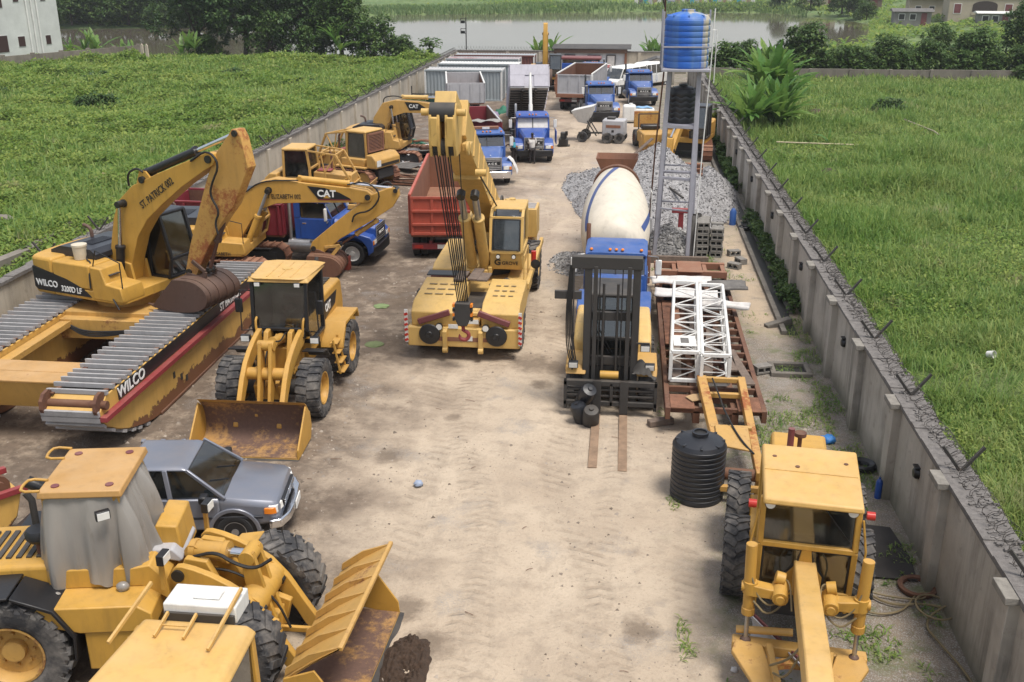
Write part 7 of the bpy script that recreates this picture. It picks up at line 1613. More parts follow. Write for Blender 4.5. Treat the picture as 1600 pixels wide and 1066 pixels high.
t = thing('rolled_sheeting', 'dark dirty bundle of rolled sheeting leaning between blocks and tower', 'bundle', (2.85, 38.6, 0))
for i in range(5): P('roll', MB().tube([(-.12 + i * .07, -.3 + .12 * i, .0), (-.10 + i * .07, -.1 + .12 * i, .8), (-.06 + i * .06, .1 + .1 * i, 1.45 + .05 * (i % 2))], .10, 10), M['dark'] if i % 2 else M['clutter'], t)
t = thing('red_jack_stand', 'red painted steel beam on a post among the stones', 'stand', (2.45, 41.2, 0)); P('beam', MB().box(-.38, .38, -.12, .12, .98, 1.16), M['crimson'], t, .015); P('post', MB().box(-.10, .10, -.10, .10, 0, .98), M['crimson'], t, .01); P('foot', MB().box(-.3, .3, -.2, .2, .0, .1), M['crimson'], t, .01)
t = thing('shuttering_panel', 'stack of rust coloured ribbed panels leaning on the gravel heap', 'panel stack', (3.05, 47.2, .3), -4)
for i in range(7): P('panel', MB().at((0, -.5 + i * .17, .1 + i * .2), 0, 12).box(-.62, .62, -.08, .08, 0, .22), RU, t, .012)
tag(P('mixing_board', MB().box(1.0, 3.3, 37.05, 37.2, .0, .28), M['wood'], None, .01), 'plank edging in front of the coarse stone heap', 'plank')

# ------------------------------------------------------------------ containers, shed, hut at the far end
def container(label, loc, L, W, H, m, roofm, rz=0, door=False):
    t = thing('shipping_container', label, 'container', loc, rz)
    def corr(y, s): # corrugated long side
        pts = []; n = int(L / .28)
        for i in range(n):
            x = -L / 2 + L * i / n; d = L / n; pts += [(x, 0), (x + d * .25, -.05), (x + d * .5, -.05), (x + d * .75, 0)]
        pts.append((L / 2, 0)); return MB().prism([(x, y + s * dd) for x, dd in pts] + [(L / 2, y - s * .06), (-L / 2, y - s * .06)], .12, H - .1, 'z')
    P('side_wall', corr(-W / 2, -1), m, t); P('side_wall', corr(W / 2, 1), m, t)
    for s in (-1, 1):
        P('end_wall', MB().box(s * L / 2 - .03, s * L / 2 + .03, -W / 2 + .05, W / 2 - .05, .12, H - .1), m, t)
        for k in (-1, 1): P('corner_post', MB().box(s * (L / 2 - .02) - .07, s * (L / 2 - .02) + .07, k * (W / 2 - .02) - .07, k * (W / 2 - .02) + .07, 0, H), M['white_rust'], t, .01); P('lock_rod', MB().cyl((s * (L / 2 + .05), k * .4, .2), (s * (L / 2 + .05), k * .4, H - .2), .025, n=8), M['steel'], t)
    pts = []; n = int(L / .24)
    for i in range(n): x = -L / 2 + L * i / n; d = L / n; pts += [(x, 0), (x + d * .3, .03), (x + d * .55, .03), (x + d * .8, 0)]
    pts.append((L / 2, 0)); P('roof', MB().prism([(x, H - .05 + z) for x, z in pts] + [(L / 2, H - .12), (-L / 2, H - .12)], -W / 2, W / 2), roofm, t)
    for k in (-1, 1): P('rail', MB().box(-L / 2, L / 2, k * (W / 2 + .02) - .05, k * (W / 2 + .02) + .05, H - .14, H + .0), m, t, .01); P('rail', MB().box(-L / 2, L / 2, k * (W / 2 + .02) - .05, k * (W / 2 + .02) + .05, 0, .14), m, t, .01)
    if door: P('door', MB().box(door, door + .75, -W / 2 - .03, -W / 2 + .02, .15, H - .5), M['black'], t)
    return t
CG = paint('container_grey', (.30, .34, .36), .12, dust=.15, sc=.5); CR = paint('container_roof_chalky', (.46, .46, .46), .34, dust=.15, sc=.6, rustcol=(.22, .12, .09)); CR2 = paint('container_roof_red', (.36, .30, .31), .5, dust=.1, sc=.6, rustcol=(.16, .06, .06)); CB = paint('container_brown', (.16, .055, .045), .2)
container('pale grey container with a dark doorway, in front of the row', (-12.9, 84.3, 0), 6.2, 2.3, 2.45, CG, CR, 0, -.4)
container('pale grey container second in the row, chalky roof', (-12.5, 90.0, 0), 6.9, 2.3, 2.42, CG, M['white_rust'])
container('grey container with a red stained roof, farthest of the row', (-12.9, 95.6, 0), 6.6, 2.3, 2.35, CG, CR2)
container('brown ended container with bluish roof standing behind the grey row', (-12.4, 100.2, 0), 7.6, 2.3, 2.30, CB, CG)
t = thing('site_shed', 'long zinc sheet shed with brown eaves and dark framed windows at the far wall', 'shed', (-3.6, 107.2, 0)); world(t)
SZ = paint('zinc_pale', (.50, .52, .55), .16, dust=.1, sc=.8)
P('wall', MB().prism([(-7.0 + .25 * i + (.125 if j else 0), 105.9 - (.03 if j else 0)) for i in range(28) for j in (0, 1)] + [(0, 105.9), (0, 108.4), (-7.0, 108.4)], 0, 2.1, 'z'), SZ, t)
for x in (-7.05, -.05): P('corner_post', MB().box(x - .12, x + .12, 105.7, 105.9, 0, 2.3), M['rust_light'], t, .01)
P('fascia', MB().box(-7.2, .1, 105.6, 105.8, 2.02, 2.38), plain('fascia_brown', (.16, .10, .075), .8), t, .01)
P('roof', MB().hexa([(-7.4, 105.4, 2.40), (.45, 105.4, 2.42), (.5, 108.8, 2.62), (-7.4, 108.8, 2.60)], [(-7.4, 105.4, 2.45), (.45, 105.4, 2.47), (.5, 108.8, 2.67), (-7.4, 108.8, 2.65)]), M['dark'], t)
for x, z0, z1, w in ((-5.6, 1.55, 1.85, 1.1), (-3.2, 1.55, 1.82, 1.3), (-1.5, .6, 1.85, .9)):
    o = P('window', MB().box(x - w / 2, x + w / 2, 105.78, 105.86, z0, z1), M['black'], t, .01); P('pane', MB().box(x - w / 2 + .09, x + w / 2 - .09, 105.76, 105.775, z0 + .09, z1 - .09), M['cloth_white'] if w < 1 else M['glass_dark'], o)
local()
t = thing('block_hut', 'small grey block hut with low roof and square window by the right wall', 'hut', (2.9, 97.6, 0))
P('wall', MB().box(-1.5, 1.5, -1.2, 1.2, 0, 1.75), WR, t); P('gable', MB().prism([(-1.5, 1.75), (1.5, 1.75), (1.5, 2.25), (-.2, 2.3)], -1.2, -1.05), WR, t); P('roof', MB().hexa([(-1.7, -1.35, 1.78), (-.1, -1.35, 2.35), (-.1, 1.3, 2.35), (-1.7, 1.3, 1.78)], [(-1.7, -1.35, 1.84), (-.1, -1.35, 2.41), (-.1, 1.3, 2.41), (-1.7, 1.3, 1.84)]), M['dark'], t); P('roof', MB().box(-.12, 1.65, -1.35, 1.3, 2.30, 2.38), M['clutter'], t)
P('window', MB().box(.2, .6, -1.22, -1.19, .9, 1.45), M['black'], t)
t = thing('floodlight_mast', 'thin dark floodlight mast with two lamp heads above the far wall', 'lamp mast', (-16.25, 107.2, 0)); P('mast', MB().cyl((0, 0, -.5), (0, 0, 5.3), .055, n=10), M['dark'], t)
for z in (3.95, 4.95): P('lamp_frame', MB().box(-.55, -.05, -.1, .05, z - .25, z - .2).box(-.55, -.05, -.1, .05, z + .2, z + .25).box(-.55, -.50, -.1, .05, z - .25, z + .25), M['dark'], t); P('lamp_head', MB().box(-.48, -.1, -.12, .0, z - .2, z + .02), M['black'], t, .02)
t = thing('truck_cab', 'red roofed truck top showing behind the grey tipper body', 'truck', (-4.2, 100.2, 0)); P('roof', MB().box(-1.9, 1.9, -.9, .9, 1.9, 2.15), M['maroon'], t, .1); P('body', MB().box(-1.8, 1.6, -.85, .85, .5, 1.6), M['blue'], t, .06); P('window', MB().box(-1.75, 1.75, -.8, .8, 1.55, 1.92), M['glass_dark'], t); P('bonnet', MB().box(1.6, 2.8, -.8, .8, .5, 1.35), M['crimson'], t, .1)
for x in (-1.3, 2.0):
    for s in (-1, 1): wheel(t, (x, s * .8, .42), .42, .22, 'dark', s, None, .6, 'rubber')
# green screen and rails before the containers
t = thing('rail_frame', 'low dark pipe rail with green net in front of the pale container', 'rail', (-14.6, 79.2, 0)); P('rail', MB().bar((-1.7, 0, 1.0), (2.6, 0, 1.0), .08).bar((-1.7, 0, 0), (-1.7, 0, 1.6), .07).bar((2.6, 0, 0), (2.6, 0, 1.5), .07), M['dark'], t); P('net', MB().grid(lambda u, v: (-.6 + 2.4 * u, .1 + .1 * math.sin(u * 9), .9 * v * (1 - .5 * u)), 14, 6), plain('net_green', (.03, .10, .075), .9), t, angle=180)

# ------------------------------------------------------------------ plant and bits in the middle distance
t = thing('mobile_mixer', 'towable concrete mixer with grey engine housing, small wheels and tipped skip', 'mixer', (-1.1, 64.4, 0), -8)
P('engine_housing', MB().box(-.15, 1.25, -.55, .55, .45, 1.42), M['greygrey'], t, .08); P('vent', MB().box(.1, 1.0, -.565, -.552, .95, 1.12), M['rust_light'], t); P('badge', MB().box(.45, .6, -.567, -.552, .68, .82), M['black'], t); P('top_cowl', MB().box(.1, .6, -.3, .3, 1.42, 1.55), M['dark'], t, .04)
P('drawbar', MB().bar((-1.7, 0, .5), (-.1, 0, .55), .1), M['dark'], t, .01); P('skip_hoist', MB().bar((-1.3, -.4, .3), (-.9, -.4, 1.5), .07).bar((-1.3, .4, .3), (-.9, .4, 1.5), .07).bar((-.5, -.4, .4), (-1.1, -.4, 1.3), .06).bar((-.5, .4, .4), (-1.1, .4, 1.3), .06), M['dark'], t)
P('skip', MB().loft([[(-1.7, -.3, 1.2), (-1.1, -.3, 1.1), (-1.1, .3, 1.1), (-1.7, .3, 1.2)], [(-2.1, -.65, 1.9), (-.7, -.65, 2.25), (-.7, .65, 2.25), (-2.1, .65, 1.9)]]), M['white_rust'], t, .02); P('skip_inside', MB().plate([(-2.0, -.58, 1.905), (-.78, -.58, 2.215), (-.78, .58, 2.215), (-2.0, .58, 1.905)], .008), M['rust'], t)
for x in (-1.35, .2, .95):
    for s in (-1, 1): wheel(t, (x, s * .62, .34), .34, .18, 'dark', s, None, .5, 'rubber_dusty')
t = thing('engine_block', 'oily dark engine lying on the ground before the blue trucks', 'engine', (-3.6, 62.5, 0)); P('block', MB().box(-.28, .28, -.3, .3, .05, .5), M['dark'], t, .06); P('head', MB().box(-.18, .2, -.25, .25, .5, .85), M['dark'], t, .05); P('pulley', MB().cyl((0, -.36, .35), (0, -.28, .35), .18, n=18).cyl((.2, -.3, .7), (.2, -.3, .95), .08), M['pin'], t); P('sump', MB().box(-.35, .4, -.2, .2, .0, .1), M['dark'], t, .03)
t = thing('vibrating_roller', 'derelict yellow roller with black seat, rusty canopy panel and bonnet', 'roller', (1.6, 62.0, 0), -80)
P('bonnet', MB().box(-.4, 1.5, -.7, .7, .45, 1.15), M['yellow_worn'], t, .08); P('tank', MB().box(-1.6, -.4, -.65, .65, .4, .95), M['yellow_worn'], t, .06); P('seat', MB().box(-.55, .15, -.55, .55, 1.18, 1.45), M['black'], t, .08); P('canopy_panel', MB().box(-1.5, -1.38, -.75, .75, 1.1, 2.05), M['yellow_rusty'], t, .02); P('post', MB().bar((-.5, -.62, .9), (-.6, -.62, 2.0), .07).bar((-.5, .62, .9), (-.6, .62, 2.0), .07).bar((-.6, -.62, 2.0), (-.6, .62, 2.0), .06), M['dark'], t)
P('drum', MB().cyl((.9, -.75, .5), (.9, .75, .5), .5, n=30), M['yellow_worn'], t)
for s in (-1, 1): wheel(t, (-1.2, s * .6, .5), .5, .35, 'rust', s, 'bar', .5, 'rubber_dusty')
for i, (x, y, w, h, l) in enumerate(((.35, 72.6, .9, 1.25, 'upright white plastic tank between the blue trucks'), (1.35, 73.0, 1.5, 1.0, 'white tank with pale blue cover right of the upright one'))):
    t = thing('plastic_tank', l, 'tank', (x, y, 0)); P('tank', MB().box(-w / 2, w / 2, -.4, .4, .1, h), M['white'], t, .15, seg=4); P('cap', MB().cyl((.1, 0, h), (.1, 0, h + .1), .14, n=16), M['white'], t); P('cradle', MB().box(-w / 2 + .1, w / 2 - .1, -.35, .35, 0, .1), M['dark'], t)
    if i: P('cover', MB().grid(lambda u, v: ((u - .5) * w * .8, (v - .5) * .7, h + .03 + .1 * math.sin(PI * u) * math.sin(PI * v) + .03 * math.sin(u * 11)), 16, 8), plain('sheet_blue', (.22, .40, .62), .7), t, angle=180)
GT = plain('tarp_green', (.03, .16, .10), .8); PL = plain('bag_purple', (.25, .2, .3), .8); BG = plain('junk_tan', (.34, .25, .17), .9)
for i, (x, y, r, mt, l) in enumerate(((-8.3, 72.5, .75, GT, 'crumpled green tarpaulin bundle left of the raised tipping body'), (-9.2, 71.8, .6, PL, 'faded purple sack heaped beside the green tarpaulin'), (-7.6, 68.5, .85, BG, 'heap of tan and white rags behind the blue trucks'), (-7.2, 71.5, .5, BG, 'small tan bundle resting on the green tarpaulin heap'))):
    m = MB().ball((0, 0, 0), r, 22, 16)
    for v in m.v: v.xyz = v * (1 + .28 * noise.noise(v * (2.2 / r) + Vector((i * 7, 0, 0))) + .1 * noise.noise(v * (6 / r))); v.z = max(v.z * .8 + r * .55, 0)
    o = tag(P('cloth_bundle', m, mt, None, angle=180), l, 'bundle'); o.location = (x, y, .7 if i == 3 else 0)
g_ = tag(P('draped_cloth', MB().grid(lambda u, v: (-5.72 + .5 * u, 50.7 + .75 * v, 1.32 - .75 * u * u + .04 * math.sin(v * 12 + u * 3) + .07 * noise.noise((u * 4, v * 5, 0))), 18, 18), M['cloth_white'], None, angle=180), 'white cloth draped over the left fender of the truck with the orange bar', 'cloth')
# scrap between excavator and orange tipper
sc_ = [M['clutter'], M['dark'], M['rust'], M['greygrey'], M['plank_rust'], GT]
for i in range(26):
    x = random.uniform(-12.2, -9.6); y = random.uniform(53.5, 62); l = random.uniform(.8, 2.4); z = .1 + random.random() * .7 * (1 if y > 56 else .35)
    k_ = i % 3
    m = MB().at((x, y, z + (.5 if i == 5 else 0)), random.uniform(0, 180), random.uniform(-14, 14), random.uniform(-14, 14))
    if k_ == 0: m.box(-l / 2, l / 2, -.5, .5, -.015, .015)
    elif k_ == 1: m.tube([(-l / 2, 0, 0), (0, .1, .05), (l / 2, .3, 0)], random.uniform(.04, .10), 8)
    else: m.box(-l / 2, l / 2, -.15, .15, -.12, .12)
    tag(P(('scrap_sheet', 'scrap_pipe', 'scrap_beam')[k_], m, sc_[i % 6] if k_ else [M['clutter'], M['greygrey'], M['cloth_white']][i // 3 % 3], None, .006), ('bent metal sheet', 'rusty bent pipe', 'rusty steel offcut')[k_] + ' in the scrap heap right of the arched excavator boom', 'scrap', 'scrap pieces by the arched excavator')
for i in range(9):
    x = -10.9 + .3 * (i % 3); y = 49.8 + .45 * (i // 3) + random.uniform(-.1, .1)
    tag(P('rusty_plank', MB().at((x, y, .12 + .09 * (i // 3)), random.uniform(-25, 10)).box(-1.1, 1.1, -.14, .14, -.04, .04), M['plank_rust'], None, .006), 'rust brown plank in the loose pile beside the orange tipper', 'plank', 'planks beside the orange tipper')
# ------------------------------------------------------------------ small things on the ground
t = thing('oil_can', 'red square oil can standing by the rusty excavator bucket', 'can', (-9.85, 35.0, 0)); P('body', MB().box(-.17, .17, -.14, .14, 0, .52), M['orange'], t, .03); P('cap', MB().cyl((.08, 0, .52), (.08, 0, .58), .05), M['black'], t); P('handle', MB().tube([(-.12, 0, .52), (-.1, 0, .58), (.02, 0, .58), (.03, 0, .52)], .014, 6), M['crimson'], t)
tag(P('steel_plate', MB().prism([(4.62, 16.5), (5.55, 16.45), (5.62, 17.2), (5.5, 18.3), (4.75, 18.4), (4.6, 17.4)], .07, .085, 'z'), plain('plate_black', (.03, .026, .024), .75, var=.4)), 'flat dark steel plate lying on the ground beside the grader', 'plate')
pts = [(4.55, 15.9, .1), (4.7, 16.3, .25), (4.6, 16.6, .3), (4.5, 16.0, .1), (4.9, 15.6, .08), (5.5, 15.75, .08)] + [(5.62 + .33 * math.cos(a * .55), 15.55 + .42 * math.sin(a * .55), .09 + .01 * a) for a in range(13)] + [(5.3, 15.2, .08), (5.45, 14.6, .08), (5.65, 13.9, .08), (5.7, 13.0, .08)]
tag(P('air_hose', MB().tube(pts, .02, 6, 2), M['hose']), 'long tan rubber hose looped on the ground by the right wall', 'hose')
tag(P('air_hose', MB().tube([(4.3, 15.4, .1), (4.7, 15.3, .09), (5.1, 15.5, .08), (5.4, 16.0, .08), (5.62, 16.1, .08), (5.5, 15.8, .1), (4.8, 15.9, .08), (4.4, 15.95, .2)], .018, 6, 2), M['hose']), 'second thinner hose curving from the grader to the hose coil', 'hose')
tag(P('rim_ring', MB().lathe([(.24, 0), (.33, 0), (.34, .06), (.30, .09), (.25, .06), (.24, 0)], (5.5, 16.25, .05), 'z', 30), M['rust']), 'rusty steel ring lying inside the hose coil', 'ring')
t = thing('gas_cylinder', 'blue gas cylinder standing against the right wall behind the grader', 'cylinder', (5.55, 19.6, 0)); t.scale = (.62, .62, .62); P('bottle', MB().lathe([(.001, 0), (.11, .0), (.11, .62), (.07, .72), (.04, .75), (.04, .82), (.001, .82)], (0, 0, 0), 'z', 18), M['blue'], t); P('valve', MB().cyl((0, 0, .82), (0, 0, .9), .025), M['steel'], t)
t = thing('gas_cylinder', 'small blue cylinder standing beside the drain near the gravel', 'cylinder', (4.75, 43.3, 0)); P('bottle', MB().lathe([(.001, 0), (.14, .0), (.14, .6), (.08, .7), (.04, .76), (.001, .76)], (0, 0, 0), 'z', 16), M['blue_dull'], t); P('valve', MB().cyl((0, 0, .76), (0, 0, .84), .03), M['steel'], t)
for i, (x, y, r, l) in enumerate(((5.5, 20.9, .3, 'dark pot lid shaped disc lying by the wall behind the grader'), (5.2, 42.5, .28, 'black basin sitting over the drain near the gravel'), (-3.6, 77.0, .4, 'flat worn tyre lying in front of the grey tipper wheels'), (4.6, 50.2, .25, 'black disc on the ground at the far end of the gravel'))):
    tag(P('worn_tyre' if i == 2 else 'basin', MB().lathe([(r * .4, .04), (r * .8, .0), (r, .04), (r, .12), (r * .85, .15), (r * .5, .11), (r * .4, .04)], (x, y, .04), 'z', 26), M['black']), l, 'tyre' if i == 2 else 'basin')
def rag(n, c, r, h, mt, lab, cat):
    m = MB().ball((0, 0, 0), r, 16, 12)
    for v in m.v: v.xyz = v * (1 + .35 * noise.noise(v * (3 / r) + Vector((n, n, 0)))); v.z = max(v.z * h + r * h * .6, 0)
    o = tag(P('plastic_bag', m, mt, None, angle=180), lab, cat); o.location = c; return o
SB = plain('bag_bright_blue', (.04, .22, .60), .5); LB = plain('bag_pale_blue', (.32, .38, .50), .6)
rag(1, (5.0, 22.2, .03), .17, .6, SB, 'bright blue plastic bag on the ground behind the grader', 'bag'); rag(2, (-4.07, 19.1, .03), .10, .7, LB, 'pale blue crumpled bag on the open sand in mid yard', 'bag'); rag(3, (2.05, 13.6, .04), .06, .7, M['cloth_white'], 'small white scrap on the sand left of the grader blade', 'scrap')
rag(4, (-7.6, 30.9, .02), .25, .12, plain('rag_green', (.20, .27, .12), .9), 'flat green rag on the ground near the loader hood', 'rag'); rag(5, (-7.0, 27.4, .02), .28, .12, plain('rag_olive', (.16, .2, .09), .9), 'olive green rag on the ground beside the loader rear wheel', 'rag')
t = thing('inspection_chamber', 'broken concrete inspection chamber with a loose block beside the right wall', 'chamber', (4.75, 26.6, 0)); P('rim', MB().box(-.55, .55, -.45, -.30, -.05, .14).box(-.55, .55, .3, .45, -.05, .14).box(-.55, -.40, -.3, .3, -.05, .14).box(.4, .55, -.3, .3, -.05, .14), conc, t, .02); P('pit', MB().box(-.4, .4, -.3, .3, .03, .05), M['pin'], t)
dup(bk, (3.98, 26.4, .04), 25, 'loose pale cement block beside the broken inspection chamber')
t = tag(P('pallet_slab', MB().at((4.95, 30.3, .1), 25, 0, -10).box(-.45, .4, -.12, .12, -.1, .12), conc, None, .02), 'broken concrete kerb piece at the near end of the drain', 'slab')
# pontoon end at the left edge
t = thing('pontoon_section', 'yellow pontoon end with red rail and rusty gear at the left edge of the picture', 'pontoon', (-11.75, 16.4, 0), 52)
P('hull', MB().prism([(-2.2, 0.05), (-.35, .05), (.1, .5), (.25, 1.0), (-2.2, 1.0)], -.5, .5), M['pontoon'], t, .03); P('red_rail', MB().box(-2.2, .35, .46, .58, 1.0, 1.12).box(-2.2, .35, -.58, -.46, 1.0, 1.12), M['crimson'], t, .01); P('drive_shaft', MB().cyl((-.1, -.4, 1.12), (-.1, .4, 1.12), .14, n=16).cyl((-.1, -.3, 1.12), (-.1, -.2, 1.12), .24, n=12), M['rust'], t)
for i in range(6): P('cleat', MB().box(-2.0 + i * .3, -1.9 + i * .3, -.46, .46, 1.0, 1.08), M['dark'], t, .006)
# loose clods, stones and twigs over the dirt
def pebbles():
    n = 15000; x = RNG.uniform(-16, 5.6, n); y = 11 + (RNG.uniform(0, 1, n) ** 1.7) * 52
    dens = fnoise(x, y, 81, 4, .5); keep = (dens > .48) | ((x < -6) & (dens > .36)) | ((x > 2.5) & (dens > .40)); x, y = x[keep], y[keep]; n = len(x)
    s = RNG.gamma(1.6, .009, n) + .006; s *= np.where(x < -6, 1.6, 1.) ; s = np.minimum(s, .07); a = RNG.uniform(0, 2 * PI, n); z = yard_z(x, y)
    V = np.stack([np.stack([x + s * np.cos(a), y + s * np.sin(a), z - .004], 1), np.stack([x + s * np.cos(a + 2), y + s * np.sin(a + 2), z - .004], 1), np.stack([x + s * np.cos(a + 4.2), y + s * np.sin(a + 4.2), z - .004], 1), np.stack([x, y, z + s * .7], 1)], 1).reshape(-1, 3)
    b = np.arange(n)[:, None] * 4; F = np.concatenate([b + np.array([[0, 1, 3]]), b + np.array([[1, 2, 3]]), b + np.array([[2, 0, 3]])], 1).ravel()
    k = N('pebble_mix'); g = k.n('NewGeometry'); c = k.mix(g.outputs['Random Per Island'], (.10, .075, .055), (.36, .31, .26)); k.set(Base_Color=c, Roughness=.95)
    stuff(P('loose_stones', np_mesh('loose_stones', V, F, 3), k.m, angle=0))
pebbles()
for i in range(60):
    x = random.uniform(-9, 1); y = random.uniform(13, 40) if i % 3 else random.uniform(28, 45)
    if abs(x + 4.2) < 1.8 and 26 < y < 36.5: continue
    a = random.uniform(0, 360); l = random.uniform(.04, .14)
    tag(P('twig', MB().at((x, y, yard_z(np.array([x]), np.array([y]))[0] + .015), a).tube([(-l, 0, 0), (0, .04 * l, .01), (l, -.05 * l, 0)], .005, 5), M['rust']), 'thin dark twig lying on the sandy ground', 'twig', 'twigs scattered on the sand')
# in the grass fields
tag(P('bamboo_pole', MB().tube([(8.8, 60.8, .75), (12, 60.6, .72), (15.7, 60.3, .7)], .045, 6), plain('bamboo', (.5, .42, .28), .7)), 'long straight pale bamboo pole lying in the right field', 'pole')
tag(P('bamboo_pole', MB().tube([(18.5, 71.5, .7), (19.0, 66, .75), (18.9, 63.0, .7), (19.2, 60.8, .7)], .045, 6), plain('stick_grey', (.40, .35, .25), .8)), 'crooked pole lying in the grass farther right in the field', 'pole')
t = thing('plastic_pail', 'white plastic pail tipped over in the grass of the right field', 'pail', (9.95, 26.9, .62)); t.scale = (.6, .6, .6); o = P('pail', MB().lathe([(.001, 0), (.15, 0), (.18, .32), (.165, .32), (.14, .02), (.001, .02)], (0, 0, 0), 'z', 20), M['white'], t); o.rotation_euler = (R(75), 0, R(40))
for i, (x, y, s, l) in enumerate(((10.4, 52.6, .5, 'brown earth stump half sunk in the grass left of the bamboo pole end'), (6.75, 37.2, .7, 'grey boulder beside the right wall in the grass'), (9.9, 68.5, .5, 'brown soil lump near the banana plants in the right field'), (13.2, 74.5, .6, 'broken soil mound beyond the bamboo pole'))):
    m = MB().ball((0, 0, 0), s, 18, 12)
    for v in m.v: v.xyz = v * (1 + .35 * noise.noise(v * 1.8 + Vector((i * 5, 0, 0))) + .15 * noise.noise(v * 5)); v.z = v.z * .75
    o = tag(P('boulder', m, [plain('earth_brown', (.085, .055, .04), .95, var=.6, sc=5, bump=.8), cope][i == 1], None, angle=180), l, 'boulder'); o.location = (x, y, .42)
# ------------------------------------------------------------------ trees and plants
TL = leaf_mat('tree_leaves', (.075, .15, .032), (.115, .19, .045), (.05, .105, .026), .35, .3)
TL2 = leaf_mat('tree_leaves_dark', (.055, .115, .03), (.08, .145, .038), (.036, .08, .024), .35, .25)
TL3 = leaf_mat('bush_leaves', (.075, .15, .03), (.11, .19, .042), (.05, .105, .025), .4, .35)
BARK = plain('bark', (.09, .07, .055), .95, var=.5, sc=6, bump=.6)
def crown_pts(lobes, n, fill=.25):
    w = np.array([l[3] ** 2 for l in lobes]); w = w / w.sum(); out = []
    for (x, y, z, r), k in zip(lobes, (w * n).astype(int)):
        d = RNG.normal(size=(k, 3)); d /= np.linalg.norm(d, axis=1)[:, None]
        rad = r * np.where(RNG.uniform(0, 1, k) < fill, RNG.uniform(.3, 1, k), RNG.uniform(.82, 1.08, k))
        # clumping: pull leaves into tufts on the lobe's surface
        c = RNG.normal(size=(max(8, int(14 * r)), 3)); c /= np.linalg.norm(c, axis=1)[:, None]; idx = np.argmax(d @ c.T, 1)
        d = d * .55 + c[idx] * .45; d /= np.linalg.norm(d, axis=1)[:, None]; rad *= .88 + .24 * ((idx * 7919) % 13) / 13
        p = d * rad[:, None] * np.array([1, 1, .82]) + np.array([x, y, z]); out.append(p)
    return np.concatenate(out)
def make_tree(name, lab, cat, loc, h, rad, n, leaf, mat, lobes=None, seed=0, group=None, trunk=True, low=.3):
    rnd = random.Random(seed); t = thing(name, lab, cat, loc, 0, group)
    if lobes is None:
        lobes = []
        for i in range(9):
            a = i * 2.4; f = (i / 8); z = h * (low + (1 - low) * (.15 + .72 * f)); rr = rad * (.78 - .45 * f) * rnd.uniform(.7, 1.1)
            lobes.append((rr * math.cos(a), rr * math.sin(a), z, rad * rnd.uniform(.42, .62) * (1 - .25 * f)))
        lobes.append((0, 0, h * .75, rad * .6))
    p = crown_pts(lobes, n); L = leaf * RNG.uniform(.7, 1.4, len(p)); V, F = leaves(p, L, L * .55, (-50, 40), curl=.3)
    P('crown', leaf_mesh('crown', V, F), mat, t, angle=0)
    if trunk:
        m = MB(); m.tube([(0, 0, -.3), (.04 * h * rnd.uniform(-1, 1), 0, h * .3), (.05 * h * rnd.uniform(-1, 1), .02 * h, h * .8)], [h * .028 + .05, h * .02 + .03, .03], 8)
        for l in lobes[:7]: m.tube([(0, 0, h * .25 + .02 * l[2]), (l[0] * .5, l[1] * .5, l[2] * .75), (l[0], l[1], l[2])], [h * .012 + .02, h * .008 + .015, .02], 6)
        P('trunk', m, BARK, t)
    return t
T1 = make_tree('broadleaf_tree', 'tall dark broadleaf tree on the lake shore, its trunk showing, left of the palms', 'tree', (-42.5, 115, -.1), 11.5, 5.6, 9000, .42, TL2, seed=1, low=.22)
T2 = make_tree('broadleaf_tree', 'dense mid green tree at the right end of the shore trees', 'tree', (-27.2, 112.5, -.1), 4.9, 3.3, 5200, .34, TL, seed=2, low=.12)
T3 = make_tree('broadleaf_tree', 'bright green rounded tree behind the shore palm', 'tree', (-31.0, 113.5, -.1), 8.6, 3.8, 6000, .36, TL, seed=3, low=.2)
B1 = make_tree('bush', 'leafy green bush behind the block wall, between the tallest trees', 'bush', (16.6, 102.5, 0), 4.9, 2.9, 5200, .34, TL, seed=4, low=.10)
B2 = make_tree('bush', 'light green low bush behind the middle of the block wall', 'bush', (21.0, 102.0, 0), 3.0, 2.2, 3600, .30, TL3, seed=5, low=.08)
def again(src, x, y, rz, s, lab, grp=None, z=0): return dup(src, (x, y, z), rz, lab, grp, (s, s, s * random.uniform(.92, 1.08)))
again(T1, -36.5, 116.5, 130, .86, 'dark shore tree just right of the one with the bare trunk'); again(T1, -49.0, 117.5, 60, .84, 'dark shore tree left of the one with the bare trunk'); again(T3, -38.8, 112.5, 80, .62, 'lower green tree in front of the dark shore trees'); again(T2, -46.5, 113.3, 60, .62, 'small bushy tree at the left end of the shore trees'); again(T2, -33.6, 112.2, 200, .80, 'bushy tree below the rounded bright tree'); again(T2, -24.4, 112.8, 20, .62, 'smallest shore tree next to the papaya'); again(T3, -34.5, 118.0, 10, 1.15, 'tall tree rising behind the shore palm')
again(B1, 20.2, 104.5, 40, .62, 'bush behind the light green one by the wall'); again(B1, 24.6, 102.8, 100, .74, 'dark bush left of the thin tall tree behind the wall'); again(B2, 13.2, 101.6, 10, .9, 'low bush just right of the water tower behind the wall'); again(B2, 9.3, 101.9, 70, 1.0, 'low bush directly behind the water tower'); again(B1, 28.2, 102.4, 190, .70, 'bush overhanging the block wall'); again(B2, 25.0, 100.9, 220, .9, 'pale bush hanging over the wall top'); again(B1, 32.2, 103.2, 10, .92, 'broad bush before the tall tree at the right'); again(B2, 31.0, 101.2, 80, .85, 'low bush at the wall foot near the broken coping'); again(T3, 30.4, 108.0, 60, .56, 'slender dark tree standing in front of the shacks'); again(T1, 37.6, 105.5, 30, .58, 'tallest tree at the right edge behind the wall'); again(B1, 36.2, 101.2, 240, .72, 'dark bush at the right end of the wall'); again(B2, 35.3, 98.3, 20, .62, 'brownish shrub in front of the right end of the wall'); again(B1, 41, 103, 80, .9, 'bush at the very edge beyond the wall end')
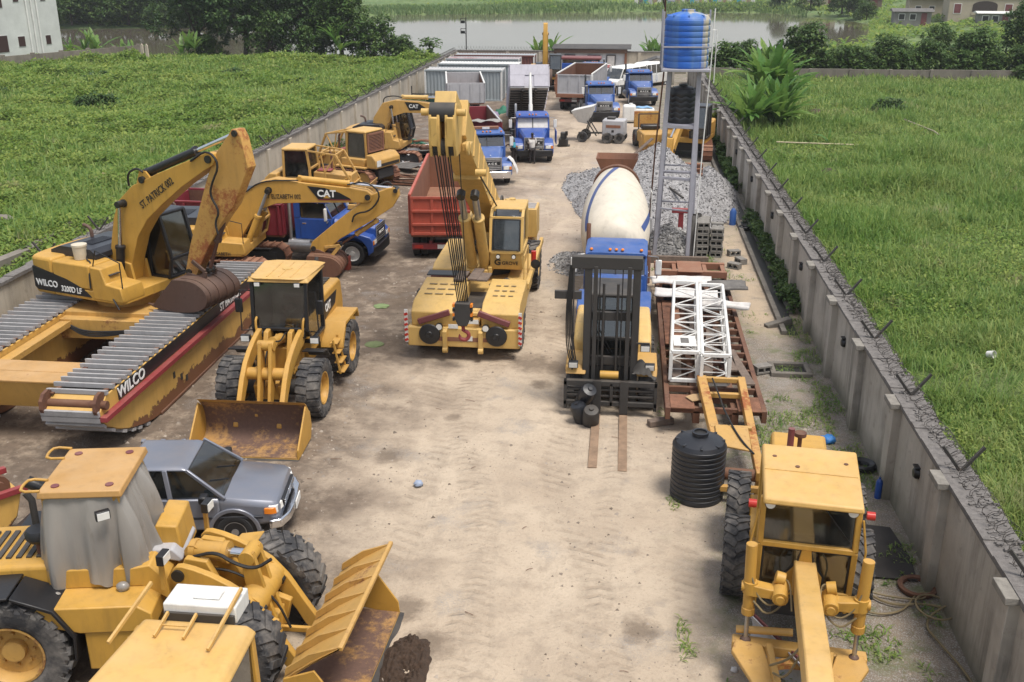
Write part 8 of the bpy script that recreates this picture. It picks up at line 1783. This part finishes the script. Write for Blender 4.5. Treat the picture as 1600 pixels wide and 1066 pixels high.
for i, (x, y, s) in enumerate(((11.2, 103.5, .8), (14.6, 104.2, .7), (18.6, 101.4, .62), (22.6, 101.6, .6), (26.4, 101.5, .66), (29.6, 101.8, .6), (33.6, 101.6, .75), (38.5, 102, .9), (27.0, 105.5, .8), (23.0, 106, .7))): again((B1, B2, T2)[i % 3], x, y, i * 71, s * (1.25 if i % 3 == 1 else .8), 'leafy bush filling the row of scrub behind the block wall', 'scrub row behind the block wall')
for i, (x, y) in enumerate(((-112, 187), (-107, 186.5), (-101, 186), (-96, 187.2), (-91, 188), (-86, 188.5), (-82, 191), (-78, 197), (-74.5, 204))): again(B1 if i % 2 else T2, x, y, i * 50, 1.15, 'bush at the water line under the wood on the far left bank', 'bushes at the water line of the far wood')
# far woods along the left bank and around the shacks
k = 0
for (x, y, s) in [(-116, 193, 1.2), (-110, 190, .95), (-105, 193, 1.15), (-100, 189.5, .9), (-96, 192, 1.1), (-92, 190, 1.0), (-88, 192, 1.05), (-84, 191, .9), (-80, 196, 1.15), (-76, 202, 1.0), (-72, 209, .9), (-103, 200, 1.4), (-94, 201, 1.35), (-85, 202, 1.4)]:
    again(T3 if k % 2 else T1, x, y, k * 47, s, 'one of the dark trees of the wood on the far left bank', 'trees of the wood on the far left bank'); k += 1
for (x, y, s) in [(43, 200, .4), (44, 228, .75), (40, 243, .8), (47, 236, .8), (46, 226, .5), (36, 262, .6)]:
    again(B1 if k % 2 else T2, x, y, k * 61, s * 1.5, 'green shrub among the bank and shacks across the lake', 'shrubs on the far bank', .8); k += 1
# banana plants
BL = leaf_mat('banana_leaves', (.15, .29, .06), (.21, .36, .09), (.10, .22, .045), .8, .4, .4)
def banana(lab, loc, nstem, spread, h, leafl, nl=9, sc=1.0, seed=0, cat='banana plant', name='banana_plant'):
    rnd = random.Random(seed); t = thing(name, lab, cat, loc); st = MB(); lf = MB()
    for s in range(nstem):
        a = rnd.uniform(0, 2 * PI); d = spread * math.sqrt(rnd.random()); bx, by = d * math.cos(a), d * math.sin(a); hh = h * rnd.uniform(.5, 1.0)
        st.tube([(bx, by, -.1), (bx * 1.06, by * 1.06, hh)], [.11, .06], 8)
        for i in range(nl):
            az = i * 2.4 + rnd.uniform(-.4, .4); el = R(rnd.uniform(38, 86)); L = leafl * rnd.uniform(.6, 1.1); W = L * rnd.uniform(.075, .105); droop = rnd.uniform(.25, .8) * (1.15 - el / 1.6)
            o = Vector((bx * 1.06, by * 1.06, hh * rnd.uniform(.88, 1.0))); hd = Vector((math.cos(az), math.sin(az), 0)); sd = Vector((-math.sin(az), math.cos(az), 0)); rows = []
            for j in range(15):
                u = j / 14; p = o + hd * (math.cos(el) * L * u + .12 * L * u * u) + Vector((0, 0, math.sin(el) * L * u - droop * L * u * u)); w = W * (math.sin(PI * min(1, .08 + u * .93)) ** .6) * (.25 if u < .12 else 1)
                tat = 1 - (.6 * rnd.random() ** 2) * (u > .2)
                rows.append([p - sd * w * tat + Vector((0, 0, .32 * w)), p, p + sd * w * tat + Vector((0, 0, .32 * w))])
            lf.loft(rows, cap=False, closed=False)
    P('stem', st, plain('banana_stem', (.14, .17, .06), .8), t); P('leaf_crown', lf, BL, t, angle=60); return t
banana('big clump of broad banana leaves nearest the right wall', (8.7, 66.0, .3), 13, 1.4, 1.2, 3.2, 11, seed=1)
banana('second big clump of banana leaves farther back along the right wall', (9.6, 72.5, .3), 13, 1.4, 3.0, 3.6, 11, seed=2)
banana('young banana plant with two pale leaves standing alone in the field', (11.9, 61.5, .3), 1, .1, .5, 1.5, 4, seed=3); banana('smaller young banana shoot left of the lone one', (10.2, 63.0, .3), 1, .1, .3, 1.0, 3, seed=4)
banana('banana clump beyond the mossy fence, nearest the white building', (-60.5, 113.3, -.2), 4, 1.6, 1.4, 3.2, 8, seed=5); banana('banana clump right of the broken posts on the shore', (-54.5, 112.6, -.2), 4, 1.6, .8, 2.6, 8, seed=6)
banana('banana plant with a yellow green leaf beside the dark shore trees', (-47.5, 111.3, 0), 3, .8, 1.9, 2.8, 8, seed=7); banana('tall banana plant among the shore trees with long fronds', (-30.3, 109.5, 0), 2, .5, 3.0, 3.2, 10, seed=8)
banana('banana plant looking over the far wall beside the upright excavator boom', (-8.6, 110.2, -.3), 3, .9, 2.4, 3.0, 10, seed=9); banana('banana plant rising behind the far wall left of the blue tank', (2.9, 110.5, -.3), 4, .9, 1.9, 2.9, 10, seed=10); banana('short banana shoot behind the far wall beside the shed', (.6, 110.5, -.3), 1, .2, 1.0, 1.8, 5, seed=11)
t = thing('papaya_tree', 'slim papaya tree with an umbrella of leaves by the left wall end', 'tree', (-20.9, 111.6, -.2)); P('trunk', MB().tube([(0, 0, 0), (.05, 0, 2.6)], [.12, .07], 8), BARK, t); p = np.array([[math.cos(a) * r, math.sin(a) * r, 2.8 + .35 * math.sin(a * 3) - .2 * r] for a in np.linspace(0, 6.28, 40) for r in (.3, .7, 1.1)]); V, F = leaves(p, np.full(len(p), .55), np.full(len(p), .3), (-20, 35)); P('crown', leaf_mesh('crown', V, F), TL3, t, angle=0)
for i, (x, y) in enumerate(((-22.4, 111.3), (-20.7, 110.8))): make_tree('conifer_shrub', ['clipped upright shrub left of the papaya trunk', 'narrow upright shrub under the papaya'][i], 'shrub', (x, y, -.1), 2.1 - .2 * i, .8, 1500, .2, TL3, [(0, 0, .5, .7 - .2 * i), (0, 0, 1.0, .65 - .2 * i), (.05, 0, 1.5, .5 - .15 * i), (0, 0, 1.9, .3)], trunk=False)
# hedge and shrubs inside the yard along the right wall
for i, (y0, y1, h, w, lab) in enumerate(((31.6, 44.5, .75, .26, 'long leafy hedge between drain and right wall, nearest stretch'), (50, 61, .8, .25, 'leafy hedge along the right wall beside the far excavator'), (63, 70, 1.1, .3, 'taller hedge along the right wall behind the water tower'))):
    lobes = [(5.62 + random.uniform(-.06, .06), y, h * random.uniform(.25, .75), w * random.uniform(.8, 1.3)) for y in np.arange(y0, y1, .22)]
    t = thing('hedge', lab, 'hedge', (0, 0, 0)); p = crown_pts(lobes, int(720 * (y1 - y0)), .3); L = .10 * RNG.uniform(.6, 1.4, len(p)) * (1 + .5 * i); V, F = leaves(p, L, L * .7, (-40, 50)); P('leaf_mass', leaf_mesh('leaf_mass', V, F), TL3 if i != 0 else TL, t, angle=0)
make_tree('shrub', 'yellow green ornamental shrub by the right wall behind the tower', 'shrub', (5.5, 66.0, 0), 1.5, .6, 900, .18, leaf_mat('yellow_leaves', (.30, .32, .03), (.25, .30, .04), (.12, .2, .03), .8), [(0, 0, .6, .5), (0, .1, 1.1, .45), (.1, 0, 1.5, .3)], trunk=False)
make_tree('shrub', 'dark round bush standing alone in the right field', 'shrub', (18.4, 75.8, .2), 1.6, 1.1, 1500, .2, TL2, [(0, 0, .6, .9), (.5, 0, .8, .7), (-.4, .2, .5, .7)], trunk=False)
for i, (x, y, s) in enumerate(((-57, 78, 1.6), (-51.5, 79.5, 1.7), (-38.5, 72.5, 1.5), (-46, 88, 1.6), (-35, 92, 1.5), (-27, 85, 1.3))): make_tree('shrub', 'dark green scrub clump in the left field creepers', 'shrub', (x, y, .6), 1.4, 1.2, 1100, .24, TL2, [(0, 0, .3, s * .6), (.8, .2, .25, s * .5), (-.7, 0, .2, s * .5)], trunk=False, group='scrub clumps in the left field')
for i, (x, y) in enumerate(((-16.4, 57.5), (-16.2, 77.6), (-15.6, 78.2))): make_tree('shrub', ['green weeds growing at the foot of the left wall', 'yellowish weed clump by the pale container', 'low green plant beside the pipe rail'][i], 'shrub', (x, y, 0), 1.2, .6, 700, .16, TL3, [(0, 0, .4, .5), (.2, .5, .6, .4), (-.1, -.4, .5, .4)], trunk=False)

# ------------------------------------------------------------------ buildings beyond
t = thing('unfinished_building', 'tall pale plastered building with small dark windows and drain pipes', 'building', (-60.9, 109.5, 0), 0)
du = Vector((math.sin(R(14)), math.cos(R(14)), 0)); local(); GM[0] = Matrix.Rotation(R(-14), 4, 'Z')
PW = plain('plaster_white', (.60, .62, .60), .9, var=.22, sc=.6, bump=.2)
P('wall', MB().box(-14, 0, -18, 0, -.3, 13), PW, t)
for y, z, w, h in ((-8.4, 1.9, 1.9, 1.6), (-8.4, 6.2, 1.9, 1.6), (-5.6, 2.3, .9, 1.0), (-5.6, 6.7, .7, .9), (-1.9, 2.3, .7, .9), (-1.9, 6.7, .7, .9), (-13.5, 1.9, 1.5, 1.5), (-13.5, 6.2, 1.5, 1.5)):
    o = P('window', MB().box(-.02, .03, y - w / 2 - .06, y + w / 2 + .06, z - .06, z + h + .06), PW, t, .01); P('pane', MB().box(.03, .045, y - w / 2, y + w / 2, z, z + h), plain('shutter_brown', (.05, .022, .02), .6), o)
for y in (-4.4, -3.7, -3.0): P('drain_pipe', MB().cyl((.12, y, 0), (.12, y, 13), .09, n=12), M['white'], t)
local()
def shack(t, w, d, h, wallm, roofm, pitch=.8, wins=(), hip=False):
    P('wall', MB().box(-w / 2, w / 2, -d / 2, d / 2, -.3, h), wallm, t)
    P('roof', MB().loft([[(-w / 2 - .4, -d / 2 - .4, h), (w / 2 + .4, -d / 2 - .4, h), (w / 2 + .4, d / 2 + .4, h), (-w / 2 - .4, d / 2 + .4, h)], [(-w / 2 + (w * .3 if hip else -.4), -.05, h + pitch), (w / 2 - (w * .3 if hip else -.4), -.05, h + pitch), (w / 2 - (w * .3 if hip else -.4), .05, h + pitch), (-w / 2 + (w * .3 if hip else -.4), .05, h + pitch)]]), roofm, t)
    for x, z, ww, hh in wins: o = P('window', MB().box(x - ww / 2, x + ww / 2, -d / 2 - .06, -d / 2 - .01, z, z + hh), M['black'], t); P('frame', MB().box(x - ww / 2 - .08, x + ww / 2 + .08, -d / 2 - .045, -d / 2 + .01, z - .08, z + hh + .08), M['white'], o)
    P('door', MB().box(w * .3 - .45, w * .3 + .45, -d / 2 - .05, -d / 2 - .01, -.2, 2.0), M['maroon'], t)
BE = plain('wall_beige', (.42, .36, .28), .9, var=.2, sc=.5); RP = plain('roof_pinkish', (.60, .50, .46), .8, var=.2, sc=.4); GB = plain('wall_grey_shack', (.24, .23, .22), .9, var=.4, sc=.5)
t = thing('house', 'big beige house with two floors of arched balconies at the upper right', 'house', (65, 197, .9), -8)
P('wall', MB().box(-9, 9, -4, 4, -.5, 9.5), BE, t); P('floor_band', MB().box(-9.1, 9.1, -4.12, -3.98, 3.6, 3.95), M['white'], t)
for z in (1.0, 4.8):
    for x in (-3.2, 4.6):
        P('balcony', MB().prism([(x - 2, z)] + [(x + 2 * math.cos(R(a)), z + 1.6 + .7 * math.sin(R(a))) for a in range(0, 181, 20)][::-1] + [(x + 2, z)], -4.06, -4.01), plain('balcony_dark', (.05, .035, .03), .8), t); P('balcony_rail', MB().box(x - 2.1, x + 2.1, -4.2, -4.07, z, z + .5), BE, t)
    for x in (-7.6, .6, 8): o = P('window', MB().box(x - .55, x + .55, -4.06, -4.01, z + .3, z + 1.8), M['maroon'], t); P('frame', MB().box(x - .65, x + .65, -4.04, -3.99, z + .2, z + 1.9), M['white'], o)
P('roof', MB().box(-9.4, 9.4, -4.4, 4.4, 9.5, 9.8), BE, t)
sh = [('house', 'beige bungalow with a pinkish hipped roof left of the big house', (56.5, 210, 1.0), 8, 5, 3.0, BE, RP, 1.6, True), ('shack', 'grey stilted shack in front of the pink roofed bungalow', (48.5, 191, .4), 6, 4, 2.2, GB, M['clutter'], .5, False), ('shack', 'small blue grey lean-to with white roof by the right trees', (59.5, 183, .5), 5, 3, 2.2, GB, M['white'], .3, False), ('shack', 'brown rusty roofed shack left of the bungalow', (52, 246, 1.0), 7, 5, 2.6, plain('wall_brown', (.18, .13, .10), .9), M['rust'], .7, False), ('shack', 'pale shack with a grey roof up the right bank', (46, 268, 1.0), 8, 5, 2.6, BE, M['clutter'], .8, False)]
for nm, lab, loc, w, d, h, wm, rm_, pt, hp in sh: t = thing(nm, lab, 'house' if nm == 'house' else 'shack', loc, -6); shack(t, w, d, h, wm, rm_, pt, ((-w * .3, .9, .9, .9), (0, .9, .9, .9)), hp)
cols = [RP, M['clutter'], M['maroon'], M['greygrey'], M['white_rust'], M['rust']]
for i in range(8): t = thing('shack', 'lakeside shack in the row on the far bank, partly hidden by reeds', 'shack', (-58 + i * 4.2, 284 + (i % 3) * 1.5, .4), 4 * (i % 3), 'shacks on the far bank'); shack(t, 3.6, 3, 2.0, [BE, GB, M['maroon'], GB][i % 4], cols[i % 6], .5, ((-1, .8, .6, .6),))
for i in range(26):
    x = 2 + i * 1.15; tag(P('washing', MB().at((x, 272 + .4 * (i % 3), 1.2), 0).grid(lambda u, v: ((u - .5) * .95, .05 * math.sin(u * 6), (v - .5) * 1.1 * (1 + .3 * (i % 2))), 4, 4), [M['cloth_white'], M['clutter'], M['cloth_teal'], M['greygrey'], BG][i % 5], None, angle=180), 'bundle or sheet in the pale row along the far bank behind the blue tank', 'bundle', 'pale bundles along the far bank')

# ------------------------------------------------------------------ people by the blue trucks
def skin(name, verts, edges, radii, mat, parent, root=0, lvl=1):
    me = bpy.data.meshes.new(name); me.from_pydata(verts, edges, []); me.update()
    o = bpy.data.objects.new(name, me); COL.objects.link(o); o.parent = parent
    md = o.modifiers.new('Skin', 'SKIN'); md.use_smooth_shade = True
    sv = me.skin_vertices[0].data
    for i, r in enumerate(radii): sv[i].radius = r if isinstance(r, tuple) else (r, r)
    sv[root].use_root = True
    s = o.modifiers.new('Subdivision', 'SUBSURF'); s.levels = lvl; s.render_levels = lvl
    me.materials.append(mat); return o
def person(lab, loc, rz, shirt, trouser, bend=0.0, arms=((.25, -.2), (.2, -.3)), sleeve=True):
    t = thing('person', lab, 'person', loc, rz); lean = lambda x, z: (x + bend * max(0, z - .9), z)
    V = []; E = []; Rr = []
    def v(x, y, z, r, par=None):
        x, z = lean(x, z); V.append((x, y, z)); Rr.append(r); i = len(V) - 1
        if par is not None: E.append((par, i))
        return i
    pel = v(0, 0, .92, (.13, .10)); wa = v(0, 0, 1.08, (.12, .095), pel); ch = v(0, 0, 1.30, (.155, .11), wa); nk = v(0, 0, 1.45, .055, ch); hd0 = v(.015, 0, 1.54, (.07, .08), nk); hd1 = v(.02, 0, 1.64, (.082, .095), hd0); hd2 = v(.0, 0, 1.72, (.06, .07), hd1); nose = v(.10, 0, 1.60, .02, hd1)
    sh_ = []
    for s, (ax_, ay) in zip((-1, 1), arms):
        a = v(0, s * .17, 1.39, .06, ch); b = v(.03, s * .22, 1.14, .045, a); c_ = v(ax_, s * .23 + 0 * ay, .95 + max(0, ax_) * .5, .034, b); h_ = v(ax_ + .04, s * .23, .87 + max(0, ax_) * .55, (.022, .038), c_)
        for k in range(4): q = v(ax_ + .05 + .01 * k, s * .23 + (k - 1.5) * .02, .82 + max(0, ax_) * .58, .009, h_); v(ax_ + .06 + .01 * k, s * .22 + (k - 1.5) * .018, .78 + max(0, ax_) * .6 + .01 * (k in (0, 3)), .008, q)
        q = v(ax_ + .08, s * .20, .88 + max(0, ax_) * .55, .010, c_); v(ax_ + .10, s * .19, .84 + max(0, ax_) * .55, .009, q); sh_ += [a, b]
    legs = []
    for s in (-1, 1):
        a = v(0, s * .09, .86, .085, pel); b = v(.03 * s, s * .10, .48, .058, a); c_ = v(-.02 + .05 * s, s * .11, .09, .04, b); f = v(.10 + .05 * s, s * .12, .04, (.035, .045), c_); legs += [a, b, c_]
    skin('body', V, E, Rr, M['skin'], t, 0)
    idx = [pel, wa, ch] + sh_; mp = {i: k for k, i in enumerate(idx)}
    big = lambda r, f: tuple(x * f for x in r) if isinstance(r, tuple) else r * f
    skin('shirt', [V[i] for i in idx], [(mp[a], mp[b]) for a, b in E if a in mp and b in mp], [big(Rr[i], 1.32) for i in idx], shirt, t, 1)
    idx2 = [pel] + legs; mp2 = {i: k for k, i in enumerate(idx2)}
    skin('trousers', [V[i] for i in idx2], [(mp2[a], mp2[b]) for a, b in E if a in mp2 and b in mp2], [big(Rr[i], 1.30) for i in idx2], trouser, t, 0)
    hx, hz = lean(-.01, 1.68); P('hair', MB().ball((hx, 0, hz), .088, 14, 10, (1, .92, .85)), M['black'], t)
    for s in (-1, 1):
        ex, ez = lean(.085, 1.635); P('eye', MB().ball((ex, s * .032, ez), .011, 8, 6), M['cloth_white'], t); ex, ez = lean(.01, 1.61); P('ear', MB().ball((ex, s * .088, ez), .022, 8, 6, (.8, .4, 1.2)), M['skin'], t)
        P('shoe', MB().ball((.03 + .05 * s, s * .115, .035), .085, 12, 8, (1.35, .55, .5)), M['black'], t)
    ex, ez = lean(.088, 1.555); P('mouth', MB().box(ex - .006, ex + .008, -.025, .025, ez - .006, ez + .004), M['seat_red'], t)
    return t
person('person in a white top and dark trousers standing before the covered truck', (-4.95, 56.3, 0), 100, M['cloth_white'], M['trouser'], .03, ((.22, 0), (.12, 0)))
person('person in a teal shirt leaning towards the truck fender', (-5.95, 56.2, 0), 160, M['cloth_teal'], M['trouser'], .22, ((.3, 0), (.3, 0)))
# ------------------------------------------------------------------ camera and light
cam = bpy.data.cameras.new('camera'); co = bpy.data.objects.new('camera', cam); COL.objects.link(co)
cam.sensor_width = 36; cam.lens = 36; cam.clip_end = 5000; cam.clip_start = .1
co.location = (0, 0, 10.5); co.rotation_euler = (R(90 - 20.3045), 0, R(6.1558)); scene.camera = co
w = bpy.data.worlds.new('World'); scene.world = w; w.use_nodes = True; nt = w.node_tree
bg = nt.nodes['Background']; sky = nt.nodes.new('ShaderNodeTexSky'); sky.sky_type = 'NISHITA'; sky.sun_disc = False
SUN_EL, SUN_AZ = 68, 130      # azimuth measured clockwise from +Y
sky.sun_elevation = R(SUN_EL); sky.sun_rotation = R(SUN_AZ); sky.dust_density = 4.0; sky.air_density = 1.2; sky.ozone_density = .6
nt.links.new(sky.outputs[0], bg.inputs[0]); bg.inputs[1].default_value = .065
# thin overcast: a soft bright veil of cloud over the blue
b2 = nt.nodes.new('ShaderNodeBackground'); b2.inputs[1].default_value = .40
tc = nt.nodes.new('ShaderNodeTexCoord'); nz = nt.nodes.new('ShaderNodeTexNoise'); nz.inputs['Scale'].default_value = 2.2; nz.inputs['Detail'].default_value = 5
nt.links.new(tc.outputs['Generated'], nz.inputs['Vector'])
mr = nt.nodes.new('ShaderNodeMix'); mr.data_type = 'RGBA'; mr.inputs[6].default_value = (.80, .85, .92, 1); mr.inputs[7].default_value = (1, .985, .96, 1)
nt.links.new(nz.outputs['Fac'], mr.inputs[0]); nt.links.new(mr.outputs[2], b2.inputs[0])
ad = nt.nodes.new('ShaderNodeAddShader'); nt.links.new(bg.outputs[0], ad.inputs[0]); nt.links.new(b2.outputs[0], ad.inputs[1]); nt.links.new(ad.outputs[0], nt.nodes['World Output'].inputs[0])
sl = bpy.data.lights.new('sun', 'SUN'); so = bpy.data.objects.new('sun', sl); COL.objects.link(so)
sl.energy = 2.8; sl.angle = R(18); sl.color = (1, .95, .87)
sd = Vector((math.sin(R(SUN_AZ)) * math.cos(R(SUN_EL)), math.cos(R(SUN_AZ)) * math.cos(R(SUN_EL)), math.sin(R(SUN_EL))))
so.rotation_euler = sd.to_track_quat('Z', 'Y').to_euler(); so.location = sd * 100
scene.view_settings.view_transform = 'Standard'; scene.view_settings.look = 'None'; scene.view_settings.gamma = 1; scene.view_settings.exposure = 0.36
hz = bpy.data.materials.new('haze'); hz.use_nodes = True; ht = hz.node_tree; ht.nodes.remove(ht.nodes['Principled BSDF']); pv = ht.nodes.new('ShaderNodeVolumePrincipled'); pv.inputs['Color'].default_value = (.86, .90, .95, 1); pv.inputs['Density'].default_value = .0003; pv.inputs['Anisotropy'].default_value = .2; ht.links.new(pv.outputs[0], ht.nodes['Material Output'].inputs['Volume'])
stuff(P('haze', MB().box(-420, 420, -40, 620, -4.5, 26), hz, angle=0))
